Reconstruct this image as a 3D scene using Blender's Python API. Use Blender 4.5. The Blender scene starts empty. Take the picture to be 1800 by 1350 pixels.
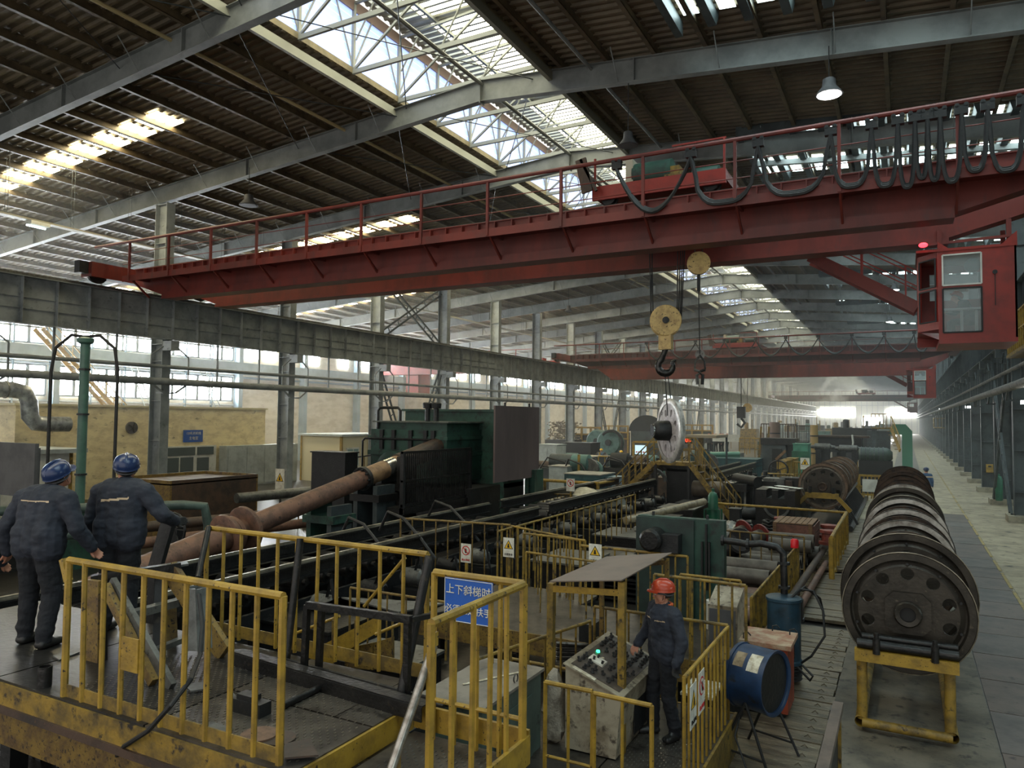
import bpy, math, random
import numpy as np
from mathutils import Vector, Matrix, noise
rnd = random.Random(7)
SC = bpy.context.scene
COL = SC.collection
# ---------------------------------------------------------------- camera
F = 1290.0; CH = 4.06
def _basis(yaw, pitch, roll):
    fw = Vector((-math.sin(yaw)*math.cos(pitch), math.cos(yaw)*math.cos(pitch), math.sin(pitch)))
    r = Vector((math.cos(yaw), math.sin(yaw), 0)); u = r.cross(fw)
    c, s = math.cos(roll), math.sin(roll)
    return c*r+s*u, c*u-s*r, fw
CR, CU, CF = _basis(math.radians(28.2084), math.radians(2.6076), math.radians(0.6))
cam = bpy.data.objects.new('camera', bpy.data.cameras.new('camera')); COL.objects.link(cam)
cam.data.sensor_width = 36; cam.data.lens = F/1800*36; cam.data.clip_end = 900; cam.data.clip_start = .05
cam.matrix_world = Matrix(((CR.x, CU.x, -CF.x, 0), (CR.y, CU.y, -CF.y, 0), (CR.z, CU.z, -CF.z, CH), (0, 0, 0, 1)))
SC.camera = cam
# ---------------------------------------------------------------- world, exposure
wd = bpy.data.worlds.new('world'); SC.world = wd; wd.use_nodes = True
wn = wd.node_tree
bg = wn.nodes['Background']; bg.inputs[0].default_value = (1.0, .965, .91, 1); bg.inputs[1].default_value = 0.95
SC.view_settings.view_transform = 'Standard'; SC.view_settings.look = 'None'
SC.view_settings.gamma = 1; SC.view_settings.use_curve_mapping = False
SC.view_settings.exposure = 0.45
SC.cycles.use_denoising = True
SC.cycles.max_bounces = 6; SC.cycles.diffuse_bounces = 3; SC.cycles.glossy_bounces = 3
SC.cycles.transparent_max_bounces = 12; SC.cycles.volume_bounces = 1
SC.cycles.sample_clamp_indirect = 4
LAMP_E = 1.0
# points from measured pixels onto planes of known height or depth
def ray(x, y): return CF + (x-900)/F*CR - (y-675)/F*CU
def onz(x, y, h): d = ray(x, y); t = (h-CH)/d.z; return Vector((0, 0, CH))+d*t
def onx(x, y, X): d = ray(x, y); t = X/d.x; return Vector((0, 0, CH))+d*t
def ony(x, y, Y): d = ray(x, y); t = Y/d.y; return Vector((0, 0, CH))+d*t
# ---------------------------------------------------------------- materials
def lin(c): return tuple((v/255/12.92 if v/255 <= .04045 else ((v/255+.055)/1.055)**2.4) for v in c)
def M(name, c, c2=None, sc=3.0, rough=.6, metal=0., bump=0., f=(.42, .62), c3=None, f3=(.62, .68), sc3=None, stretch=None, bsc=None, spec=.5):
    m = bpy.data.materials.new(name); m.use_nodes = True; nt = m.node_tree; N = nt.nodes; L = nt.links
    b = N['Principled BSDF']; b.inputs['Roughness'].default_value = rough; b.inputs['Metallic'].default_value = metal
    b.inputs['Specular IOR Level'].default_value = spec
    c = lin(c); b.inputs['Base Color'].default_value = (*c, 1)
    pos = N.new('ShaderNodeNewGeometry').outputs['Position']
    if stretch:
        mp = N.new('ShaderNodeMapping'); mp.inputs['Scale'].default_value = stretch; L.new(pos, mp.inputs[0]); pos = mp.outputs[0]
    def layer(prev, col, scale, ff):
        n = N.new('ShaderNodeTexNoise'); n.inputs['Scale'].default_value = scale; n.inputs['Detail'].default_value = 7; n.inputs['Roughness'].default_value = .65
        L.new(pos, n.inputs['Vector'])
        r = N.new('ShaderNodeMapRange'); r.inputs[1].default_value = ff[0]; r.inputs[2].default_value = ff[1]; L.new(n.outputs['Fac'], r.inputs[0])
        x = N.new('ShaderNodeMix'); x.data_type = 'RGBA'; L.new(r.outputs[0], x.inputs['Factor'])
        if isinstance(prev, tuple): x.inputs['A'].default_value = (*prev, 1)
        else: L.new(prev, x.inputs['A'])
        x.inputs['B'].default_value = (*lin(col), 1)
        return x.outputs['Result']
    out = c
    if c2: out = layer(out, c2, sc, f)
    if c3: out = layer(out, c3, sc3 or sc*4, f3)
    if not isinstance(out, tuple): L.new(out, b.inputs['Base Color'])
    if bump:
        n = N.new('ShaderNodeTexNoise'); n.inputs['Scale'].default_value = bsc or sc*6; n.inputs['Detail'].default_value = 5; L.new(pos, n.inputs['Vector'])
        bp = N.new('ShaderNodeBump'); bp.inputs['Strength'].default_value = bump; bp.inputs['Distance'].default_value = .02; L.new(n.outputs['Fac'], bp.inputs['Height']); L.new(bp.outputs[0], b.inputs['Normal'])
    return m
def EM(name, c, s):
    m = bpy.data.materials.new(name); m.use_nodes = True; b = m.node_tree.nodes['Principled BSDF']
    b.inputs['Base Color'].default_value = (*lin(c), 1); b.inputs['Emission Color'].default_value = (*lin(c), 1); b.inputs['Emission Strength'].default_value = s
    return m
def GL(name, c=(190, 205, 205), a=.25, rough=.05):
    m = bpy.data.materials.new(name); m.use_nodes = True; nt = m.node_tree; b = nt.nodes['Principled BSDF']
    b.inputs['Base Color'].default_value = (*lin(c), 1); b.inputs['Roughness'].default_value = rough; b.inputs['Alpha'].default_value = a
    return m
YEL = M('yellow_paint', (162, 130, 46), (128, 102, 40), sc=5, rough=.45, c3=(50, 38, 28), f3=(.63, .655), sc3=26, bump=.15)
YELD = M('dirty_yellow_paint', (142, 114, 42), (90, 74, 38), sc=4, rough=.55, c3=(38, 32, 26), f3=(.56, .66), sc3=9, bump=.2)
YELR = M('rusty_yellow_paint', (122, 98, 42), (86, 66, 38), sc=6, rough=.6, c3=(44, 34, 26), f3=(.57, .62), sc3=26, bump=.2)
REDK = M('dark_red_paint', (84, 44, 40), (64, 38, 36), sc=1.2, rough=.6)  # darker, browner red for the near girder of the second crane
RED = M('crane_red_paint', (114, 42, 33), (90, 36, 30), sc=1.2, rough=.5, c3=(88, 46, 42), f3=(.58, .7), sc3=3, bump=.08, stretch=(1, 1, .35))
REDB = M('bright_red_paint', (142, 42, 32), (120, 38, 30), sc=2, rough=.45, bump=.05)
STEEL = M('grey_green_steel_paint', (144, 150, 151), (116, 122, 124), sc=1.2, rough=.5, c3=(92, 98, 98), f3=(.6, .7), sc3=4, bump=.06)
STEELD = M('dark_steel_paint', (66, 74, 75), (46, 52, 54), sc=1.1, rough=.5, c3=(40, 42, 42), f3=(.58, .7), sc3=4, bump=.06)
RAFT = M('grey_blue_rafter_paint', (124, 128, 126), (100, 104, 103), sc=.8, rough=.5, bump=.05)
PURL = M('galvanised_purlin', (98, 84, 62), (70, 60, 46), sc=2, rough=.5, metal=.1)
SHEET = M('corrugated_roof_sheet', (104, 92, 72), (80, 71, 57), sc=.7, rough=.55, metal=.1)
DARK = M('oily_dark_steel', (37, 36, 35), (22, 22, 22), sc=4, rough=.38, c3=(66, 58, 48), f3=(.6, .68), sc3=14, bump=.35, metal=.3)
DARK2 = M('black_machine_steel', (27, 28, 29), (17, 18, 19), sc=3, rough=.5, c3=(52, 48, 42), f3=(.58, .68), sc3=10, bump=.3)
RUST = M('rusty_pipe_paint', (112, 80, 64), (80, 58, 48), sc=3, rough=.6, c3=(60, 46, 40), f3=(.58, .66), sc3=9, bump=.15)
RUSTD = M('dark_rust', (74, 56, 44), (48, 40, 34), sc=3, rough=.6, c3=(94, 66, 46), f3=(.6, .7), sc3=12, bump=.2)
BRIGHT = M('machined_steel', (190, 190, 186), (150, 148, 144), sc=6, rough=.22, metal=.9)
GREYM = M('worn_grey_steel', (104, 104, 100), (76, 76, 74), sc=4, rough=.45, metal=.4, c3=(52, 50, 46), f3=(.58, .66), sc3=12, bump=.15)
WHEELM = M('dark_forged_wheel_steel', (66, 61, 54), (46, 43, 38), sc=3, rough=.42, metal=.55, c3=(88, 80, 68), f3=(.6, .7), sc3=12, bump=.2)
WHEELB = M('rust_brown_wheel_steel', (78, 60, 46), (48, 38, 32), sc=2.5, rough=.5, metal=.4, c3=(30, 28, 26), f3=(.52, .64), sc3=8, bump=.2)
GREEN = M('dark_green_machine_paint', (42, 76, 64), (32, 57, 49), sc=1.4, rough=.5, c3=(28, 34, 32), f3=(.52, .66), sc3=3.2, bump=.15)
GREENL = M('teal_machine_paint', (84, 118, 112), (64, 92, 88), sc=2, rough=.5, c3=(50, 64, 62), f3=(.6, .68), sc3=6)
GREENB = M('bottle_green_paint', (34, 98, 72), (26, 76, 58), sc=2, rough=.4)
BROWNP = M('brown_shield_plate', (104, 88, 86), (88, 74, 72), sc=.8, rough=.6, stretch=(1, 1, .2))
CANO = M('brown_canopy_sheet', (112, 98, 88), (98, 86, 78), sc=1.5, rough=.55, c3=(190, 186, 176), f3=(.76, .78), sc3=40)
CHECK = M('checker_plate_steel', (92, 86, 78), (62, 58, 54), sc=2.5, rough=.36, metal=.5, c3=(44, 40, 36), f3=(.56, .68), sc3=6, bump=.15)
CONC = M('dusty_concrete', (158, 146, 122), (126, 116, 98), sc=1.1, rough=.7, c3=(62, 58, 52), f3=(.56, .68), sc3=2.6, bump=.2, bsc=12)
CONCB = M('pale_concrete_footing', (148, 140, 120), (118, 112, 98), sc=3, rough=.8, bump=.2)
PLANK = M('scuffed_steel_floor_plank', (118, 106, 86), (78, 70, 58), sc=3, rough=.42, metal=.25, c3=(150, 142, 122), f3=(.58, .68), sc3=9, bump=.35, stretch=(.6, 2.2, 1))
PLATE = M('mauve_grey_floor_plate', (100, 88, 80), (76, 69, 64), sc=1.3, rough=.55, c3=(52, 48, 46), f3=(.6, .7), sc3=6, bump=.15)
OILF = M('oily_black_floor', (42, 39, 35), (25, 24, 23), sc=1.3, rough=.3, c3=(96, 90, 80), f3=(.62, .7), sc3=3.5, bump=.3, bsc=10)
YLINE = M('worn_yellow_line', (158, 136, 76), (124, 112, 84), sc=4, rough=.7)
CREAM = M('cream_plaster_wall', (216, 208, 188), (194, 184, 160), sc=.7, rough=.8, bump=.1, stretch=(1, 1, 2.5))
YWALL = M('faded_yellow_wall', (232, 216, 170), (206, 188, 146), sc=1.3, rough=.75, c3=(138, 124, 98), f3=(.6, .72), sc3=2.2, bump=.1, stretch=(1, 1, 2.2))
WHITE = M('off_white_panel', (208, 208, 200), (184, 184, 176), sc=2, rough=.6)
WHITED = M('dirty_white_paint', (156, 146, 126), (112, 100, 82), sc=3, rough=.55, c3=(72, 62, 52), f3=(.54, .64), sc3=9)
LGREY = M('light_grey_cabinet_paint', (168, 176, 174), (146, 152, 150), sc=2, rough=.5)
BLUEB = M('pale_blue_steel_paint', (140, 160, 170), (122, 142, 152), sc=1, rough=.5)
BLUE = M('blue_drum_paint', (32, 58, 92), (22, 42, 68), sc=3, rough=.4, c3=(30, 34, 40), f3=(.58, .68), sc3=7)
BLUED = M('dark_blue_drum_paint', (34, 62, 78), (26, 44, 54), sc=4, rough=.4, c3=(120, 78, 40), f3=(.66, .7), sc3=9)
ORANGE = M('orange_red_cabinet_paint', (150, 62, 34), (116, 48, 30), sc=3, rough=.5, c3=(60, 38, 30), f3=(.58, .66), sc3=8)
SIGNB = M('sign_blue', (22, 82, 168), rough=.35)
SIGNW = M('sign_white', (222, 220, 208), (196, 190, 176), sc=8, rough=.45)
SIGNR = M('sign_red', (190, 40, 40), rough=.45)
SIGNY = M('sign_yellow', (226, 178, 36), rough=.45)
BLACK = M('black_rubber', (24, 24, 25), (36, 35, 34), sc=9, rough=.6)
INK = M('sign_black', (16, 16, 16), rough=.6)
CHROME = M('scuffed_aluminium_tube', (172, 168, 160), (128, 122, 112), sc=12, rough=.28, metal=.8)
HOOKY = M('faded_yellow_hook_paint', (206, 176, 112), (170, 140, 88), sc=5, rough=.5, c3=(80, 60, 44), f3=(.6, .64), sc3=16)
WOOD = M('old_wood', (126, 96, 66), (92, 68, 48), sc=6, rough=.7, stretch=(1, 5, 5), bump=.1)
TARP = M('pale_tarpaulin', (190, 182, 160), (150, 142, 122), sc=3, rough=.7, bump=.3)
DGREY = M('dark_grey_paint', (78, 78, 80), (64, 64, 66), sc=2, rough=.6)
PAPER = M('white_paper_label', (214, 208, 190), (170, 158, 134), sc=14, rough=.7)
NAVY = M('navy_work_cloth', (42, 46, 57), (31, 35, 45), sc=5, rough=.85, bump=.25, bsc=30)
NAVYD = M('dark_trouser_cloth', (24, 26, 32), (19, 21, 26), sc=5, rough=.9, bump=.4, bsc=30)
SKIN = M('skin', (186, 134, 108), (168, 112, 90), sc=9, rough=.55)
HAIR = M('black_hair', (24, 20, 18), rough=.7)
BOOT = M('black_boot_leather', (26, 25, 24), rough=.5)
GLOVE = M('dark_glove', (48, 46, 44), (34, 33, 32), sc=12, rough=.85)
HBLUE = M('blue_helmet_plastic', (28, 46, 84), rough=.28)
HORAN = M('orange_red_helmet_plastic', (168, 60, 34), rough=.3)
HYEL = M('yellow_helmet_plastic', (230, 180, 40), rough=.35)
COLLO = M('orange_collar_cloth', (204, 92, 40), rough=.8)
STRIPE = M('reflective_stripe', (196, 172, 140), rough=.5)
COLLW = M('white_trim_cloth', (190, 188, 184), rough=.7)
GLASS = GL('cab_glass'); WGLASS = GL('window_glass', (60, 74, 78), .55)
SKYW = EM('bright_window_pane', (240, 248, 255), 26.0)
SKYF = EM('far_bright_opening', (246, 250, 250), 90.0)
SKYM = EM('monitor_side_light', (160, 184, 246), .85)
SKYT = EM('monitor_roof_light', (255, 250, 218), 7)
SKYH = EM('monitor_roof_half_light', (214, 218, 196), .75)
SKYY = EM('yellowed_roof_light', (255, 242, 198), 26.0)
SKYC = EM('cool_roof_light', (214, 238, 240), 11)
LAMPE = EM('lamp_glow', (255, 255, 250), 14.0)
REDL = EM('red_signal_glow', (255, 50, 60), 4.0)
LEDR = EM('red_led_digits', (255, 60, 30), 3.0)
LEDG = EM('green_indicator', (60, 255, 170), 3.0)
SCREEN = EM('screen_glow', (190, 220, 230), .7)
# ---------------------------------------------------------------- mesh builder
ORG = {}
class MB:
    def __init__(s): s.v = []; s.f = []; s.m = []; s.cur = 0
    def face(s, idx): s.f.append(tuple(idx)); s.m.append(s.cur)
    def add(s, vs, fs):
        o = len(s.v); s.v += [tuple(v) for v in vs]
        for f in fs: s.face([i+o for i in f])
        return s
    def box(s, x0, x1, y0, y1, z0, z1):
        return s.add([(x0, y0, z0), (x1, y0, z0), (x1, y1, z0), (x0, y1, z0), (x0, y0, z1), (x1, y0, z1), (x1, y1, z1), (x0, y1, z1)],
                     [(0, 3, 2, 1), (4, 5, 6, 7), (0, 1, 5, 4), (1, 2, 6, 5), (2, 3, 7, 6), (3, 0, 4, 7)])
    def bar(s, p, q, w, h=None, up=(0, 0, 1)):
        h = h or w; p = Vector(p); q = Vector(q); d = (q-p).normalized(); u = Vector(up)
        if abs(d.dot(u)) > .98: u = Vector((1, 0, 0))
        a = d.cross(u).normalized()*w/2; b = a.cross(d).normalized()*h/2
        vs = [p-a-b, p+a-b, p+a+b, p-a+b, q-a-b, q+a-b, q+a+b, q-a+b]
        return s.add(vs, [(0, 1, 2, 3), (7, 6, 5, 4), (0, 4, 5, 1), (1, 5, 6, 2), (2, 6, 7, 3), (3, 7, 4, 0)])
    def tube(s, p, q, r, n=8, r2=None, cap=True):
        return s.path([p, q], r, n, cap, r2)
    def path(s, pts, r, n=8, cap=True, r2=None):
        pts = [Vector(p) for p in pts]; k = len(pts); o = len(s.v); prev = None
        for i, p in enumerate(pts):
            d = (pts[min(i+1, k-1)]-pts[max(i-1, 0)]).normalized()
            if prev is None:
                a = d.cross(Vector((0, 0, 1))) if abs(d.z) < .95 else d.cross(Vector((0, 1, 0)))
            else: a = prev-d*prev.dot(d)
            a.normalize(); prev = a; b = d.cross(a); rr = r if r2 is None else r+(r2-r)*i/(k-1)
            for j in range(n):
                t = 2*math.pi*j/n; s.v.append(tuple(p+a*rr*math.cos(t)+b*rr*math.sin(t)))
        for i in range(k-1):
            for j in range(n):
                s.face((o+i*n+j, o+i*n+(j+1) % n, o+(i+1)*n+(j+1) % n, o+(i+1)*n+j))
        if cap:
            s.face([o+j for j in range(n)][::-1]); s.face([o+(k-1)*n+j for j in range(n)])
        return s
    def lathe(s, prof, c, ax=(0, 1, 0), n=24, cap=(True, True)):
        c = Vector(c); d = Vector(ax).normalized()
        a = d.cross(Vector((0, 0, 1))) if abs(d.z) < .95 else Vector((1, 0, 0)); a.normalize(); b = d.cross(a); o = len(s.v)
        for r, t in prof:
            for j in range(n):
                u = 2*math.pi*j/n; s.v.append(tuple(c+d*t+a*r*math.cos(u)+b*r*math.sin(u)))
        k = len(prof)
        for i in range(k-1):
            for j in range(n): s.face((o+i*n+j, o+i*n+(j+1) % n, o+(i+1)*n+(j+1) % n, o+(i+1)*n+j))
        if cap[0] and prof[0][0] > 0: s.face([o+j for j in range(n)][::-1])
        if cap[1] and prof[-1][0] > 0: s.face([o+(k-1)*n+j for j in range(n)])
        return s
    def prism(s, poly, plane, a, b):
        def P(u, v, w): return {'XZ': (u, w, v), 'YZ': (w, u, v), 'XY': (u, v, w)}[plane]
        n = len(poly); o = len(s.v)
        for w in (a, b): s.v += [P(u, v, w) for u, v in poly]
        s.face([o+i for i in range(n)][::-1]); s.face([o+n+i for i in range(n)])
        for i in range(n): s.face((o+i, o+(i+1) % n, o+n+(i+1) % n, o+n+i))
        return s
    def quad(s, *p): return s.add(p, [tuple(range(len(p)))])
    def sheet(s, p, th, nrm):
        n = Vector(nrm)*th; k = len(p); vs = [Vector(v) for v in p]+[Vector(v)+n for v in p]
        return s.add(vs, [tuple(range(k))[::-1], tuple(range(k, 2*k))]+[(i, (i+1) % k, k+(i+1) % k, k+i) for i in range(k)])
    def ball(s, c, r, n=10, k=6, sc=(1, 1, 1)):
        c = Vector(c); o = len(s.v)
        for i in range(k+1):
            t = math.pi*i/k
            for j in range(n):
                u = 2*math.pi*j/n; s.v.append((c.x+r*sc[0]*math.sin(t)*math.cos(u), c.y+r*sc[1]*math.sin(t)*math.sin(u), c.z+r*sc[2]*math.cos(t)))
        for i in range(k):
            for j in range(n): s.face((o+i*n+j, o+(i+1)*n+j, o+(i+1)*n+(j+1) % n, o+i*n+(j+1) % n))
        return s
    def mesh(s, name, mats, off=(0, 0, 0), smooth=False):
        me = bpy.data.meshes.new(name); ox, oy, oz = off
        me.from_pydata([(x-ox, y-oy, z-oz) for x, y, z in s.v], [], s.f)
        if not isinstance(mats, (list, tuple)): mats = [mats]
        for m in mats:
            if m: me.materials.append(m)
        if len(mats) > 1: me.polygons.foreach_set('material_index', s.m)
        me.validate(); me.update()
        if smooth:
            me.polygons.foreach_set('use_smooth', [True]*len(me.polygons)); me.set_sharp_from_angle(angle=math.radians(38))
        return me
    def build(s, name, mats, parent=None, smooth=False, org=None):
        if parent is not None: off = ORG[parent.name]
        elif org is not None: off = Vector(org)
        else:
            xs = [v[0] for v in s.v]; ys = [v[1] for v in s.v]; zs = [v[2] for v in s.v]
            off = Vector(((min(xs)+max(xs))/2, (min(ys)+max(ys))/2, min(zs)))
        o = bpy.data.objects.new(name, s.mesh(name, mats, off, smooth)); COL.objects.link(o)
        if parent is None: o.location = off
        else: o.parent = parent
        ORG[o.name] = Vector(off)
        return o
def inst(name, me, parent, loc=(0, 0, 0), rot=None, scale=None):     # a piece sharing mesh data, at a world place
    o = bpy.data.objects.new(name, me); COL.objects.link(o)
    base = ORG[parent.name] if parent is not None else Vector((0, 0, 0))
    o.parent = parent; o.location = Vector(loc)-base
    if rot: o.rotation_euler = rot
    if scale: o.scale = scale
    ORG[o.name] = Vector(loc)
    return o
def tag(o, label=None, cat=None, group=None, kind=None):
    if label: o['label'] = label
    if cat: o['category'] = cat
    if group: o['group'] = group
    if kind: o['kind'] = kind
    return o
def thing(name, label, cat, loc=(0, 0, 0), group=None, kind=None):
    o = bpy.data.objects.new(name, None); COL.objects.link(o); o.location = loc; o.empty_display_size = .1
    ORG[o.name] = Vector(loc); return tag(o, label, cat, group, kind)
def kids(o): return [c for c in bpy.data.objects if c.parent == o]
def copy_tree(o, parent=None):
    c = o.copy(); COL.objects.link(c); c.parent = parent
    for ch in CH_OF.get(o.name) or list(o.children): copy_tree(ch, c)
    return c
CH_OF = {}
def dup(root, loc, rz=None, label=None, group=None):
    c = copy_tree(root); c.location = loc
    if rz is not None: c.rotation_euler = (0, 0, rz)
    if label: c['label'] = label
    if group: c['group'] = group
    return c
ORD = ['first', 'second', 'third', 'fourth', 'fifth', 'sixth', 'seventh', 'eighth', 'ninth', 'tenth', 'eleventh', 'twelfth', 'thirteenth', 'fourteenth', 'fifteenth', 'sixteenth', 'seventeenth', 'eighteenth', 'nineteenth', 'twentieth', 'twenty-first', 'twenty-second', 'twenty-third', 'twenty-fourth', 'twenty-fifth', 'twenty-sixth', 'twenty-seventh', 'twenty-eighth', 'twenty-ninth', 'thirtieth', 'thirty-first', 'thirty-second', 'thirty-third', 'thirty-fourth', 'thirty-fifth', 'thirty-sixth', 'thirty-seventh', 'thirty-eighth', 'thirty-ninth', 'fortieth']
TEXTS = []
def text(body, size, loc, rot, mat, parent, name='lettering', ext=.002, align='CENTER', sx=1.0):
    cu = bpy.data.curves.new(name, 'FONT'); cu.body = body; cu.size = size; cu.extrude = ext; cu.align_x = align; cu.align_y = 'CENTER'
    cu.materials.append(mat); cu.resolution_u = 2; TEXTS.append(None)
    o = bpy.data.objects.new(name, cu); COL.objects.link(o); o.parent = parent; o.location = Vector(loc)-ORG[parent.name]; o.rotation_euler = rot; o.scale = (sx, 1, 1)
    ORG[o.name] = Vector(loc); TEXTS[-1] = o; return o
HALF = math.pi/2
# ---------------------------------------------------------------- railing
def railing(label, p0, p1, zt, zb, n, group=None, mat=None, toe=None, mid=None, r=.022, post_ends=True, cat='railing', name='guard_railing', lean=0, bar_r=None, ends=(True, True), low=None, flat=False, ground=False):
    """p0,p1: (x,y[,dz]) ends; zt,zb heights at p0; sloped when dz given on p1."""
    mat = mat or YEL; dz = p1[2] if len(p1) > 2 else 0
    a = Vector((p0[0], p0[1], 0)); b = Vector((p1[0], p1[1], 0)); d = (b-a)
    root = thing(name, label, cat, (a.x, a.y, zb), group)
    rail = MB(); q0 = Vector((a.x, a.y, zt)); q1 = Vector((b.x, b.y, zt+dz))
    if flat: rail.bar(q0, q1, r*2.4, r*1.6)
    else: rail.tube(q0, q1, r*1.15, 8)
    rail.build('top_rail', mat, root, True)
    L = zt-zb; br = bar_r or r*.8; e = d.normalized()*lean
    bm = MB().tube((0, 0, 0), (e.x*0, 0, L), br, 6).mesh('baluster', mat, smooth=True)
    for i in range(n):
        t = i/(n-1) if n > 1 else .5
        if (i == 0 and not ends[0]) or (i == n-1 and not ends[1]): continue
        p = a+d*t; o = inst('baluster', bm, root, (p.x, p.y, zb+dz*t))
        if i in (0, n-1): o.scale = (1.35, 1.35, 1)
        elif rnd.random() < .35: o.rotation_euler = (rnd.uniform(-.012, .012), rnd.uniform(-.012, .012), 0)
    if ground:
        for p, e in ((a, 0), (b, dz)): MB().box(p.x-.04, p.x+.04, p.y-.04, p.y+.04, 0, zb+e+.02).build('ground_post', mat, root)
    for k, h in enumerate(mid or []):
        MB().tube((a.x, a.y, zb+h), (b.x, b.y, zb+h+dz), r*.7, 6).build('mid_rail', mat, root, True)
    if toe:
        h, off = toe; nn = Vector((-d.y, d.x, 0)).normalized()*.006
        MB().sheet([(a.x, a.y, zb+off), (b.x, b.y, zb+off+dz), (b.x, b.y, zb+off+h+dz), (a.x, a.y, zb+off+h)], .012, nn.normalized()).build('toe_board', YELD, root)
    return root
# ================================================================ the building shell
XL, XR, Y0, BAY = -28.2, 4.25, 20.6, 7.3
YB, YE = -9.0, 276.0
RX = -12.3                                     # ridge
def zr(x):                                     # top of the rafters
    return 15.24-.083*abs(x-RX)
YC = [Y0+BAY*k for k in range(-4, 36)]
XW, XE = -48.0, 15.0
# ---- roof
ceil = thing('ceiling', 'corrugated steel roof on grey rafters with translucent light strips', None, (RX, 0, 15)); tag(ceil, kind='structure')
def corr(x0, x1, y0, y1, name='roof_sheet', dz=.27, mat=SHEET, pitch=.33, drop=.07, parent=None, zf=None):
    zf = zf or (lambda x: zr(x)+dz)
    m = MB(); n = int((y1-y0)/pitch); prof = []
    for i in range(n):
        y = y0+i*pitch; prof += [(y, 0), (y+pitch*.5, 0), (y+pitch*.62, -drop), (y+pitch*.88, -drop)]
    prof.append((y0+n*pitch, 0))
    for x in (x0, x1): m.v += [(x, y, zf(x)+d) for y, d in prof]
    k = len(prof)
    for i in range(k-1): m.face((i, i+1, k+i+1, k+i))
    return m.build(name, mat, parent or ceil)
corr(XW, -15.75, YB, YE); corr(-9.95, XE, YB, YE)
# rafters (one shared mesh), ridge kink, flanges, fly braces
def rafter_mesh():
    m = MB(); D = .72
    for xa, xb in ((XW, RX), (RX, XE)):
        za, zb = zr(xa), zr(xb)
        m.prism([(xa, za-D), (xb, zb-D), (xb, zb), (xa, za)], 'XZ', -.008, .008)
        for dz, t in ((0, -.02), (-D, .02)):
            m.prism([(xa, za+dz), (xb, zb+dz), (xb, zb+dz+t), (xa, za+dz+t)], 'XZ', -.13, .13)
    for x in (-44, -38, -33, -23.2, -17.6, -7, -1.6, 8):
        m.box(x-.012, x+.012, -.13, .13, zr(x)-D, zr(x))
    m.box(RX-.02, RX+.02, -.16, .16, zr(RX)-D-.06, zr(RX)+.02)
    for x in np.arange(-46.5, 14, 3.0):
        if -15.6 < x < -10: continue
        for sg in (-1, 1): m.tube((x, sg*.75, zr(x)+.1), (x, sg*.09, zr(x)-D+.06), .018, 5)
    return m
rm = rafter_mesh().mesh('rafter', RAFT, (RX, 0, 15))
for y in YC:
    o = inst('rafter', rm, ceil, (RX, y, 15))
# purlins
xs = [x for x in np.arange(-47.4, -16, 1.5)]+[x for x in np.arange(-9.3, 14.5, 1.5)]
for x in xs:
    m = MB(); z = zr(x)
    m.box(x-.006, x+.006, YB, YE, z, z+.24); m.box(x-.13, x+.006, YB, YE, z, z+.012); m.box(x-.006, x+.07, YB, YE, z+.228, z+.24)
    m.build('purlin', PURL, ceil)
# bright tube ties either side of the ridge opening
for x, r in ((-18.2, .06), (-12.3, .07), (-8.4, .06)):
    MB().tube((x, YB, zr(x)-.12), (x, YE, zr(x)-.12), r, 8).build('tie_tube', M('pale_tie_tube', (176, 160, 118), rough=.5) if x < -18 else RAFT, ceil, True)
# monitor over the ridge: side lights, raised roof, frames
MX0, MX1, MZ = -15.75, -9.95, 17.35
MS, ME_ = -1.5, 262.0  # far stretch is added, its glowing sheets brighten the end of the hall
curb = MB(); curb.box(MX0-.1, MX0+.02, MS, ME_, 15.2, 15.4); curb.box(MX1-.02, MX1+.1, MS, ME_, 15.0, 15.55); curb.build('opening_curb', YELD if 0 else M('yellowed_curb', (140, 128, 98), (112, 104, 84), sc=2), ceil)
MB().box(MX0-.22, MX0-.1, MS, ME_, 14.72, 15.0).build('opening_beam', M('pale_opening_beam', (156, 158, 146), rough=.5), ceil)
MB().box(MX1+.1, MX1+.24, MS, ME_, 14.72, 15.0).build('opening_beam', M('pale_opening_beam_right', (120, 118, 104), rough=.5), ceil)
def mroof(x): return MZ+.5
nb = 0
for i, y in enumerate(YC):
    ya, yb = y+.2, y+BAY-.2
    if yb < MS or ya > ME_: continue
    # side light sheets facing the left slope, hung between the frames
    m = MB()
    for j in range(8):
        z0 = 15.4+j*(MZ-15.4)/8; z1 = z0+(MZ-15.4)/8-.03
        m.quad((MX0-.05, ya-.2, z0), (MX0-.05, yb+.2, z0), (MX0-.05, yb+.2, z1), (MX0-.05, ya-.2, z1))
    m.build('monitor_side_sheet', SKYM, ceil)
    m = MB(); k = int((yb-ya)/.42)
    for j in range(k):
        a = ya+j*(yb-ya)/k; b = a+(yb-ya)/k*.9
        xa, xb = -14.55, -10.1
        m.quad((xa, a, mroof(xa)), (xb, a, mroof(xb)), (xb, b, mroof(xb)), (xa, b, mroof(xa)))
    m.build('monitor_light_sheet', SKYT, ceil)
    m = MB(); k = int((yb-ya)/.33)
    for j in range(k):
        a = ya+j*(yb-ya)/k; b = a+(yb-ya)/k*.45
        xa, xb = -15.6, -14.6
        m.quad((xa, a, mroof(xa)), (xb, a, mroof(xb)), (xb, b, mroof(xb)), (xa, b, mroof(xa)))
    m.build('monitor_light_sheet', SKYH, ceil)
corr(MX0-.1, -9.8, MS, ME_, 'monitor_roof_sheet', zf=lambda x: mroof(x)+.06, mat=M('monitor_roof_metal', (168, 168, 158), (140, 140, 132), sc=1, rough=.5))
mb_ = MB(); mb_.box(MX0-.03, MX0+.03, MS, ME_, MZ-.06, MZ+.3); mb_.build('monitor_eave_beam', M('dull_pink_eave', (140, 118, 112), rough=.6), ceil)
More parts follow.
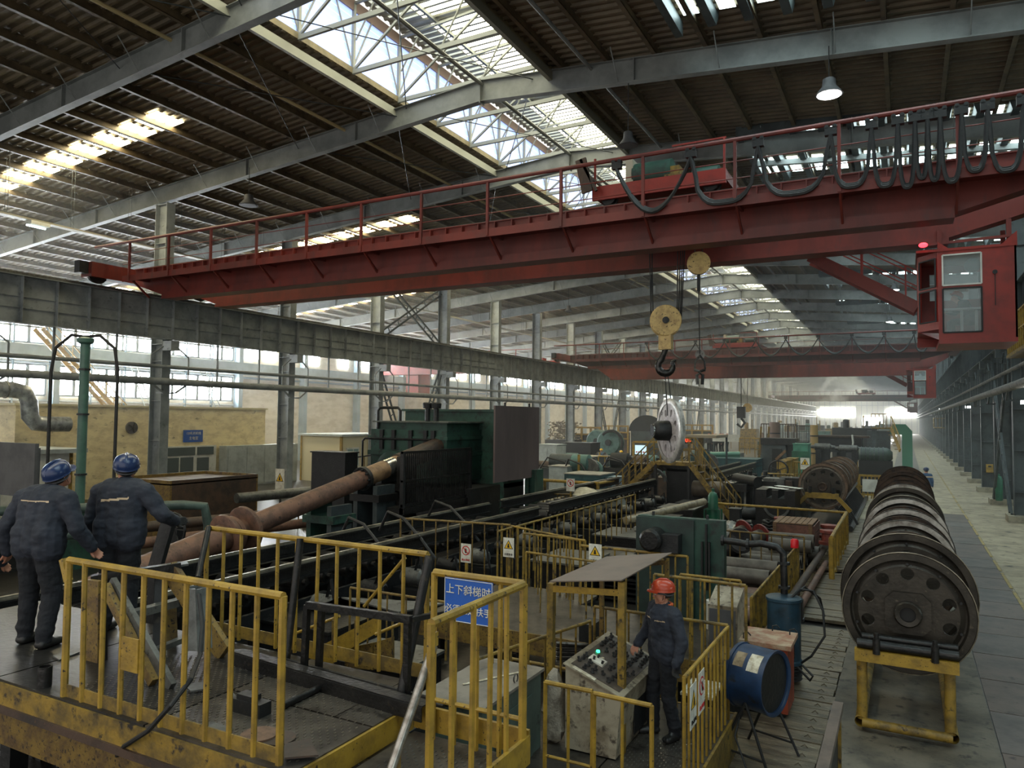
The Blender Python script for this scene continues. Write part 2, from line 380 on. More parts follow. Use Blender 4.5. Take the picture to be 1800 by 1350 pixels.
MB().box(MX1-.03, MX1+.05, MS, ME_, 15.5, MZ+.2).build('monitor_side_wall', SHEET, ceil)
fm = MB()
fm.bar((MX0, 0, 15.2), (MX0, 0, MZ+.2), .1); fm.bar((MX0, 0, 15.25), (MX1, 0, 15.3), .09, .14)
fm.bar((MX0, 0, 15.3), (RX, 0, mroof(RX)-.12), .07); fm.bar((MX0, 0, MZ+.2), (RX, 0, mroof(RX)-.1), .08); fm.bar((RX, 0, mroof(RX)-.1), (MX1, 0, MZ+.2), .08)
fm.tube((RX, 0, 15.3), (RX+1.4, 0, MZ+.3), .03, 6); fm.tube((MX0, 0, 15.4), (MX0, .9, MZ), .03, 6); fm.tube((MX0, 0, 15.4), (MX0, -.9, MZ), .03, 6)
fm.tube((MX0+.1, 0, 16.3), (MX0+.9, .0, MZ+.2), .03, 6); fm.tube((MX1, 0, 15.3), (MX1-1.2, 0, MZ+.3), .03, 6)
fme = fm.mesh('monitor_frame', M('pale_monitor_frame', (150, 154, 150), rough=.5), (RX, 0, 15))
y = Y0-BAY*3
while y < ME_:
    inst('monitor_frame', fme, ceil, (RX, y, 15)); y += BAY/3
for x in (-14.2, -11.0):
    MB().box(x-.05, x+.05, MS, ME_, mroof(x)-.14, mroof(x)-.02).build('monitor_purlin', RAFT, ceil)
xb_ = MB()
for i in range(14):
    a = YC[1]+BAY*i
    for (xa, xb) in ((-15.4, -10.4), (-10.4, -15.4), (-20.5, -15.8), (-15.8, -20.5)):
        xb_.tube((xa, a, 14.9 if xa > -16 and xb > -16 else zr(xa)-.25), (xb, a+BAY, 14.9 if xa > -16 and xb > -16 else zr(xb)-.25), .018, 4)
xb_.build('tie_rods', STEELD, ceil)
# translucent strips down the left slope, every second bay, broken by purlins; yellowed
for yc in [16.75+14.6*k for k in range(0, 17)]:
    for x in np.arange(-22.65, -47, -1.5):
        xa, xb = x-.16, x-1.38
        m = MB(); z = lambda u: zr(u)+.2
        for j in range(3):
            a = yc-.55+j*.38; m.quad((xa, a, z(xa)), (xb, a, z(xb)), (xb, a+.33, z(xb)), (xa, a+.33, z(xa)))
        m.build('roof_light', SKYY, ceil)
# right slope: wide lights cut by deep dark ribs
for y0 in [5.1, 19.7-.0, 34.3, 48.9, 63.5, 78.1, 92.7, 107.3, 121.9]:
    ya, yb = y0-7.0+.3, y0-.3
    if y0 > 19.7-1 and y0 < 19.8: ya, yb = 13.2, 19.3
    elif y0 > 30: ya, yb = y0-7.0+.0, y0-.9
    for x in np.arange(-5.1, 13, .95):
        m = MB(); z = lambda u: zr(u)+.2
        for (a, b) in ((ya+.3, (ya+yb)/2+.4), ((ya+yb)/2+.75, yb-.3)):
            m.quad((x, a, z(x)), (x+.42, a, z(x+.42)), (x+.42, b, z(x+.42)), (x, b, z(x)))
        m.build('roof_light', SKYC, ceil)
    m = MB()
    for x in np.arange(-5.1, 13, .95): m.prism([(x+.5, zr(x)+.18), (x+.88, zr(x)+.18), (x+.80, zr(x)-.12), (x+.58, zr(x)-.12)], 'XZ', ya, yb)
    m.box(-5.3, 13, ya-.1, ya+.1, zr(-5)-.3, zr(-5)+.1); 
    m.box(-5.4, -5.2, ya, yb, zr(-5)-.2, zr(-5)+.2)
    m.build('light_rib', STEELD, ceil)
    MB().prism([(-5.3, zr(-5.3)-.2), (13, zr(13)-.2), (13, zr(13)), (-5.3, zr(-5.3))], 'XZ', (ya+yb)/2+.45, (ya+yb)/2+.65).build('light_cross_beam', RAFT, ceil)
# ---- columns
def column_mesh(h, bracket=1):
    m = MB(); w = .74
    m.box(-w/2, w/2, -.01, .01, 0, h)
    m.box(-w/2, -w/2+.025, -.21, .21, 0, h); m.box(w/2-.025, w/2, -.21, .21, 0, h)
    m.box(-w/2+.02, w/2-.02, -.2, .2, 7.02, 7.05)
    m.box(w/2*bracket-.02, w/2*bracket+.55*bracket, -.2, .2, 6.75, 7.15) if bracket > 0 else m.box(-w/2-.55, -w/2+.02, -.2, .2, 6.75, 7.15)
    for z in np.arange(1.2, h, 1.7): m.box(-w/2+.03, w/2-.03, -.15, .15, z, z+.02)
    return m
cl = column_mesh(13.15); clm = cl.mesh('column', STEEL)
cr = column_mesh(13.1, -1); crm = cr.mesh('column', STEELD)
for k, y in enumerate(YC):
    if y < 5 : continue
    o = bpy.data.objects.new('column_left', clm); COL.objects.link(o); o.location = (XL, y, 0)
    tag(o, 'grey-green steel column of the left row, %s from the photographer' % ORD[k-2], 'column', 'columns of the left row', 'structure')
    o = bpy.data.objects.new('column_right', crm); COL.objects.link(o); o.location = (XR, y+1.3, 0)
    tag(o, 'dark steel column of the right row, %s from the photographer' % ORD[k-2], 'column', 'columns of the right row', 'structure')
    f = MB().box(XR-.62, XR+.6, y+1.3-.55, y+1.3+.55, 0, .28).build('column_footing', CONCB)
    tag(f, 'pale concrete footing under the %s column of the right row' % ORD[k-2], 'footing', 'column footings', 'structure')
# ---- crane runway beams, one segment per bay
def runway(x, name, label, mat, side):
    rt = thing(name, label, 'runway beam', (x, Y0, 7.2), kind='structure')
    m = MB(); zb, zt = 7.2, 8.9
    m.box(-.012, .012, 0, BAY, zb, zt); m.box(-.24, .24, 0, BAY, zt-.03, zt); m.box(-.2, .2, 0, BAY, zb, zb+.03)
    for k in range(6): m.box(-.18, .18, k*BAY/6, k*BAY/6+.016, zb, zt)
    for z in (7.75, 8.15): m.box(side*.02, side*.05, 0, BAY, z, z+.03)
    m.box(-.9*side-.3, -.9*side+.3, 0, BAY, zt-.04, zt); 
    for k in range(3): m.tube((side*.02, (k+.5)*BAY/3, 8.3), (side*.1, (k+.5)*BAY/3, 8.3), .05, 6); m.tube((side*.02, (k+.5)*BAY/3, 7.6), (side*.1, (k+.5)*BAY/3, 7.6), .05, 6)
    me = m.mesh('beam_segment', mat, (0, 0, 7.2))
    for y in YC[:-1]: inst('beam_segment', me, rt, (x, y, 7.2))
    MB().box(x-.04, x+.04, YC[0], YC[-1], 8.9, 9.03).build('crane_rail', GREYM, rt)
    return rt
runway(XL+.62, 'beam_left', 'stiffened steel crane runway beam along the left column row', STEEL, 1)
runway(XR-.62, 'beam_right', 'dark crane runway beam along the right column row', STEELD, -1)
# pipes and hung walkway along both rows
def walkpipe(x, sgn, name, label, mat, mat2):
    rt = thing(name, label, 'pipework', (x, Y0, 5.4))
    MB().tube((x, YC[0], 5.42), (x, YC[-1], 5.42), .155, 10).build('lower_pipe', mat, rt, True)
    MB().tube((x, YC[0], 6.05), (x, YC[-1], 6.05), .075, 8).build('upper_pipe', mat, rt, True)
    s = sgn; pieces = []
    for dy in (2.43, 4.87): m = MB(); m.bar((0, dy, 5.3), (0, dy, 7.22), .07); pieces.append(('hanger_post', m))
    for dy, e, e2 in ((.9, .35, .3), (6.4, 6.95, 7.0)):
        m = MB(); m.bar((0, dy, 5.36), (0, dy, 6.5), .05); m.bar((0, dy, 6.5), (0, e, 6.9), .05); m.bar((0, dy, 5.36), (0, e2, 4.95), .07); m.bar((0, e2, 4.95), (-s*.4, e2, 4.95), .06); pieces.append(('pipe_bracket', m))
    for nm, m in pieces:
        me = m.mesh(nm, mat2, (0, 0, 5.4))
        for y in YC[:-1]: inst(nm, me, rt, (x, y, 5.4))
    return rt
walkpipe(XL+.62, 1, 'pipe_run', 'grey service pipes on brackets along the left column row', STEEL, STEEL)
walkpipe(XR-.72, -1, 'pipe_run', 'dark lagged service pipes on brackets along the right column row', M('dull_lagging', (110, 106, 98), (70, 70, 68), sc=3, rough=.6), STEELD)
# bracing between columns
def lattice(y, up, x, mat, lab, h0=.3, h1=7.0, h2=13):
    m = MB()
    def lad(p, q):
        p, q = Vector(p), Vector(q); d = (q-p).normalized(); s = Vector((0, -d.z, d.y))*.19
        m.bar(p+s, q+s, .09); m.bar(p-s, q-s, .09); n = int((q-p).length/1.0)
        for i in range(1, n): c = p+(q-p)*i/n; m.bar(c-s, c+s, .05)
    if up: lad((0, .3, h1+1.9), (0, BAY-.3, h2-.3)); lad((0, BAY-.3, h1+1.9), (0, .3, h2-.3))
    lad((0, .3, h1), (0, BAY/2, h0)); lad((0, BAY-.3, h1), (0, BAY/2, h0))
    return m
for k in (6, 11, 16, 21, 27, 32):
    m = lattice(0, True, 0, None, ''); me = m.mesh('lattice_brace', STEELD, (0, 0, 0))
    o = bpy.data.objects.new('column_bracing', me); COL.objects.link(o); o.location = (XL-.1, YC[k], 0)
    tag(o, 'laced V bracing between the %s and %s columns of the left row' % (ORD[k-2], ORD[k-1]), 'bracing', 'bracing of the left row', 'structure')
m = MB()
def lad2(p, q, s):
    p, q = Vector(p), Vector(q); s = Vector(s); m.bar(p+s, q+s, .09); m.bar(p-s, q-s, .09); n = int((q-p).length/1.1)
    for i in range(1, n): c = p+(q-p)*i/n; m.bar(c-s, c+s, .05)
lad2((XR-.45, Y0+1.3+2*BAY+.3, .3), (XR-.45, Y0+1.3+3*BAY-.4, 6.6), (0, .35, 0)); lad2((XR-.45, Y0+1.3+3*BAY-.3, .3), (XR-.45, Y0+1.3+2*BAY+.6, 6.6), (0, .2, 0))
tag(m.build('column_bracing', STEELD), 'laced cross bracing between two dark columns of the right row', 'bracing', None, 'structure')
# ---- floor: slabs, planks, plates
fl = thing('floor', 'workshop floor of oily slab, steel planks, plates and concrete', None, (0, 0, 0), kind='structure')
MB().box(XW, -2.25, YB, YE, -.3, 0).build('floor_slab', OILF, fl)
MB().box(-.97, .98, YB, YE, -.3, -.004).build('floor_slab', M('dark_dusty_concrete', (104, 97, 84), (74, 70, 62), sc=1.6, rough=.6, c3=(44, 42, 38), f3=(.56, .66), sc3=4, bump=.2), fl)
MB().box(2.24, 15, YB, YE, -.3, 0).build('floor_slab', CONC, fl)
MB().box(-2.25, -.97, YB, YE, -.35, -.1).build('pit_bottom', OILF, fl)
MB().box(.98, 2.24, YB, 38, -.3, -.012).build('floor_slab', OILF, fl); MB().box(.98, 2.24, 38, YE, -.3, 0).build('floor_slab', CONC, fl)
pm = MB(); pm.box(-.635, .635, -.145, .145, -.06, 0); pm.box(-.63, .63, -.14, .14, -.0, .004)
pm.path([(.42, -.02, .005), (.46, .03, .02), (.5, -.02, .005)], .007, 5)
pme = pm.mesh('plank', PLANK)
y = 5.2; k = 0
while y < 34 and k < 96:
    if not (15.9 < y < 16.4 or 21.5 < y < 22.2):
        inst('plank', pme, fl, (-1.61+rnd.uniform(-.02, .02), y, rnd.uniform(-.012, .006)), (rnd.uniform(-.012, .012), rnd.uniform(-.006, .006), rnd.uniform(-.014, .014)))
    y += .3; k += 1
MB().box(-2.25, -.97, 34, YE, -.1, -.005).build('floor_slab', CONC, fl)
PLATEB = M('grey_floor_plate', (98, 90, 84), (74, 69, 65), sc=1.5, rough=.55, bump=.15)
for i in range(22):
    w = 1.22; yy = 5+i*1.5; m_ = PLATE if i % 3 != 1 else PLATEB
    a = MB().box(.995, 2.22, yy+.015, yy+1.485, -.02, rnd.uniform(-.002, .005)).build('floor_plate', m_, fl)
# joints of the concrete walkway: separate slabs laid proud
for i in range(40):
    yy = 4+i*3.6
    for x0, x1 in ((2.28, 3.4),):
        MB().box(x0, x1+1.9, yy+.012, yy+3.588, -.02, .006+rnd.uniform(0, .004)).build('walkway_slab', CONC, fl)
for i in range(44):
    yy = 17+i*2.4
    MB().box(2.2, 2.27, yy, yy+2.2-rnd.random()*.5, 0, .012).build('painted_line', YLINE, fl)
# ---- far wall with window band and door
we = thing('wall_far', 'hazy pale far end wall with high windows and a bright door', None, (RX, YE, 0), kind='structure')
MB().box(XW, XE, YE, YE+.3, 0, 15.6).build('wall_panel', M('hazy_cream_wall', (196, 196, 180), rough=.9), we)
m = MB()
for x in np.arange(-28, 5, 1.65): m.box(x-.08, x+.08, YE-.2, YE, 0, 14)
m.box(-28, 4, YE-.22, YE, 9.3, 9.5); m.build('wall_rib', STEEL, we)
for x0, x1 in ((-26.5, -22.6), (-22.2, -15.2), (-5.4, 3.0)):
    m = MB(); m.box(x0, x1, YE-.3, YE-.24, 5.9, 8.0); m.build('window_pane', SKYF, we)
MB().box(-12.6, -7.2, YE-.3, YE-.24, 0, 5.2).build('door_opening', SKYF, we)
# ---- right side: next aisle wall with a few lit panes
wr = thing('wall_right', 'dark sheet wall beyond the right column row', None, (13, Y0, 0), kind='structure')
MB().box(13.5, 13.8, YB, YE, 0, 13.3).build('wall_panel', M('dark_side_wall', (70, 78, 82), (58, 66, 70), sc=.6, rough=.8), wr)
for y in YC[::2]:
    MB().box(13.42, 13.48, y+1.5, y+4.5, 4.2, 5.6).build('window_pane', SKYC, wr)
for x, z in ((7.5, 4.6),):
    MB().box(x, x+.05, 24, 150, 3.6, 6.4).build('cream_screen_wall', CREAM, wr)
# ---- left outer wall: sheet, louvres, window bands (by bay)
wl = thing('wall_left', 'outer left wall of louvres, cream plaster and bright window bands', None, (XW, Y0, 0), kind='structure')
YO = [27.3+BAY*k-BAY*2 for k in range(36)]
MB().box(XW-.3, XW, YB, YE, 0, 13).build('wall_panel', CREAM, wl)
MB().box(XW+.35, XW+.85, YB, YE, 7.3, 8.25).build('aisle_crane_beam', BLUEB, wl)
ocm = MB(); ocm.box(-.3, .3, -.2, .2, 0, 12.3); ocm = ocm.mesh('wall_column', BLUEB)
for y in YO: inst('wall_column', ocm, wl, (XW+.35, y, 0))
LOUV = M('white_louvre', (206, 210, 206), (186, 190, 188), sc=2, rough=.6)
for k, y in enumerate(YO):
    if y > 40:    # cream wall bays: paired tall panes high up
        if y > 200: continue
        for a in ((.9, 2.3), (2.9, 4.3), (4.9, 6.3)):
            if k % 4 == 1 and a[0] == 2.9: continue
            MB().box(XW+.02, XW+.08, y+a[0], y+a[1], 8.7, 10.8).build('window_pane', SKYW, wl)
        MB().box(XW+.02, XW+.3, y+.3, y+7, 7.0, 7.15).build('wall_rail', BLUEB, wl)
        continue
    # louvred bay
    m = MB()
    for z in np.arange(.4, 12, .26):
        if 5.05 < z < 7.15 or 8.3 < z < 10.25: continue
        m.bar((XW+.12, y+.25, z), (XW+.12, y+BAY-.25, z), .1, .15, (1, 0, .3))
    m.build('louvre_blades', LOUV, wl)
    m = MB()
    for z in np.arange(.4, 12, .26):
        if 5.05 < z < 7.15 or 8.3 < z < 10.25: continue
    for a in (2.5, 4.9): m.box(XW+.02, XW+.22, y+a-.05, y+a+.05, .3, 12)
    m.build('louvre_posts', BLUEB, wl)
    for j in range(3):
        a, b = y+.35+j*2.2, y+.35+j*2.2+2.05
        MB().box(XW+.02, XW+.06, a, b, 8.45, 10.15).build('window_pane', SKYW, wl)
        MB().box(XW+.02, XW+.06, a, b, 5.2, 7.0).build('window_pane', SKYW, wl)
    m = MB()
    for j in range(7):
        a = y+.3+j*1.1; wdt = .1 if j % 2 else .06
        m.box(XW+.06, XW+.13, a-wdt, a+wdt, 8.4, 10.2); m.box(XW+.06, XW+.13, a-wdt, a+wdt, 5.15, 7.05)
    for z in (8.4, 9.4, 10.2, 5.15, 6.4, 7.05): m.box(XW+.06, XW+.13, y+.3, y+6.9, z-.06, z+.06)
    m.build('window_frame', STEEL, wl)
# long thin fluorescent ducts hung in the left aisle
def add_lamp(x, y, z, lab, lit=True, r=.3):
    t = thing('high_bay_lamp', lab, 'lamp', (x, y, z), 'high bay lamps')
    MB().lathe([(r*.35, .42), (r*.45, .40), (r*.5, .22), (r, .0)], (x, y, z), (0, 0, 1), 16).build('lamp_shade', DGREY, t, True)
    MB().lathe([(0.01, -.012), (r*.86, -.01), (r*.86, 0)], (x, y, z), (0, 0, 1), 16).build('lamp_lens', LAMPE if lit else DGREY, t)
    MB().tube((x, y, z+.42), (x, y, zr(x)-.7), .012, 4).build('hanging_cord', BLACK, t)
    return t
add_lamp(-1.62, 20, 12.38, 'lit round high bay lamp hanging over the red crane', True, .34)
add_lamp(-22.45, 20, 12.2, 'unlit grey bell lamp left of the crane under the left roof slope', False, .36)
for (x, y, z, l) in ((-7.2, 20.6, 12.2, 'unlit bell lamp hanging beside the ridge light behind the crane rail'), (-.5, 49.8, 12.0, 'small lit lamp beyond the cab right of the ridge'), (-22, 49.8, 12.0, 'unlit lamp over the second crane at left'), (-1.0, 64, 11.8, 'lit lamp above the second crane cab'), (-4, 93, 11.9, 'distant lit lamp near the third crane')):
    add_lamp(x, y, z, l, 'lit' in l.split()[0:2] and not l.startswith('unlit'), .3)
t = thing('cable_tray', 'long pale lighting tray running through the left columns', 'cable tray', (-26.5, Y0, 10.8))
tm = M('pale_tray', (150, 146, 128), rough=.5)
for (x, z, ya, yb) in ((-29.3, 11.35, -2, 150),):
    MB().box(x-.18, x+.18, ya, yb, z, z+.06).build('tray', tm, t)
    m = MB()
    for y in np.arange(5, 150, 2.45): m.tube((x-.1, y, z), (x-.1, y, zr(x)), .008, 4); m.tube((x+.1, y, z), (x+.1, y, zr(x)), .008, 4)
    tag(m.build('hanger', STEELD, t), kind='stuff')
MB().box(-29.55, -29.05, 12.6, 13.7, 11.35, 11.62).build('junction_box', tm, t)
tl = thing('tray_lamp', 'small white twin tube lamp under the pale tray at far left', 'lamp', (-29.3, 16.1, 11.2)); MB().box(-29.5, -29.1, 15.6, 16.3, 11.22, 11.35).build('lamp_body', WHITE, tl); MB().tube((-29.42, 15.6, 11.19), (-29.42, 16.3, 11.19), .03, 6).build('lamp_tube', SKYC, tl)
# ---- yellow site building in the left aisle
yb = thing('office_building', 'faded yellow low building with a glazed door behind the left columns', 'building', (-36, 25, 0))
MB().box(-40, -34, 17.9, 32.0, 0, 4.4).build('wall', YWALL, yb)
MB().box(-40.1, -33.9, 17.8, 32.1, 4.36, 4.46).build('roof_edge', M('pale_edge', (190, 180, 140), rough=.7), yb)
d = MB().box(-33.98, -33.9, 25.1, 28.4, 0, 2.35).build('door_frame', WHITE, yb)
for a, b, z0, z1, nm in ((25.25, 26.0, .1, 1.75, 'door_glass'), (26.12, 26.9, .1, 1.75, 'door_glass'), (25.2, 27.0, 1.85, 2.28, 'transom_glass'), (27.15, 27.9, .1, 1.7, 'side_glass'), (27.15, 28.2, 1.85, 2.28, 'transom_glass')):
    MB().box(-33.9, -33.86, a, b, z0, z1).build(nm, WGLASS if 0 else M('dark_door_glass', (70, 82, 86), rough=.15), d)
m = MB(); m.box(-33.9, -33.3, 28.6, 34.0, 0, 2.3); cab_ = m.build('cabinet_row', LGREY, yb)
for k in range(4): MB().box(-33.29, -33.27, 28.7+k*1.33, 29.9+k*1.33, .1, 2.2).build('cabinet_door', LGREY, cab_)
ex = thing('exhaust_fan', 'small round dark exhaust fan in the yellow building wall', 'fan', (-33.95, 23.3, 3.2))
MB().lathe([(.3, 0), (.3, .12)], (-34, 23.3, 3.35), (1, 0, 0), 18).build('fan_housing', DGREY, ex)
m = MB()
for k in range(5): a = k*1.2566; m.bar((-33.86, 23.3, 3.35), (-33.86, 23.3+.25*math.cos(a), 3.35+.25*math.sin(a)), .1, .02)
m.build('fan_blades', DARK2, ex)
sg = thing('door_sign', 'small blue sign with two lines of white lettering above the glazed door', 'sign', (-33.95, 26.9, 2.6))
MB().box(-33.98, -33.92, 26.3, 27.5, 2.55, 3.2).build('sign_board', SIGNB, sg)
text('120轧机机组', .17, (-33.9, 26.9, 3.02), (HALF, 0, HALF), SIGNW, sg); text('主电室', .2, (-33.9, 26.9, 2.75), (HALF, 0, HALF), SIGNW, sg)
du = thing('air_duct', 'silver foil air duct bending down by the yellow building', 'duct', (-32.5, 17, 4.0))
FOIL = M('silver_foil', (160, 164, 166), (110, 114, 118), sc=4, rough=.3, metal=.6)
MB().path([(-33, 6, 5.0), (-33, 17.2, 5.0), (-33, 17.7, 4.9), (-33, 17.9, 4.5), (-33, 17.95, 3.9), (-33, 18.2, 3.6), (-33, 18.7, 3.55), (-33, 19.6, 3.55)], .34, 14).build('duct_run', FOIL, du, True)
m = MB()
for y in np.arange(7, 17, .9): m.lathe([(.36, 0), (.37, .03), (.36, .06)], (-33, y, 5.0), (0, 1, 0), 14)
m.build('duct_band', GREYM, du)
rf = thing('portable_cabin', 'grey flat-roofed cabin at the left edge in front of the yellow building', 'cabin', (-30.5, 14, 0))
MB().box(-33.5, -28.9, 8, 17.4, 0, 2.5).build('wall', WHITE, rf); MB().box(-33.7, -28.6, 7.6, 17.8, 2.5, 2.66).build('roof_slab', LGREY, rf)
m = MB()
for y in (13.2, 15.6, 17.3): m.box(-28.9, -28.82, y-.05, y+.05, 0, 2.5)
m.build('corner_trim', YELD, rf)
MB().box(-28.9, -28.85, 13.9, 14.8, .1, 2.1).build('door', LGREY, rf)
q0, q1, q2 = ony(-60, 780, 9.0), ony(62, 780, 9.0), ony(62, 876, 9.0)
b1 = MB().box(q0.x, q1.x, 9.0, 9.08, q2.z, q1.z); b1.box(q1.x-.3, q1.x-.15, 9.08, 9.2, 0, q1.z-.1); b1.box(q0.x, q0.x+.15, 9.08, 9.2, 0, q1.z-.1); tag(b1.build('steel_screen', DGREY), 'dark grey steel screen plate at the left edge behind the workers', 'screen')
MB  # ---- cabins further along
def cabin(name, lab, x0, x1, y0, y1, h, wall, trim, sign=None):
    t = thing(name, lab, 'cabin', ((x0+x1)/2, (y0+y1)/2, 0))
    MB().box(x0, x1, y0, y1, 0, h).build('wall', wall, t); MB().box(x0-.15, x1+.15, y0-.15, y1+.15, h, h+.12).build('roof_slab', LGREY, t)
    m = MB()
    for y in (y0, (y0+y1)/2, y1): m.box(x1, x1+.06, y-.06, y+.06, 0, h)
    m.box(x0, x0+.1, y0-.06, y0, 0, h); m.box(x1-.1, x1, y0-.06, y0, 0, h)
    m.build('corner_trim', trim, t)
    w = MB().box(x1+.01, x1+.05, y0+.4, y0+1.6, .9, 2.1).build('window', WHITE, t); MB().box(x1+.05, x1+.06, y0+.5, y0+1.0, 1.0, 2.0).build('pane', M('dim_pane', (120, 150, 150), rough=.2), w); MB().box(x1+.05, x1+.06, y0+1.06, y0+1.5, 1.0, 2.0).build('pane', M('dim_pane', (120, 150, 150), rough=.2), w)
    if sign: MB().box(x1+.05, x1+.08, y1-1.4, y1-.6, 1.9, 2.3).build('sign_board', SIGNB, t)
    return t
cabin('portable_cabin', 'cream cabin with a small blue sign behind the second column', -33.5, -30.2, 34.5, 39.5, 2.8, M('cream_panel', (206, 196, 160), rough=.7), YEL, True)
cabin('portable_cabin', 'white cabin with yellow corner trim left of the green gearbox', -33.5, -30.5, 42.5, 48.5, 2.8, WHITE, YEL)
# ladders and yellow stair on the outer wall
for i, y in enumerate((33.2, 39.4)):
    m = MB(); a = Vector((-44, y, .0)); b = Vector((-46.6, y-1.2 if i == 0 else y-1.8, 7.3)); s = Vector((0, .22, 0))
    m.bar(a+s, b+s, .06); m.bar(a-s, b-s, .06)
    for k in range(1, 18): c = a+(b-a)*k/18; m.bar(c-s, c+s, .035)
    tag(m.build('ladder', LGREY), 'pale leaning ladder against the outer wall, %s one' % ('left' if i == 0 else 'right'), 'ladder')
st = thing('steel_stair', 'orange-yellow stair against the outer wall above the yellow building', 'stair', (-45, 27, 3))
m = MB()
for x in (-45.5, -44.7): m.bar((x, 24.8, 9), (x, 33.9, .02), .08, .25)
m.build('stringer', YEL, st); m = MB()
for x in (-45.5, -44.7): m.bar((x, 24.8, 10.0), (x, 31.5, 3.4), .05)
for k in range(12): y = 25+k*.55; z = 9-(y-24.8)*.985; m.bar((-44.7, y, z), (-44.7, y, z+1), .04)
m.build('handrail', YEL, st); m = MB()
for k in range(22): y = 25+k*.3; z = 8.95-(y-24.8)*.985; m.box(-45.5, -44.7, y, y+.24, z, z+.03)
m.build('treads', YEL, st)
# red crane in the left aisle
rc = thing('aisle_crane', 'small red crane with a cab seen through the left columns', 'crane', (-38, 60, 8))
MB().box(-47.4, -29, 60, 60.7, 8.24, 9.5).build('girder', REDB, rc); MB().box(-47, -29, 63, 63.7, 8.6, 9.5).build('girder', REDB, rc)
MB().box(-44.5, -43, 60.3, 62.4, 6.2, 8.6).build('cab', REDB, rc); m = MB()
for x in np.arange(-46, -30, 1.6): m.bar((x, 59.6, 9), (x, 59.6, 10.3), .06)
m.bar((-47, 59.6, 10.3), (-29, 59.6, 10.3), .06); m.build('railing', REDB, rc)
MB().box(-40, -37, 60.2, 63.5, 9.6, 10.4).build('trolley', RED, rc)
MB().tube((-37.5, 61.5, 9), (-37.5, 61.5, 4.2), .05, 6).build('rope', BLACK, rc); MB().ball((-37.5, 61.5, 3.9), .45, 12, 8, (1, .5, 1)).build('hook_block', HOOKY, rc, True)
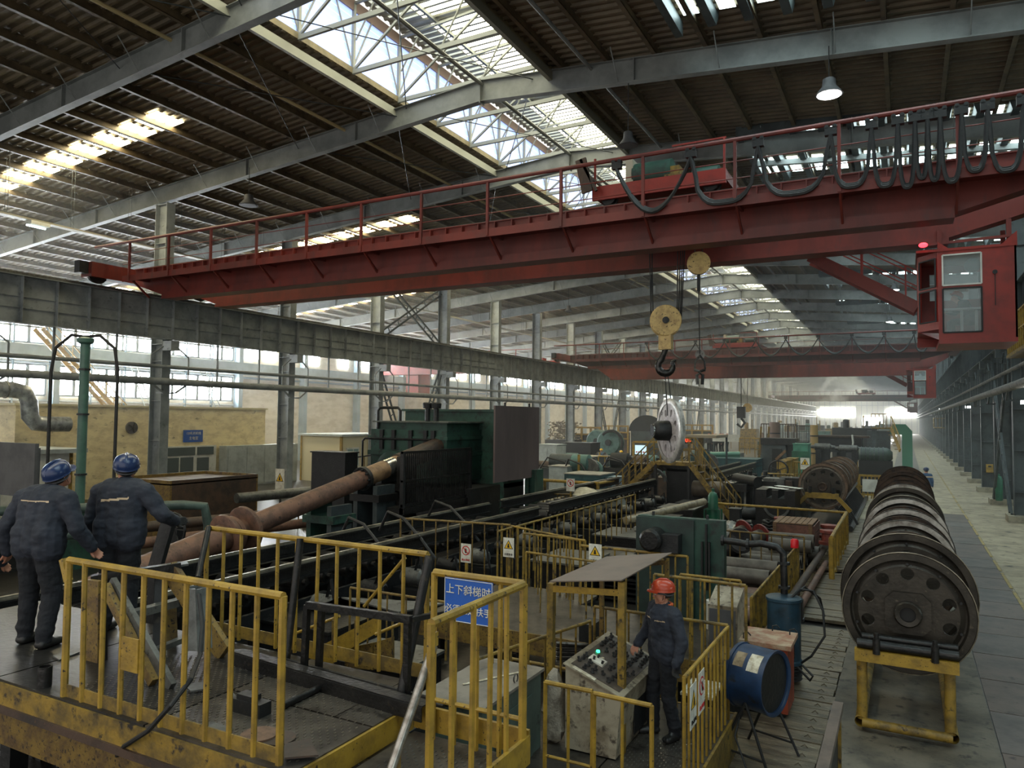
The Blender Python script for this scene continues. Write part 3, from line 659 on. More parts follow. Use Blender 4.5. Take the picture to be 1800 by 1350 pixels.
# ================================================================ overhead cranes
def crane(y, label, full=True, x0=-27.2, x1=3.2, cabx=.72, group=None, yspan=2.4, loops=None, drop2=0.0):
    """bridge crane spanning the hall; near girder face at y"""
    root = thing('overhead_crane', label, 'crane', ((x0+x1)/2, y, 8.4), group)
    for i, (gy, dz) in enumerate(((y, 0), (y+yspan, -drop2))):
        zb, zt = 8.5+dz, 9.62
        m = MB()
        poly = [(x0+.9, 9.05), (x0+2.7, zb), (.95, zb), (x1-.2, 9.05), (x1-.2, zt), (x0+.9, zt)]
        m.prism(poly, 'XZ', gy, gy+.5); g = m.build('girder', REDK if (y > 50 and i == 0) else RED, root)
        m = MB(); m.prism([(x0+2.6, zb-.1), (.97, zb-.1), (.97, zb), (x0+2.6, zb)], 'XZ', gy-.07, gy+.57); m.build('lower_flange', RED, g)
        if full and i == 0:
            m = MB(); m.box(x0+2.6, .97, gy-.09, gy-.06, zb-.12, zb+.13); m.build('flange_channel', RED, g)
        m = MB(); m.box(x0+.9, x1-.2, gy-.05, gy+.55, zt, zt+.03); m.build('top_plate', RED, g)
        MB().box(x0+1.5, x1-1, gy+.2, gy+.28, zt+.03, zt+.12).build('trolley_rail', GREYM, g)
    # upper trim band with stiffeners
    rib = MB().box(-.014, .014, y-.14, y-.0, 9.3, 9.6).mesh('band_rib', RED, (0, y, 9.3))
    nrib = int((x1-x0-3)/.55)
    for k in range(nrib): inst('band_rib', rib, root, (x0+1.6+k*.55, y, 9.3))
    # walkway
    wy = y-.85
    m = MB(); m.box(x0+1.4, x1-.2, wy, y, 9.14, 9.18); m.build('walkway_deck', RED, root)
    m = MB(); m.box(x0+1.4, x1-.2, wy-.03, wy, 8.98, 9.2); m.build('walkway_channel', RED, root)
    post = MB().box(-.035, .035, -.035, .035, -.1, 1.4).mesh('post', RED, (0, 0, 0))
    br = MB(); br.bar((0, 0, 0), (0, .8, 0), .06, .08); br.bar((0, 0, 0), (0, .8, -.62), .05, .07); brm = br.mesh('walkway_bracket', RED)
    xs = [x0+1.8+2.2*k for k in range(13)]
    for x in xs: inst('railing_post', post, root, (x, wy-.03, 9.1)); inst('walkway_bracket', brm, root, (x, wy+.03, 9.1))
    MB().tube((x0-.3, wy-.03, 10.45), (x1, wy-.03, 10.55), .055, 8).build('top_rail', RED, root, True)
    for h in (9.62, 10.02): MB().tube((x0+1.4, wy-.03, h), (x1-.2, wy-.03, h), .014, 5).build('mid_rail', RED, root)
    # end carriages with wheels
    for xe, s in ((x0, 1), (x1, -1)):
        e = MB().box(xe-.3, xe+.35, y-1.4, y+yspan+1.6, 9.2, 9.75).build('end_carriage', RED, root)
        for wyy in (y-1.0, y+yspan+1.2):
            MB().lathe([(.34, -.09), (.34, .09), (.39, .09), (.39, .12)], (xe, wyy, 9.37), (1, 0, 0), 20).build('wheel', DARK2, e, True)
        MB().box(xe-.16, xe+.16, y-1.75, y-1.4, 9.3, 9.75).build('buffer', DARK2, e)
    # cab on the right
    cy = y+yspan-.4
    x, xr, zb, zt = cabx, cabx+1.55, 6.0, 8.1
    cz = MB()
    # plan: chamfered left front corner, window openings left out of the walls
    def wallframe(p, q, z0, z1, wz, m, inset=.12):
        """wall from p to q (plan) with window holes wz=[(t0,t1,za,zb)] -> strips"""
        p = Vector((*p, 0)); q = Vector((*q, 0)); n = (q-p).cross(Vector((0, 0, 1))).normalized()*.04
        ts = sorted({0, 1, *[t for w in wz for t in w[:2]]}); zs = sorted({z0, z1, *[z for w in wz for z in w[2:]]})
        for a, b in zip(ts, ts[1:]):
            for c, d in zip(zs, zs[1:]):
                if any(w[0] <= a and b <= w[1] and w[2] <= c and d <= w[3] for w in wz): continue
                A = p+(q-p)*a; B = p+(q-p)*b
                m.sheet([(A.x, A.y, c), (B.x, B.y, c), (B.x, B.y, d), (A.x, A.y, d)], 1, -n)
    fx, lx = (x, cy), (x-.42, cy+.55)
    wins_f = [(.05, .66*.55/.6, 6.15, 7.18), (.05, .605, 7.24, 8.0)]
    wallframe(fx, (xr, cy), zb, zt, [(.06, .56, 6.16, 7.2), (.06, .56, 7.28, 8.0)], cz)
    wallframe(lx, fx, zb+.25, zt, [(.12, .9, 6.45, 7.2), (.12, .9, 7.28, 7.95)], cz)
    wallframe((x-.42, cy+2.0), lx, zb+.25, zt, [(.2, .9, 6.45, 7.2)], cz)
    wallframe((xr, cy), (xr, cy+2.0), zb, zt, [], cz); wallframe((xr, cy+2), (x-.42, cy+2), zb, zt, [(.15, .85, 7.2, 7.9)], cz)
    cz.quad((x, cy, zb), (x-.42, cy+.55, zb+.25), (x-.42, cy+2, zb+.25), (xr, cy+2, zb), (xr, cy, zb))
    cz.box(x-.0, xr, cy-.02, cy+2, zb-.1, zb); cz.box(x-.45, xr+.02, cy-.02, cy+2, zt, zt+.06)
    cb = cz.build('cab', REDB, root)
    if full:
        for (t0, t1, za, zc, nm) in ((.06, .56, 6.16, 7.2, 'window_pane'), (.06, .56, 7.28, 8.0, 'window_pane')):
            MB().box(x+t0*1.55, x+t1*1.55, cy+.015, cy+.025, za, zc).build(nm, GLASS, cb)
        for (za, zc, mt) in ((6.16, 7.2, BLACK), (7.28, 8.0, WHITE)):
            fr = MB()
            for a, b in (((x+.093, za), (x+.868, za)), ((x+.868, za), (x+.868, zc)), ((x+.868, zc), (x+.093, zc)), ((x+.093, zc), (x+.093, za))):
                fr.bar((a[0], cy-.01, a[1]), (b[0], cy-.01, b[1]), .035, .035)
            fr.build('window_frame', mt, cb)
        L0 = Vector((*lx, 0)); L1 = Vector((*fx, 0)); nn = (L1-L0).cross(Vector((0, 0, 1))).normalized()*.02
        for za, zc in ((6.45, 7.2), (7.28, 7.95)):
            a = L0+(L1-L0)*.12+nn; b = L0+(L1-L0)*.9+nn
            fr = MB()
            for (p, z1_), (q, z2_) in (((a, za), (b, za)), ((b, za), (b, zc)), ((b, zc), (a, zc)), ((a, zc), (a, za))):
                fr.bar((p.x, p.y, z1_), (q.x, q.y, z2_), .03, .03)
            fr.build('window_frame', BLACK, cb)
        MB().prism([(xr-.3, zt+.04), (xr+.02, zt+.04), (xr+.02, zt+.34)], 'XZ', cy, cy+.04).build('gusset', REDB, cb); MB().prism([(x, zt+.04), (x+.25, zt+.04), (x, zt+.24)], 'XZ', cy, cy+.04).build('gusset', REDB, cb)
        m = MB(); m.bar((xr-.42, cy-.03, 6.75), (xr-.42, cy-.03, 7.5), .015); m.lathe([(.05, 0), (.05, .03)], (xr-.42, cy-.05, 7.52), (0, 1, 0), 12); m.build('stay_rod', DARK2, cb)
        m = MB(); m.box(x+.1, x+.9, cy+.5, cy+.9, 6.75, 6.8); m.bar((x+.5, cy+.6, 6.1), (x+.5, cy+.6, 6.75), .06); m.bar((x+.8, cy+.6, 6.1), (x+.8, cy+.6, 6.75), .06); m.build('control_table', LGREY, cb)
        MB().lathe([(.17, 0), (.17, .06)], (x+.72, cy+.35, 7.78), (0, 1, 0), 16).build('fan_disc', DGREY, cb)
    if True:
        h = MB(); h.box(x+.0, x+.1, cy+.3, cy+.4, zt, 8.7); h.box(xr-.15, xr-.05, cy+.3, cy+.4, zt, 8.8); h.bar((x-.2, cy+.3, zt+.25), (xr, cy+.3, zt+.3), .06)
        h.build('cab_hanger', RED, cb); MB().box(xr-.15, xr-.05, cy+1.5, cy+1.6, zt, 8.8).build('cab_hanger', RED, cb)
    # stair from girder down to the cab
    s0 = Vector((x-3.0, cy+1.6, 8.6)); s1 = Vector((x-.42, cy+1.2, 6.95))
    sm = MB(); sm.bar(s0, s1, .06, .3); stp = sm.build('stair', RED, root)
    m = MB(); m.bar(s0+Vector((0, .6, 0)), s1+Vector((0, .6, 0)), .06, .3); m.build('stringer', RED, stp)
    m = MB()
    for k in range(1, 9): c = s0+(s1-s0)*k/9; m.box(c.x-.12, c.x+.12, c.y, c.y+.6, c.z-.02, c.z+.01)
    m.build('treads', RED, stp)
    for oy in (0, .6):
        for dz in (.55, .95): MB().bar(s0+Vector((0, oy, dz)), s1+Vector((0, oy, dz)), .03).build('handrail', REDB, stp)
        for k in range(3): c = s0+(s1-s0)*(k*.4+.1)+Vector((0, oy, 0)); MB().bar(c, c+Vector((0, 0, .95)), .04).build('stair_post', REDB, stp)
    return root, wy
cr1, wy1 = crane(18.0, 'near red double-girder bridge crane with cab, spanning the whole hall')
sl = MB().ball((.42, 19.9, 8.27), .075, 12, 8, (1.3, 1, .8)).build('signal_lamp', REDL, None, True); tag(sl, 'glowing red signal lamp on the roof of the near crane cab', 'lamp')
cr2, wy2 = crane(60.0, 'second red bridge crane with its own cab, halfway down the hall', True, cabx=.55, yspan=5.5, drop2=.7)
cr3, wy3 = crane(176.0, 'distant red bridge crane in front of the hazy end wall', False)
MB  # festoon cables
def festoon(label, px, wy, zr_, zlow, group=None, r=.042):
    t = thing('festoon_cable', label, 'cable', (px[0], wy, zr_), group)
    tr = MB(); tr.box(-.12, .12, -.07, .07, -.12, .05); tr.lathe([(.05, -.07), (.05, .07)], (-.08, 0, .06), (0, 1, 0), 8); tr.lathe([(.05, -.07), (.05, .07)], (.08, 0, .06), (0, 1, 0), 8)
    tm = tr.mesh('cable_trolley', DARK2)
    for x in px: inst('cable_trolley', tm, t, (x, wy-.03, zr_-.12))
    for i, (a, b) in enumerate(zip(px, px[1:])):
        w = b-a; zl = zlow if not callable(zlow) else zlow(i, w)
        for j, oy in enumerate((-.05, .0, .05)):
            pts = []; d = (zr_-.25)-zl-(j*.05)
            for k in range(15):
                u = k/14; s = abs(2*u-1); bul = .5+.5*(1 if u > .5 else -1)*s**1.0
                xx = a+w*u
                if w < 1.6: xx = a+w*.5+(u-.5)*w*(1.12 if .1 < u < .9 else 1.0); sh = s**(3.5)
                else: sh = s**1.9
                pts.append((xx, wy-.03+oy, zr_-.25-d*(1-sh)))
            MB().path(pts, r, 5, True).build('cable_loop', BLACK, t, True)
    return t
fx = [ony(p, 200, 17.1).x for p in (1085, 1215, 1333, 1460, 1532, 1578, 1608, 1630, 1652, 1690, 1736, 1800)]
festoon('black festoon cable looping along the top rail of the near red crane', fx, 17.12, 10.5, lambda i, w: 9.05-(.0 if w > 1 else .08*(i % 3)))
festoon('thin looping festoon cable on the second red crane', [-19, -17.2, -14.9, -12.6, -10.2, -8, -5.7, -3.4, -1.3, .6, 1.5], 59.1, 10.5, 9.0, r=.04)
# trolleys
def trolley(y, x, label, yspan=2.4):
    t = thing('crane_trolley', label, 'trolley', (x, y+1.4, 9.7))
    MB().box(x-1.75, x+1.75, y+.1, y+yspan+.4, 9.95, 10.2).build('trolley_frame', RED, t)
    for dx in (-1.35, 1.35):
        for yy in (y+.24, y+yspan+.24): MB().lathe([(.2, -.07), (.2, .07), (.24, .07), (.24, .1)], (x+dx, yy, 9.94), (0, 1, 0), 16).build('wheel', DARK2, t, True)
    MB().lathe([(.15, -.1), (.34, -.08), (.34, .95), (.15, 1.0)], (x-.7, y+.7, 10.55), (1, 0, 0), 20).build('rope_drum', GREEN, t, True)
    MB().lathe([(.15, -.1), (.28, -.08), (.28, .6), (.1, .66)], (x+.7, y+1.4, 10.5), (1, 0, 0), 18).build('motor', GREEN, t, True)
    MB().box(x-.95, x-.75, y+.4, y+1.4, 10.2, 10.95).build('gear_case', M('pale_gear_case', (170, 160, 140), rough=.6), t)
    MB().box(x+.1, x+.5, y+.4, y+1.2, 10.2, 10.6).build('brake', YELD, t)
    f = MB(); f.bar((x-1.75, y-.3, 10.0), (x-1.95, y-.3, 10.9), .07, .3); f.bar((x-1.5, y-.3, 10.0), (x-1.95, y-.3, 10.9), .07); f.bar((x-1.9, y-.3, 10.6), (x-1.5, y+.4, 10.2), .05); f.build('cable_arm', RUSTD, t)
    for sx in (-1.7, 1.7):
        MB().bar((x+sx, y+.1, 10.2), (x+sx, y+.1, 11.0), .05).build('guard_post', REDB, t)
    MB().bar((x+.4, y+.1, 11.0), (x+1.75, y+.1, 11.0), .04).build('guard_rail', REDB, t)
    MB().box(x-1.75, x+1.75, y+.02, y+.1, 9.85, 10.22).build('side_plate', REDB, t)
    return t
trolley(18.0, -5.55, 'red hoist trolley with green drum and motor on the near crane')
trolley(60, -12.0, 'small hoist trolley on the second red crane', 5.5)
trolley(176, -7.5, 'tiny dark trolley on the distant crane')
# main hook block on its ropes
hx, hy = ony(1170, 564, 19.3).x, 19.3
hk = thing('hook_block', 'faded yellow main hook block with a black open hook, hanging from the near crane', 'hook block', (hx, hy, 6.0))
zc = ony(1168, 564, 19.3).z
LOS = Vector((.30, -.95, 0)).normalized()
MB().lathe([(.08, -.14), (.4, -.13), (.42, -.11), (.42, .0), (.38, .03), (.38, .1), (.42, .13), (.42, .24), (.4, .26), (.08, .27)], (hx, hy, zc), -LOS, 32).build('sheave_case', [HOOKY], hk, True)
MB().lathe([(.09, 0), (.09, .06), (.05, .07)], Vector((hx, hy, zc))+LOS*.13, LOS, 12).build('axle_nut', DARK2, hk, True)
m = MB(); m.box(-.17, .17, -.09, .13, zc-.78, zc-.36); o = m.build('crosshead', HOOKY, hk, org=None); o.location = (0, 0, 0)
for v in o.data.vertices: v.co.x += hx; v.co.y += hy
m = MB(); c = Vector((hx, hy, zc-1.22)); pts = [Vector((.02, 0, .5)), Vector((-.04, 0, .35))]
for k in range(12):
    a = math.radians(125+k*24); pts.append(Vector((.2*math.cos(a), 0, .2*math.sin(a))))
pts.append(Vector((.27, 0, .16)))
RZ = Matrix.Rotation(math.atan2(LOS.x, -LOS.y), 3, 'Z')
rad = [.075, .08]+[.09]*4+[.1, .105, .105, .1, .09, .08, .065, .05]+[.035]
P_ = [c+RZ@p for p in pts]
for i in range(len(P_)-1): m.path([P_[i], P_[i+1]], rad[i], 10, True, rad[i+1]); m.ball(P_[i], rad[i]*.98, 10, 6)
m.build('hook', M('worn_hook_steel', (64, 62, 60), (40, 38, 36), sc=8, rough=.3, metal=.7), hk, True)
for dx, dd in ((-.42, -.38), (-.36, -.33), (-.30, -.40), (.3, .30), (.38, .34), (.44, .38), (.5, .41)):
    a = Vector((hx, hy, zc))+RZ@Vector((dd, 0, .05)); MB().tube(a, (hx+dx*1.15, hy, 9.7), .016, 4).build('rope', BLACK, hk)
# auxiliary hook
ax, ay = ony(1228, 463, 19.3).x, 19.3; az = ony(1228, 463, 19.3).z
t = thing('hook_block', 'yellow auxiliary sheave high under the near crane girder with a long chain', 'hook block', (ax, ay, az-.3))
MB().lathe([(.05, -.1), (.3, -.09), (.3, .09), (.05, .1)], (ax, ay, az), LOS, 24).build('sheave_case', HOOKY, t, True)
MB().tube((ax, ay, az-.2), (ax, ay, az-.75), .045, 8).build('small_hook', DARK2, t, True)
MB().tube((ax-.1, ay, az+.1), (ax-.1, ay, 9.7), .014, 4).build('rope', BLACK, t); MB().tube((ax+.1, ay, az+.1), (ax+.1, ay, 9.7), .014, 4).build('rope', BLACK, t)
zt_ = ony(1231, 622, 19.3).z; zb_ = ony(1231, 676, 19.3).z
t = thing('lifting_tongs', 'slim dark lifting tongs hanging on a long thin chain under the auxiliary sheave', 'tongs', (ax+.05, ay, zb_))
MB().tube((ax, ay, az-.75), (ax+.03, ay, zt_), .014, 5).build('chain', BLACK, t)
m = MB(); m.lathe([(.13, 0), (.13, .02), (.1, .02)], (ax+.03, ay, zt_-.02), (0, 1, 0), 12); m.build('ring', GREYM, t)
z = zt_
for sx in (-1, 1):
    m = MB(); m.path([(ax+.03, ay, z-.03), (ax+.03+sx*.12, ay, z-.2), (ax+.03+sx*.14, ay, z-.42)], .025, 6); m.path([(ax+.03+sx*.14, ay, z-.42), (ax+.03-sx*.03, ay, z-.48), (ax+.03+sx*.08, ay, zb_+.25), (ax+.03+sx*.06, ay, zb_)], .045, 6); m.build('tong_arm', GREYM if sx < 0 else DARK2, t, True)
# the lifted wheel
def annulus_holes(m, r1, r2, nh, rc, hr, t0, t1, fr, ov=1.0, n=12, skip=()):
    """disc web between r1,r2 with nh holes at radius rc; fr(r,ang,t)->point; t0,t1 = faces"""
    for i in range(nh):
        a0, a1 = 2*math.pi*i/nh, 2*math.pi*(i+1)/nh; am = (a0+a1)/2
        bo = []; ho = []
        for k in range(16):
            th = 2*math.pi*k/16; du, dv = math.cos(th), math.sin(th)   # u radial, v tangential (normalised)
            U = (r2-rc) if du > 0 else (rc-r1); V = (a1-a0)/2
            s = min(1/abs(du) if abs(du) > 1e-6 else 9e9, 1/abs(dv) if abs(dv) > 1e-6 else 9e9)
            rr = rc+du*s*U; aa = am+dv*s*V; bo.append((rr, aa)); 
            hx_ = rc+du*hr*ov; ho.append((hx_, am+dv*hr/rc))
        if i in skip: ho = [(rc, am)]*16
        o = len(m.v)
        for t in (t0, t1):
            m.v += [tuple(fr(r_, a_, t)) for r_, a_ in bo]; m.v += [tuple(fr(r_, a_, t)) for r_, a_ in ho]
        for k in range(16):
            j = (k+1) % 16
            m.face((o+k, o+j, o+16+j, o+16+k)); m.face((o+32+j, o+32+k, o+48+k, o+48+j)); m.face((o+16+k, o+16+j, o+48+j, o+48+k))
wx = ony(1174, 757, 19.3).x; wz = ony(1174, 757, 19.3).z
NW = Vector((-.79, -.61, 0)).normalized(); AW = NW.cross(Vector((0, 0, 1))).normalized()
C0 = Vector((wx+.06, 19.3, wz))
def frw(r, a, t): return C0+NW*t+AW*r*math.cos(a)+Vector((0, 0, 1))*r*math.sin(a)
wh = thing('wheel_casting', 'big bright machined wheel with a black hub and oval holes, lifted on the hook', 'wheel', (wx+.12, 19.3, wz-.87))
MB().lathe([(.72, .07), (.83, .07), (.87, .05), (.87, .01), (.83, 0), (.81, -.1), (.72, -.1)], C0, NW, 48, (False, False)).build('rim', M('bright_turned_rim', (196, 192, 184), (150, 146, 138), sc=5, rough=.35, metal=.35), wh, True)
MB().lathe([(.2, -.05), (.74, -.05)], C0, NW, 32, (False, False)).build('back_disc', INK, wh)
m = MB(); annulus_holes(m, .26, .73, 8, .5, .07, .05, -.03, frw, 1.5); m.build('web', M('patchy_machined_face', (196, 190, 188), (160, 152, 150), sc=7, rough=.5, metal=.05, c3=(36, 34, 34), f3=(.6, .62), sc3=5), wh)
MB().lathe([(.1, .5), (.16, .5), (.17, .46), (.2, .44), (.26, .36), (.27, .05)], C0, NW, 28).build('hub', DARK2, wh, True)
MB().lathe([(.14, .505), (.17, .505), (.17, .48)], C0, NW, 24, (False, False)).build('hub_ring', BRIGHT, wh, True)
for sx in (-.07, .07): MB().tube(C0+Vector((sx, 0, .4)), (hx+sx*.5+.02, 19.3, zc-1.38), .014, 5).build('sling_chain', BLACK, wh)
# third hook far
p = ony(1303, 735, 65.7)
t = thing('hook_block', 'small black double hook hanging far off under the second crane', 'hook block', (p.x, 65.7, p.z))
MB().box(p.x-.35, p.x+.35, 65.5, 65.9, p.z, p.z+1.0).build('hook_case', DARK2, t); MB().path([(p.x, 65.7, p.z), (p.x+.3, 65.7, p.z-.4), (p.x, 65.7, p.z-.8), (p.x-.35, 65.7, p.z-.5)], .12, 6).build('hook', DARK2, t, True); MB().tube((p.x, 65.7, p.z+1), (p.x, 65.7, 7.9), .04, 4).build('rope', BLACK, t)
p = ony(1314, 722, 100.9)
t = thing('hook_block', 'small yellow sheave hanging far down the hall beside the double hook', 'hook block', (p.x, 100.9, p.z))
MB().lathe([(.6, -.2), (.6, .2)], (p.x, 100.9, p.z+.4), (0, 1, 0), 12).build('hook_case', YEL, t); MB().tube((p.x, 100.9, p.z+.8), (p.x, 100.9, zr(p.x)-.72), .04, 4).build('rope', BLACK, t)
# smoke plume
# ================================================================ raised work platform, front left
CHECKD = M('oily_black_checker', (52, 50, 48), (36, 35, 34), sc=3, rough=.36, metal=.4, bump=.2)
def deck_studs(x0, x1, y0, y1, z, step=.075):
    m = MB(); k = 0; y = y0
    while y < y1:
        x = x0+(step/2 if k % 2 else 0)
        while x < x1:
            a = .012; 
            if (int((x-x0)/step*2)+k) % 2: m.box(x-a, x+a, y-.004, y+.004, z, z+.004)
            else: m.box(x-.004, x+.004, y-a, y+a, z, z+.004)
            x += step
        y += step/2; k += 1
    return m
DZ = 1.75
pf = thing('work_platform', 'raised steel platform with checker-plate deck and yellow edge at the lower left', 'platform', (-6, 4.5, 0))
for x0, x1, y0, y1 in ((-9.4, -7.02, 3.62, 5.35), (-7.0, -5.02, 3.62, 5.35), (-5.0, -3.53, 3.62, 4.42), (-5.0, -3.9, 4.44, 5.35)):
    MB().box(x0, x1, y0, y1, DZ-.02, DZ).build('deck_plate', CHECK if x0 > -6 else CHECKD, pf)
MB().add([(-3.89, 4.44, DZ-.02), (-3.53, 4.44, DZ-.02), (-3.53, 4.9, DZ-.02), (-3.89, 5.35, DZ-.02), (-3.89, 4.44, DZ), (-3.53, 4.44, DZ), (-3.53, 4.9, DZ), (-3.89, 5.35, DZ)], [(0, 3, 2, 1), (4, 5, 6, 7), (0, 1, 5, 4), (1, 2, 6, 5), (2, 3, 7, 6), (3, 0, 4, 7)]).build('deck_plate', CHECK, pf)
st_ = deck_studs(-6.2, -3.6, 3.72, 4.88, DZ).build('deck_studs', M('polished_stud', (160, 152, 138), (110, 104, 96), sc=6, rough=.3, metal=.7), pf); tag(st_, kind='stuff')
MB().box(-9.4, -3.5, 3.6, 3.63, DZ-.2, DZ-.02).build('edge_channel', YELD, pf)
MB().box(-9.4, -3.62, 3.72, 3.76, DZ-.62, DZ-.25).build('edge_beam', YELR, pf)
MB().box(-9.4, -3.55, 3.58, 3.64, DZ-.26, DZ-.2).build('edge_angle', RUSTD, pf)
MB().bar((-3.52, 3.6, DZ-.1), (-3.52, 4.93, DZ-.1), .03, .18).build('edge_channel', YEL, pf); MB().bar((-3.6, 3.6, DZ-.42), (-3.6, 5, DZ-.42), .05, .3).build('edge_beam', YELR, pf)
for x in (-9, -7.2, -5.4, -4.2):
    for y in (3.9, 5.2): MB().box(x-.08, x+.08, y-.08, y+.08, 0, DZ-.02).build('leg', DARK2, pf)
# front rail with its toe plate
ra = railing('yellow pipe railing along the front edge of the left platform', (-6.08, 3.66), (-3.68, 3.66), DZ+1.1, DZ, 11, mat=YEL, toe=(.13, -.03), r=.026)
MB().bar((-6.08, 3.66, DZ+.93), (-6.16, 3.66, DZ+1.1), .05).build('bent_corner', YEL, ra, True)
pp = ony(227, 1150, 3.63); MB().box(pp.x-.1, pp.x+.1, 3.63, 3.645, pp.z-.13, pp.z+.12).build('spare_plate', YEL, ra)
railing('yellow pipe railing along the back edge of the left platform', (-6.57, 5.42), (-3.72, 5.4), DZ+1.1, DZ, 12, mat=YEL, toe=(.12, .02), r=.024)
for (a, b, r, l) in (((528, 947, 5.38), (503, 1165, DZ), .035, 'dark leaning tube left of the black frame on the platform'), ((755, 978, 5.36), (703, 1230, DZ), .04, 'dark leaning tube at the right end of the platform back railing'), ((367, 927, 5.38), None, .03, 'dark leaning tube at the left end of the platform back railing')):
    p = ony(*a); q = onz(b[0], b[1], b[2]) if b else Vector((-6.7, 5.0, DZ+.3))
    if not b: q = ony(348, 1016, 5.0)
    tag(MB().tube(p, q, r, 10).build('steel_tube', DARK, None, True), l, 'steel tube')
# black U frame, channel and rods lying on the deck
fr = thing('tube_frame', 'black rectangular tube frame standing on the platform behind the channel', 'frame', (-4.3, 5.05, DZ))
a = ony(540, 1063, 5.05); b = ony(723, 1089, 4.98)
MB().bar(a, b, .05, .06).build('top_bar', DARK, fr); MB().bar((a.x-.03, 5.13, a.z-.02), (b.x, 5.08, b.z-.02), .03).build('top_bar', DARK, fr)
for p in (Vector((a.x, 5.05, a.z)), Vector((a.x+.1, 5.13, a.z))): MB().bar(p, (p.x-.02, p.y, DZ), .05).build('leg', DARK, fr)
for p in (Vector((b.x-.05, 5.0, b.z)),): MB().bar(p, (p.x, p.y, DZ), .05).build('leg', DARK, fr)
MB().bar((b.x, 4.98, b.z), (b.x+.12, 5.3, b.z), .04).build('side_bar', DARK, fr)
ch = MB(); p, q = onz(405, 1158, DZ+.05), onz(742, 1258, DZ+.05); d = (q-p).normalized(); n = Vector((-d.y, d.x, 0))
ch.sheet([p-Vector((0, 0, .05)), q-Vector((0, 0, .05)), q+Vector((0, 0, .06)), p+Vector((0, 0, .06))], .012, -n); ch.sheet([p+Vector((0, 0, .06)), q+Vector((0, 0, .06)), q+n*.12+Vector((0, 0, .06)), p+n*.12+Vector((0, 0, .06))], .01, (0, 0, 1))
tag(ch.build('steel_channel', DARK), 'long dark steel channel lying across the platform deck', 'steel channel')
for i, (o1, o2) in enumerate(((.22, .26), (.3, .33))):
    tag(MB().tube(p+n*o1+d*.3+Vector((0, 0, -.02)), q+n*o2+Vector((0, 0, -.02)), .022, 8).build('steel_rod', DARK, None, True), 'dark round rod beside the channel on the platform, %s one' % ('nearer' if i == 0 else 'farther'), 'steel rod')
p, q = onz(498, 1240, DZ+.03), onz(567, 1206, DZ+.03); tag(MB().tube(p, q, .03, 10).build('steel_tube', DARK, None, True), 'short dark tube lying square to the channel on the checker plate', 'steel tube')
sh = thing('sledge_hammer', 'black block-headed sledge hammer lying on the checker plate behind the front railing', 'hammer', (-4.55, 4.1, DZ))
p = onz(440, 1252, DZ); MB().box(p.x-.16, p.x+.16, p.y-.06, p.y+.06, DZ, DZ+.1).build('head', DARK2, sh); MB().box(p.x-.1, p.x+.06, p.y-.05, p.y+.05, DZ+.1, DZ+.14).build('head_cap', DARK2, sh)
MB().tube((p.x-.16, p.y, DZ+.06), (p.x-.34, p.y+.12, DZ+.03), .018, 8).build('handle', GREYM, sh, True)
for (x, y, rx, lab, mt) in ((455, 1296, .13, 'round rusty disc lying at the right front corner of the platform', M('rusty_disc', (120, 92, 74), (84, 64, 52), sc=9, rough=.7)), (490, 1300, .12, 'second thin rusty disc half under the round one', RUSTD)):
    p = onz(x, y, DZ); tag(MB().lathe([(rx, 0), (rx, .012)], (p.x, p.y, DZ+.002+(.012 if rx > .125 else 0)), (0, 0, 1), 22).build('steel_disc', mt), lab, 'disc')
def plate(px, z, lab, mt, th=.012):
    pts = [onz(x, y, z) for x, y in px]
    return tag(MB().sheet(pts, th, (0, 0, 1)).build('steel_plate', mt), lab, 'plate')
plate([(338, 1290), (372, 1270), (410, 1283), (392, 1300), (352, 1298)], DZ+.002, 'grey scrap sheet on the deck behind the front railing', GREYM)
plate([(322, 1205), (365, 1200), (366, 1212), (335, 1217)], DZ+.02, 'crumpled dark sheet on the deck beside the sloping cable', GREYM)
plate([(92, 1155), (132, 1140), (140, 1148), (104, 1162)], DZ+.002, 'thin scrap plate on the deck beside the left worker boots', GREYM)
plate([(500, 1335), (560, 1330), (545, 1300), (500, 1310)], DZ+.03, 'bent scrap strip next to the rusty discs', RUSTD)
p = onz(78, 1207, DZ); tag(MB().lathe([(.03, 0), (.055, 0), (.055, .17), (.045, .17), (.045, .02)], (p.x, p.y, DZ), (0, 0, 1), 18).build('pipe_stub', DARK, None, True), 'dark upright pipe stub on the platform edge at far left', 'pipe stub')
# A frame of yellow and grey sections behind the front rail
af = thing('braced_stand', 'heavy yellow and grey braced steel stand on the left platform behind the front railing', 'stand', (-5.9, 4.5, DZ))
def bar_px(p, q, w, h, name, mt, up=(0, 0, 1)): MB().bar(ony(*p), ony(*q), w, h, up).build(name, mt, af)
bar_px((167, 1020, 4.3), (165, 1185, 4.3), .18, .05, 'upright_plate', YELR, (0, 1, 0))
bar_px((180, 1022, 4.36), (182, 1170, 4.36), .05, .05, 'upright_plate', DARK, (0, 1, 0))
bar_px((195, 1025, 4.32), (300, 1212, 4.2), .14, .05, 'diagonal_brace', GREYM, (0, 1, 0)); bar_px((185, 1030, 4.25), (270, 1200, 4.16), .08, .06, 'diagonal_brace', YELR, (0, 1, 0))
bar_px((160, 1020, 4.35), (318, 996, 5.0), .09, .09, 'top_beam', DARK); bar_px((160, 1015, 4.38), (330, 990, 5.1), .16, .02, 'top_plate', GREYM)
bar_px((232, 1080, 4.5), (322, 1056, 5.0), .1, .07, 'cross_beam', GREYM)
bar_px((298, 1000, 4.95), (395, 1148, 4.95), .2, .06, 'diagonal_brace', YELR, (0, 1, 0))
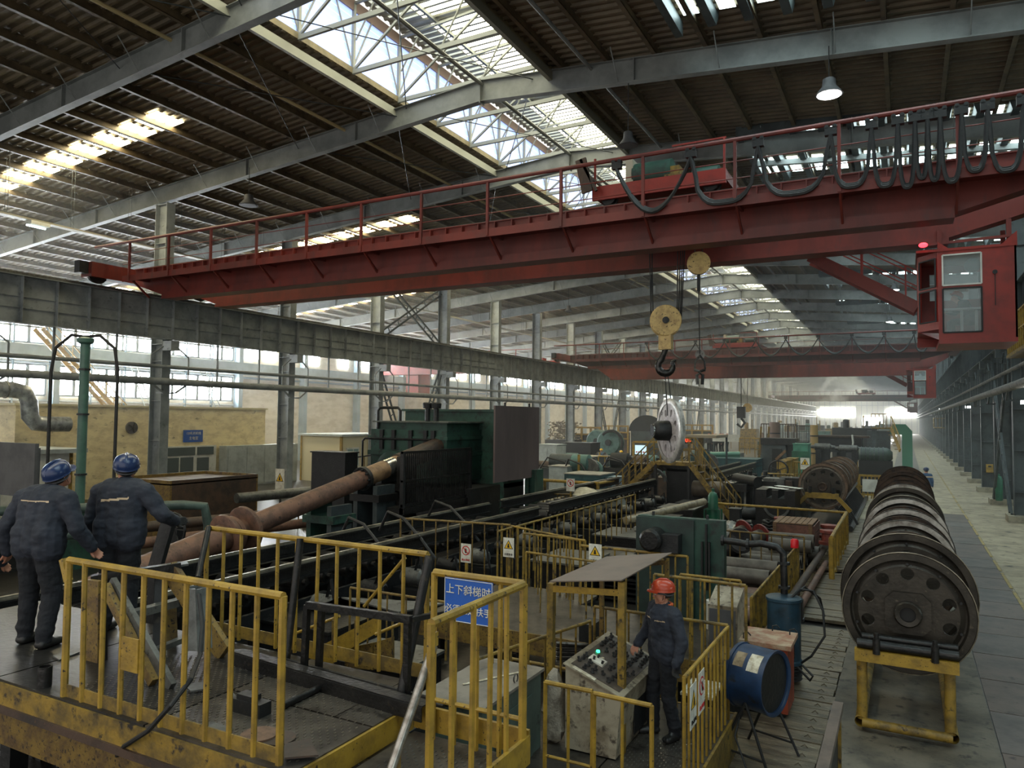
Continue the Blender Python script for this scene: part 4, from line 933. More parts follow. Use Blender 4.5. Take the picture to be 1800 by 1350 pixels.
bar_px((282, 1010, 4.9), (276, 1160, 4.75), .09, .09, 'upright_post', DARK2); bar_px((300, 1060, 5.05), (302, 1130, 5.0), .1, .06, 'upright_post', YELR)
bar_px((270, 1145, 4.6), (330, 1120, 5.0), .07, .05, 'cross_beam', GREYM)
bx = thing('hollow_section', 'short grey welded box section tilted against the braced stand', 'box section', (-5.5, 4.6, DZ))
a, b = ony(346, 1032, 4.4), ony(350, 1140, 4.4); m = MB()
for dx, dy in ((-.075, 0), (.075, 0)): m.bar(a+Vector((dx, dy, 0)), b+Vector((dx, dy, 0)), .012, .14, (0, 1, 0))
for dy in (-.07, .07): m.bar(a+Vector((0, dy, 0)), b+Vector((0, dy, 0)), .15, .012, (0, 1, 0))
m.build('section_walls', M('pale_grey_box_steel', (124, 128, 126), (92, 94, 92), sc=5, rough=.45, metal=.3), bx)
cb = MB().path([ony(350, 1045, 4.3), ony(356, 1100, 4.2), ony(352, 1150, 4.1), ony(335, 1195, 3.7), ony(300, 1240, 3.55), ony(260, 1285, 3.5), ony(218, 1312, 3.6), ony(205, 1330, 3.75)], .018, 8).build('power_cable', BLACK, None, True); tag(cb, 'thick black cable running down over the front edge of the left platform', 'cable')
# dark blocks under and in front of the platform
for (x0, x1, y0, y1, z0, z1, lab, mt) in ((-7.4, -6.55, 2.6, 3.3, 0, 1.06, 'dark steel block at the bottom left corner below the platform', DARK), (-4.75, -3.75, 2.9, 3.5, 0, .98, 'grey-topped steel block under the front edge of the platform', GREYM), (-5.6, -5.2, 3.8, 4.6, 0, 1.3, 'dark upright post in the pit under the platform', DARK2), (-9.3, -4.0, 5.5, 5.9, 0, 1.2, 'long dark beam behind the platform base', DARK2), (-6.4, -4.9, 2.9, 3.3, 0, .5, 'low dark casting in the pit below the front railing', DARK2)):
    b_ = MB().box(x0, x1, y0, y1, z0, z1); b_.box(x0+.05, x1-.05, y0+.05, y1-.05, z1, z1+.04); b_.box(x0-.04, x1+.04, y0-.04, y1+.04, z0, z0+.08)
    tag(b_.build('steel_block', mt), lab, 'steel block')
# stair head with the blue sign
sp = thing('stair_landing', 'dark checker-plate stair landing with yellow edge at bottom centre', 'landing', (-2.9, 4, 0))
MB().box(-3.42, -2.42, 2.6, 4.82, 1.58, 1.6).build('deck_plate', CHECK, sp); tag(deck_studs(-3.3, -2.5, 2.8, 4.7, 1.6).build('deck_studs', GREYM, sp), kind='stuff')
MB().bar((-2.42, 2.6, 1.68), (-2.42, 4.82, 1.68), .03, .2).build('edge_plate', YEL, sp); MB().bar((-3.42, 4.83, 1.72), (-2.42, 4.83, 1.72), .03, .18).build('edge_plate', YEL, sp)
MB().bar((-2.5, 2.6, 1.42), (-2.5, 4.8, 1.42), .08, .26).build('edge_beam', YELR, sp)
for x in (-3.3, -2.55): MB().box(x-.05, x+.05, 4.5, 4.6, 0, 1.58).build('leg', YELR, sp)
r1 = railing('short yellow railing carrying the blue stair sign', (-3.22, 4.77), (-2.44, 4.77), 2.86, 1.6, 5, r=.026, mid=[.3])
railing('yellow railing on the right side of the stair landing', (-2.44, 3.59), (-2.44, 4.75), 2.86, 1.62, 6, r=.026)
hp, hq = Vector((-2.43, 3.57, 2.72)), Vector((-2.43, 2.5, 1.35))
hr_ = thing('stair_handrail', 'bare aluminium stair handrail sloping out of the bottom of the picture', 'handrail', tuple(hp))
a, b = onx(762, 1135, -2.46), onx(685, 1360, -2.5); MB().tube(a, b, .026, 12).build('rail_tube', CHROME, hr_, True); MB().bar(a, a+Vector((.0, .0, .08)), .04).build('end_fitting', YEL, hr_)
MB().tube(onx(699, 1325, -2.5), onx(697, 1400, -2.5), .02, 8).build('post', YELR, hr_)
sg = thing('safety_sign', 'blue stair safety sign with two lines of white characters tied to the yellow railing', 'sign', (-2.88, 4.72, 2.68))
MB().box(-3.09, -2.67, 4.715, 4.722, 2.53, 2.85).build('sign_board', SIGNB, sg)
m = MB(); 
for a, b in (((-3.085, 2.535), (-2.675, 2.535)), ((-2.675, 2.535), (-2.675, 2.845)), ((-2.675, 2.845), (-3.085, 2.845)), ((-3.085, 2.845), (-3.085, 2.535))): m.bar((a[0], 4.713, a[1]), (b[0], 4.713, b[1]), .004, .004)
m.build('sign_border', SIGNW, sg)
text('上下斜梯时', .078, (-2.88, 4.711, 2.765), (HALF, 0, 0), SIGNW, sg); text('必须把好扶手', .068, (-2.88, 4.711, 2.62), (HALF, 0, 0), SIGNW, sg)
# yellow stair and railing seen behind the platform railing
ys = thing('steel_stair', 'yellow-sided stair going down behind the platform back railing', 'stair', (-5.5, 7.5, 0))
pts = [ony(x, y, 7.6) for x, y in ((532, 1152), (662, 1084), (663, 1112), (600, 1150), (580, 1172))]
MB().sheet(pts, .03, (0, 1, 0)).build('stringer', YEL, ys)
for (x0, x1, y0, y1) in ((606, 655, 1140, 1178), (657, 690, 1130, 1182)):
    MB().sheet([ony(x0, y0, 7.7), ony(x1, y0-10, 7.7), ony(x1, y1, 7.7), ony(x0, y1-6, 7.7)], .04, (0, 1, 0)).build('side_panel', YELR, ys)
for (p, q) in (((508, 1118, 7.5), (597, 1083, 7.5)), ((660, 1115, 7.2), (720, 1090, 7.2)), ((712, 980, 6.6), (640, 1066, 6.6))): MB().tube(ony(*p), ony(*q), .02, 8).build('handrail', YEL, ys, True)
for x in (585, 625, 690): MB().tube(ony(x, 1090, 7.4), ony(x, 1140, 7.4), .016, 6).build('stair_post', YELR, ys)
MB().sheet([ony(537, 1074, 8.2), ony(600, 1052, 8.2), ony(785, 1062, 8.8), ony(700, 1078, 8.2)], .02, (0, 0, 1)).build('landing_plate', GREYM, ys)
a, b = ony(616, 1033, 8.2), ony(785, 1057, 8.2)
railing('thin yellow railing seen through the platform back railing', (a.x, 8.2), (b.x, 8.2), a.z, a.z-.75, 6, mat=YELR, r=.016)
# green-grey steel cabinet
gc = thing('steel_cabinet', 'big green-grey steel cabinet with a dusty flat lid beside the stair landing', 'cabinet', (-3.93, 6.78, 0))
MB().box(-4.28, -3.58, 6.14, 7.42, 0, 1.27).build('body', M('green_grey_cabinet', (82, 96, 88), (66, 78, 72), sc=2, rough=.5, c3=(50, 52, 48), f3=(.6, .68), sc3=6), gc)
MB().box(-4.31, -3.55, 6.11, 7.45, 1.27, 1.3).build('lid', M('dusty_lid', (128, 120, 110), (104, 98, 90), sc=3, rough=.6), gc)
MB().lathe([(.045, -.008), (.045, .008)], (-3.62, 6.9, 1.34), (1, 0, 0), 12, (False, False)).build('lifting_eye', DARK2, gc)
m = MB(); m.box(-3.57, -3.56, 6.4, 7.2, .2, 1.1); m.build('door', M('green_grey_cabinet_door', (78, 92, 84), (62, 74, 68), sc=2, rough=.5), gc)
MB().lathe([(.09, 0), (.09, .02)], (-3.56, 6.75, .42), (1, 0, 0), 16).build('round_cap', DARK, gc)
tag(MB().bar((-4.05, 6.55, 1.31), (-3.72, 7.15, 1.31), .025, .008).build('wooden_strip', PAPER), 'thin pale strip lying on the steel cabinet lid', 'strip')
b_ = thing('steel_box', 'low dark machine block in front of the steel cabinet', 'machine base', (-3.4, 5.6, 0)); MB().box(-3.75, -3.1, 5.0, 6.0, 0, .9).build('body', DARK2, b_); MB().box(-3.78, -3.07, 4.97, 6.03, .9, .95).build('cover', DARK, b_)
# ================================================================ operator station
os_ = thing('operator_platform', 'low checker-plate operator platform with yellow skirt at lower centre', 'platform', (-2.8, 8, 0))
for x0, x1, y0, y1 in ((-3.75, -2.85, 6.3, 9.4), (-2.83, -1.9, 6.3, 7.9), (-2.83, -1.9, 7.92, 9.4)): MB().box(x0, x1, y0, y1, .43, .45).build('deck_plate', CHECK, os_)
tag(deck_studs(-2.75, -2.0, 6.5, 8.3, .45).build('deck_studs', BRIGHT, os_), kind='stuff')
MB().box(-1.9, -1.87, 6.3, 7.8, .0, .46).build('skirt_plate', YELD, os_); MB().box(-1.9, -1.87, 7.82, 9.45, .0, .46).build('skirt_plate', YELD, os_); MB().box(-3.75, -1.9, 9.4, 9.43, 0, .46).build('skirt_plate', YELR, os_)
railing('yellow railing with two warning signs on the right of the operator platform', (-1.93, 7.2), (-1.93, 9.2), 1.55, .45, 12, r=.018)
railing('yellow railing across the back of the operator platform', (-3.66, 9.2), (-1.93, 9.2), 1.57, .45, 12, r=.018, mat=YELD)
railing('yellow railing on the left of the operator platform', (-4.2, 7.0), (-3.68, 9.1, 0), 1.4, .3, 8, r=.018, mat=YELD)
railing('left yellow gate panel at the front of the operator platform', (-3.05, 6.42), (-2.57, 6.42), 1.55, .45, 3, r=.02, mid=[.42])
railing('right yellow gate panel at the front of the operator platform', (-2.55, 6.41), (-2.0, 6.39), 1.54, .45, 3, r=.02)
a = ony(900, 1158, 8.6); b = ony(1000, 1180, 8.6)
railing('short yellow railing left of the canopy by the hoses', (a.x, 8.6), (b.x, 8.6), a.z, .3, 4, mat=YELD, r=.018)
cn = thing('canopy', 'brown sheet canopy on four yellow posts over the control desk', 'canopy', (-3.1, 8.4, .45))
for x, y, zt in ((-3.62, 7.76, 2.16), (-2.75, 7.72, 2.28), (-3.5, 9.05, 2.22), (-2.64, 9.05, 2.33)):
    MB().bar((x, y, .45), (x, y, zt), .075 if y < 8 else .05, .075 if y < 8 else .05).build('post', YELD if y < 8 else YELR, cn)
MB().bar((-3.62, 7.74, 2.1), (-2.75, 7.72, 2.16), .03, .07).build('cross_bar', YEL, cn); MB().bar((-3.62, 7.76, 1.0), (-2.75, 7.72, 1.0), .03, .06).build('cross_bar', YELD, cn); MB().bar((-3.5, 9.05, 2.15), (-2.64, 9.05, 2.28), .03, .06).build('cross_bar', YELR, cn)
MB().sheet([(-3.6, 7.66, 2.19), (-2.72, 7.62, 2.31), (-2.6, 9.12, 2.38), (-3.46, 9.12, 2.25)], .012, (0, 0, 1)).build('roof_sheet', CANO, cn)
cd = thing('control_desk', 'dirty off-white control desk with a sloping panel of switches under the canopy', 'control desk', (-2.98, 8.2, .45))
m = MB(); m.prism([(-3.32, .47), (-2.74, .47), (-2.68, 1.12), (-3.32, 1.36)], 'XZ', 7.5, 8.85); m.build('body', WHITED, cd)
sl = (1.12-1.36)/.64
def dp(x, y, h=0): return (x, y, 1.36+(x+3.32)*sl+h)
MB().sheet([dp(-3.34, 7.48), dp(-2.66, 7.48), dp(-2.66, 8.87), dp(-3.34, 8.87)], .012, (0, 0, 1)).build('desk_rim', WHITED, cd)
MB().sheet([dp(-3.28, 7.56, .013), dp(-2.72, 7.56, .013), dp(-2.72, 8.8, .013), dp(-3.28, 8.8, .013)], .006, (0, 0, 1)).build('switch_panel', M('brown_switch_panel', (84, 74, 66), (60, 54, 50), sc=6, rough=.45), cd)
kn = MB().lathe([(.026, 0), (.026, .018), (.014, .02), (.014, .045), (.02, .05), (.002, .056)], (0, 0, 0), (0, 0, 1), 8).mesh('switch_knob', BLACK, smooth=True)
for i in range(6):
    for j in range(13):
        if (j in (5, 6) and i < 3) or rnd.random() < .22: continue
        x = -3.24+i*.095; y = 7.62+j*.094; inst('switch_knob', kn, cd, dp(x+rnd.uniform(-.01, .01), y, .018), (0, .36, rnd.uniform(0, 3)))
for (x, y, mt, nm) in ((-3.2, 8.16, LEDG, 'green_lamp'), (-3.1, 8.05, PAPER, 'pale_button'), (-2.95, 8.22, PAPER, 'pale_button')): MB().lathe([(.024, 0), (.02, .022)], dp(x, y, .018), (0, 0, 1), 10).build(nm, mt, cd)
MB().sheet([dp(-3.2, 7.86, .02), dp(-3.03, 7.86, .02), dp(-3.03, 8.02, .02), dp(-3.2, 8.02, .02)], .02, (0, 0, 1)).build('meter_window', SIGNW, cd)
MB().sheet([dp(-3.24, 7.5, .014), dp(-2.98, 7.5, .014), dp(-2.98, 7.56, .014), dp(-3.24, 7.56, .014)], .003, (0, 0, 1)).build('paper_label', PAPER, cd)
MB().box(-2.71, -2.70, 8.0, 8.7, .55, 1.0).build('side_panel', DARK2, cd)
bm_ = MB().lathe([(.04, 0), (.1, .05), (.12, .15), (.1, .25), (.13, .35), (.11, .5), (.12, .6), (.07, .74), (.03, .8)], (-3.5, 7.6, .46), (0, 0, 1), 14)
bm_.v = [(x+.05*noise.noise(Vector((x*9, y*9, z*9))), y+.05*noise.noise(Vector((x*9+5, y*9, z*9))), z) for x, y, z in bm_.v]
bg_ = bm_.build('plastic_bag', M('crumpled_plastic', (150, 142, 126), (112, 104, 92), sc=8, rough=.4, bump=.5), None, True); tag(bg_, 'crumpled pale plastic bag hanging beside the control desk', 'bag')
# hose bundle behind the desk
hb = thing('hose_bundle', 'bundle of dark hoses running behind the control desk', 'hose bundle', (-3.4, 9.6, 1.0))
for i in range(9):
    a = ony(978, 1130+i*4, 9.7+i*.03); b = ony(1130, 1152+i*3, 10.0); c = (a+b)/2+Vector((0, 0, .05+.01*(i % 3)))
    MB().path([a, a*.7+c*.3, c, b*.6+c*.4, b], .022, 6).build('hose', DARK if i % 2 else GREYM, hb, True)
MB().box(hb.location.x-.65, hb.location.x-.45, 9.6, 9.95, .95, 1.2).build('hose_clamp', DARK2, hb)
for z_, dx in ((.75, 0), (.3, 0)): pass
MB().box(-3.9, -3.8, 9.7, 9.8, 0, 1.0).build('stand_post', YELR, hb); MB().box(-3.0, -2.9, 9.8, 9.9, 0, .95).build('stand_post', YELR, hb)
# papered table behind the operator
tb = thing('small_table', 'small table strewn with paper behind the operator', 'table', (-2.15, 8.95, .45))
p = onz(1205, 1215, 1.0); MB().box(-2.35, -1.98, 8.6, 9.15, .86, .89).build('table_top', PAPER, tb)
for dx in (-2.33, -2.0):
    for dy in (8.62, 9.13): MB().bar((dx, dy, .45), (dx, dy, .86), .03).build('leg', DARK2, tb)
# warning signs
def sign(lab, c, w, h, nrm, kind, tilt=0, word=None, post=False):
    """flat board centred at c, width w, height h, facing nrm ('-Y' or '+X')"""
    t = thing('warning_sign', lab, 'sign', c)
    y = nrm == '-Y'
    if post: MB().bar((c[0], c[1]+.03, 0), (c[0], c[1]+.03, c[2]+h*.4), .05).build('post', YELD, t)
    def bx(u0, u1, z0, z1, d0, d1): 
        return (c[0]+u0, c[0]+u1, c[1]-d1, c[1]-d0, c[2]+z0, c[2]+z1) if y else (c[0]+d0, c[0]+d1, c[1]+u0, c[1]+u1, c[2]+z0, c[2]+z1)
    MB().box(*bx(-w/2, w/2, -h/2, h/2, 0, .006)).build('sign_board', SIGNW, t)
    def fl(pts, d, nm, mt): 
        P = [(c[0]+u, c[1]-d, c[2]+v) if y else (c[0]+d, c[1]+u, c[2]+v) for u, v in pts]
        MB().sheet(P, .002, (0, -1, 0) if y else (1, 0, 0)).build(nm, mt, t)
    s = w*.42; cz = h*.14
    if kind == 'warn':
        fl([(-s, cz-s*.8), (s, cz-s*.8), (0, cz+s*.95)], .007, 'triangle_border', INK); fl([(-s*.8, cz-s*.68), (s*.8, cz-s*.68), (0, cz+s*.7)], .010, 'triangle', SIGNY)
        fl([(-s*.25, cz-s*.55), (s*.25, cz-s*.55), (s*.1, cz+s*.25), (-s*.12, cz+s*.2)], .013, 'pictogram', INK)
    else:
        ring = [(s*.95*math.cos(k*math.pi/10), cz+s*.95*math.sin(k*math.pi/10)) for k in range(20)]; inn = [(s*.76*math.cos(k*math.pi/10), cz+s*.76*math.sin(k*math.pi/10)) for k in range(20)]
        fl(ring, .007, 'ring', SIGNR); fl(inn, .010, 'ring_field', SIGNW)
        fl([(-s*.12, cz-s*.5), (s*.15, cz-s*.5), (s*.25, cz+s*.1), (.0, cz+s*.5), (-s*.25, cz+s*.1)], .013, 'pictogram', INK)
        fl([(-s*.62, cz+s*.5), (-s*.5, cz+s*.62), (s*.62, cz-s*.5), (s*.5, cz-s*.62)], .016, 'slash', SIGNR)
    if word: text(word, w*.8/max(3.2, len(word)), (c[0], c[1]-.012, c[2]-h*.36) if y else (c[0]+.012, c[1], c[2]-h*.36), (HALF, 0, 0) if y else (HALF, 0, HALF), SIGNR if kind != 'warn' else INK, t)
    return t
sign('white sign with a yellow warning triangle, left of the two signs beside the operator', (-1.9, 7.42, 1.22), .24, .42, '+X', 'warn', word='当心触电')
sign('white sign with a red prohibition ring, right of the two signs beside the operator', (-1.9, 7.75, 1.25), .24, .42, '+X', 'ban', word='禁止攀登')
# fan in its blue drum
fa = thing('drum_fan', 'blue barrel fan with paper labels on a black tubular stand', 'fan', (-1.6, 9.4, 0))
c = Vector((-1.62, 9.4, .93)); ax_ = Vector((.95, -.31, 0)).normalized(); R_ = .37
MB().lathe([(R_, -.24), (R_+.012, -.24), (R_+.012, -.2), (R_, -.2), (R_, .2), (R_+.012, .2), (R_+.012, .24), (R_, .24), (R_-.03, .22), (R_-.03, -.22), (R_, -.24)], c, ax_, 40, (False, False)).build('drum', BLUE, fa, True)
MB().lathe([(.001, .2), (R_-.01, .2)], c, ax_, 40, (False, False)).build('front_shade_disc', DARK2, fa)  # solid dark disc paints the shaded inside of the open drum face
MB().lathe([(.001, -.2), (R_-.01, -.2)], c, ax_, 40, (False, False)).build('rear_guard', DARK2, fa)
side = ax_.cross(Vector((0, 0, 1)))
def onr(a, t, h=.003): return c+ax_*t+(side*math.cos(a)+Vector((0, 0, 1))*math.sin(a))*(R_+h)
for a0, a1, t0, t1, mt, nm in ((math.radians(28), math.radians(64), 0.02, .17, PAPER, 'white_label'), (math.radians(32), math.radians(62), -.16, -.03, M('tan_label', (150, 132, 104), (110, 92, 70), sc=10), 'tan_label')):
    m = MB()
    for k in range(5):
        b0 = a0+(a1-a0)*k/5; b1 = a0+(a1-a0)*(k+1)/5; m.quad(onr(b0, t0), onr(b1, t0), onr(b1, t1), onr(b0, t1))
    m.build(nm, mt, fa)
for s in (-1, 1):
    p = c+side*s*.3
    for e in (-1, 1): MB().tube((p.x, p.y, .72), Vector((p.x, p.y, 0))+side*s*.08+ax_*e*.33, .017, 8).build('leg', DARK2, fa, True)
    MB().tube(Vector((p.x, p.y, .14))+side*s*.07-ax_*.27, Vector((p.x, p.y, .14))+side*s*.07+ax_*.27, .013, 6).build('stretcher', DARK2, fa)
m = MB().path([onr(1.9, -.18), onr(2.3, -.3, .05), onr(3.0, -.28, .03), c+Vector((-.2, -.35, -.6)), c+Vector((.0, -.6, -.9)), c+Vector((.3, -.9, -.91))], .011, 6); m.build('cord', BLACK, fa, True)
# orange cabinet
oc = thing('welding_cabinet', 'orange-red steel cabinet with a dusty top behind the blue fan', 'cabinet', (-1.72, 11.1, 0))
m = MB(); m.box(-2.08, -1.46, 10.75, 11.4, .06, .93); m.build('body', ORANGE, oc); MB().box(-2.13, -1.41, 10.7, 11.45, .93, .99).build('lid', M('dusty_orange_lid', (150, 104, 80), (176, 156, 130), sc=5, rough=.6), oc); MB().box(-2.04, -1.5, 10.79, 11.36, 0, .06).build('plinth', DARK2, oc)
for x, y in ((-2.05, 10.8), (-1.75, 11.38), (-1.5, 11.3)): MB().path([(x, y, .99), (x, y, 1.06), (x+.06, y, 1.08), (x+.1, y, 1.04)], .01, 5).build('hook_rod', DARK2, oc)
MB().box(-1.8, -1.77, 10.74, 10.75, .72, .84).build('slot', INK, oc)
# dark blue drum with hoses
dr = thing('coolant_drum', 'dark teal-blue drum with a carrying hoop and looped hoses', 'drum', (-1.72, 12.3, 0))
MB().lathe([(.25, .3), (.27, .3), (.27, .34), (.25, .36), (.25, 1.24), (.27, 1.25), (.27, 1.29), (.24, 1.3)], (-1.72, 12.3, 0), (0, 0, 1), 32).build('barrel', BLUED, dr, True)
MB().lathe([(.001, 1.295), (.25, 1.3), (.25, 1.28)], (-1.72, 12.3, 0), (0, 0, 1), 24).build('lid', GREYM, dr)
m = MB()
for k in range(5): m.lathe([(.24, .05+k*.05), (.27, .07+k*.05), (.24, .1+k*.05)], (-1.72, 12.3, 0), (0, 0, 1), 20, (False, False))
m.build('hose_coil', BLACK, dr, True)
MB().path([(-1.92, 12.02, .45), (-1.92, 12.0, .75), (-1.82, 11.98, .84), (-1.64, 11.98, .84), (-1.54, 12.0, .75), (-1.54, 12.02, .45)], .018, 8).build('hoop_handle', DARK2, dr, True)
MB().path([(-1.62, 12.3, 1.28), (-1.5, 12.4, 1.42), (-1.3, 12.45, 1.4), (-1.15, 12.3, 1.15), (-1.12, 12.2, .8), (-1.3, 12.1, .5), (-1.45, 12.2, .35)], .018, 8).build('hose', BLACK, dr, True)
MB().path([(-1.6, 12.35, 1.3), (-1.45, 12.6, 1.42), (-1.25, 12.9, 1.2), (-1.2, 13.0, .9)], .018, 8).build('hose', BLACK, dr, True)
MB().path([(-1.5, 12.1, .3), (-1.3, 11.9, .2), (-1.25, 11.8, .3), (-1.4, 11.9, .4)], .018, 8).build('hose', BLACK, dr, True)
# barrier at the bottom edge
bp = thing('barrier_panel', 'dark sheet barrier panel with brown top edge at bottom right of centre', 'barrier', (-.66, 7.8, 0))
MB().box(-.69, -.67, 5.4, 8.62, .05, 1.0).build('sheet', DARK2, bp); MB().box(-.72, -.62, 5.4, 8.68, 1.0, 1.07).build('top_edge', M('brown_edge', (104, 90, 80), (80, 70, 62), sc=4, rough=.5), bp); MB().box(-.70, -.64, 8.58, 8.66, 0, 1.03).build('post', YELD, bp); MB().box(-.74, -.73, 8.5, 8.66, .7, 1.03).build('end_plate', GREYM, bp)

a, b = ony(300, 905, 5.6), ony(270, 1010, 5.5); tag(MB().bar(a, b-(a-b)*1.6*0-Vector((0, 0, 0)), .05, .2, (1, 0, 0)).box(b.x-.06, b.x+.06, b.y-.03, b.y+.03, 0, b.z).build('chute_plate', DARK2), 'black slanting chute plate beside the right-hand left worker', 'plate')
EDGEW = M('worn_rim_edge', (150, 140, 122), (104, 96, 84), sc=5, rough=.35, metal=.5)
# ================================================================ wheel racks on the right
def wheel_mesh(r, w, kind):
    """a flanged wheel around the Y axis: returns list of (name, MB, material, smooth)"""
    def fr(rr, a, t): return Vector((rr*math.cos(a), t, rr*math.sin(a)))
    out = []
    m = MB(); m.lathe([(r-.1, -.02), (r-.02, -.02), (r, 0), (r, .03), (r-.035, .05), (r-.05, w), (r-.12, w+.01)], (0, 0, 0), (0, 1, 0), 56, (False, False)); out.append(('rim', m, None, True))
    m = MB(); m.lathe([(r-.1, -.02), (r-.12, .05), (r-.14, .06), (r-.2, .03), (r-.2, w-.03), (r-.12, w)], (0, 0, 0), (0, 1, 0), 56, (False, False)); out.append(('rim_ring', m, None, True))
    m = MB(); annulus_holes(m, .24, r-.19, 10, (r+.04)*.6, .082, .035, w*.5, fr); out.append(('web', m, None, False))
    m = MB()
    for k in range(10):
        a = 2*math.pi*(k+.5)/10; p = fr(r-.16, a, .03); m.lathe([(.018, 0), (.018, -.02)], p, (0, 1, 0), 8)
    out.append(('bolts', m, None, False))
    m = MB(); s = .27; c = .1
    m.prism([(-s, -s+c), (-s+c, -s), (s-c, -s), (s, -s+c), (s, s-c), (s-c, s), (-s+c, s), (-s, s-c)], 'XZ', -.05, .06); out.append(('hub_plate', m, None, False))
    m = MB(); m.lathe([(.095, -.12), (.15, -.13), (.17, -.11), (.17, -.04), (.19, -.04), (.19, .04)], (0, 0, 0), (0, 1, 0), 32, (False, False)); m.lathe([(.1, -.12), (.1, .1)], (0, 0, 0), (0, 1, 0), 24, (False, False)); out.append(('hub', m, None, True))
    m = MB(); m.lathe([(.001, -.07), (.098, -.07)], (0, 0, 0), (0, 1, 0), 24, (False, False)); out.append(('bore_shade', m, None, False))  # black disc standing in for the shade inside the hub
    m = MB(); m.path([(((r-.004)*math.cos(a)), -.015, (r-.004)*math.sin(a)) for a in [math.pi*2*k/48 for k in range(49)]], .008, 5, False); out.append(('rim_edge', m, None, True))
    return out
def add_wheel(x, y, z, r, w, mats, label, group, dark=False):
    t = thing('wheel_casting', label, 'wheel', (x, y, z-r), group)
    for nm, m, _, sm in wheel_mesh(r, w, 0):
        mt = mats.get(nm, mats['*']); m.v = [(a+x, b+y, c+z) for a, b, c in m.v]; m.build(nm, mt, t, sm)
    return t
DK = {'*': WHEELM, 'bolts': DARK2, 'bore_shade': INK, 'rim_edge': EDGEW}; BR = {'*': WHEELB, 'hub': DARK2, 'bore_shade': INK}
SH = {'*': WHEELM, 'bore_shade': INK, 'rim': M('scuffed_bright_tread', (206, 202, 194), (140, 132, 122), sc=4, rough=.3, metal=.6)}
WR = [(11.2, .80, .16, DK, 'nearest dark flanged wheel with ten round holes, on the yellow-ended rack'), (12.35, .9, .3, DK, 'wide dark wheel just behind the nearest wheel of the rack'), (13.6, .74, .2, BR, 'third rusty wheel of the near row, partly hidden'), (14.5, .8, .14, SH, 'first wheel with a shiny tread in the near row'), (15.2, .78, .16, BR, 'brown wheel between the shiny ones of the near row'), (15.9, .82, .13, SH, 'second wheel with a shiny tread in the near row'), (16.8, .76, .2, BR, 'rusty wheel behind the second shiny wheel'), (17.7, .82, .13, SH, 'third wheel with a shiny tread in the near row'), (18.7, .78, .2, DK, 'black grooved wheel behind the third shiny wheel'), (19.9, .84, .22, DK, 'black wheel at the middle of the near row'), (21.2, .8, .13, SH, 'fourth wheel with a narrow shiny tread in the near row'), (22.4, .76, .18, BR, 'rust brown wheel past the fourth shiny tread'), (23.6, .78, .18, BR, 'brown wheel, fourth from the far end of the near row'), (25.0, .8, .2, BR, 'brown wheel, third from the far end of the near row'), (26.3, .8, .25, BR, 'brown wheel, second from the far end of the near row'), (27.4, .8, .25, BR, 'last brown wheel of the near row')]
for y, r, w, mt, lb in WR:
    t = add_wheel(-.005*y+.05, y, 1.52+.019*max(0, y-12.5), r, w, mt, lb, 'wheels in the near row')
    MB().lathe([(.17, 0), (.17, .7)], (-.005*y+.05, y+w, 1.52+.019*max(0, y-12.5)), (0, 1, 0), 16).build('axle', DARK2, t, True)
def rack(x, ya, yb, label, px=None, fy=None):
    t = thing('wheel_rack', label, 'rack', (x, ya, 0))
    for s in (-1, 1):
        MB().tube((x+s*.52, ya, .13), (x+s*.5, yb, .13), .07, 12, cap=False).build('floor_tube', YELD, t, True)
        MB().tube((x+s*.5, ya+.05, .8), (x+s*.48, yb, .8+(.27 if yb-ya > 15 else 0)), .06, 10).build('rail_tube', DARK, t, True)
        for k in range(int((yb-ya)/3)+1):
            MB().tube((x+s*.5, ya+.08+k*3, .15), (x+s*.5, ya+.08+k*3, .98 if k == 0 else .8), .065, 12).build('leg', YELD if k == 0 else DARK, t, True)
    MB().tube((x-.5, ya+.02, .12), (x+.52, ya+.02, .12), .06, 12).build('cross_tube', YELD, t, True)
    MB().bar((x-.58, ya, 1.0), (x+.6, ya, 1.0), .12, .15).build('front_beam', YEL, t)
    MB().tube((x-.55, ya+.02, 1.14), (x+.6, ya+.02, 1.14), .065, 12).build('resting_bar', DARK, t, True); MB().tube((x-.5, ya+.16, 1.2), (x+.6, ya+.16, 1.2), .05, 12).build('resting_bar', DARK, t, True)
    for s in (-.32, .34): MB().lathe([(.045, 0), (.045, .2), (.03, .2), (.03, .27)], (x+s, ya-.08, 1.05), (0, 0, 1), 10).build('stop_stub', DARK, t, True)
    return t
rack(-.05, 10.82, 29, 'steel rack with yellow front beam and tube legs under the near wheel row')
WR2 = [(30.0, .88, .5), (31.2, .84, .9), (32.8, .8, .9), (34.6, .82, 1.0), (36.4, .8, 1.0), (38.2, .8, 1.0)]
for i, (y, r, w) in enumerate(WR2):
    mt = {'*': WHEELB, 'web': WHEELM, 'hub_plate': WHEELM, 'rim_ring': M('grey_wheel_face', (140, 130, 118), (108, 100, 90), sc=5, rough=.45, metal=.4), 'rim': M('rust_tread_ring', (118, 98, 80), (80, 66, 54), sc=4, rough=.4, metal=.5)}
    add_wheel(-2.78, y, 1.58, r, w, mt, '%s wheel of the second row beside the pipe pen' % ORD[i], 'wheels in the second row')
t = thing('wheel_rack', 'yellow trestle and slanting rods under the second wheel row', 'rack', (-2.8, 29.6, 0))
MB().bar((-3.35, 29.6, 1.28), (-2.2, 29.6, 1.28), .12, .2).build('front_beam', YEL, t)
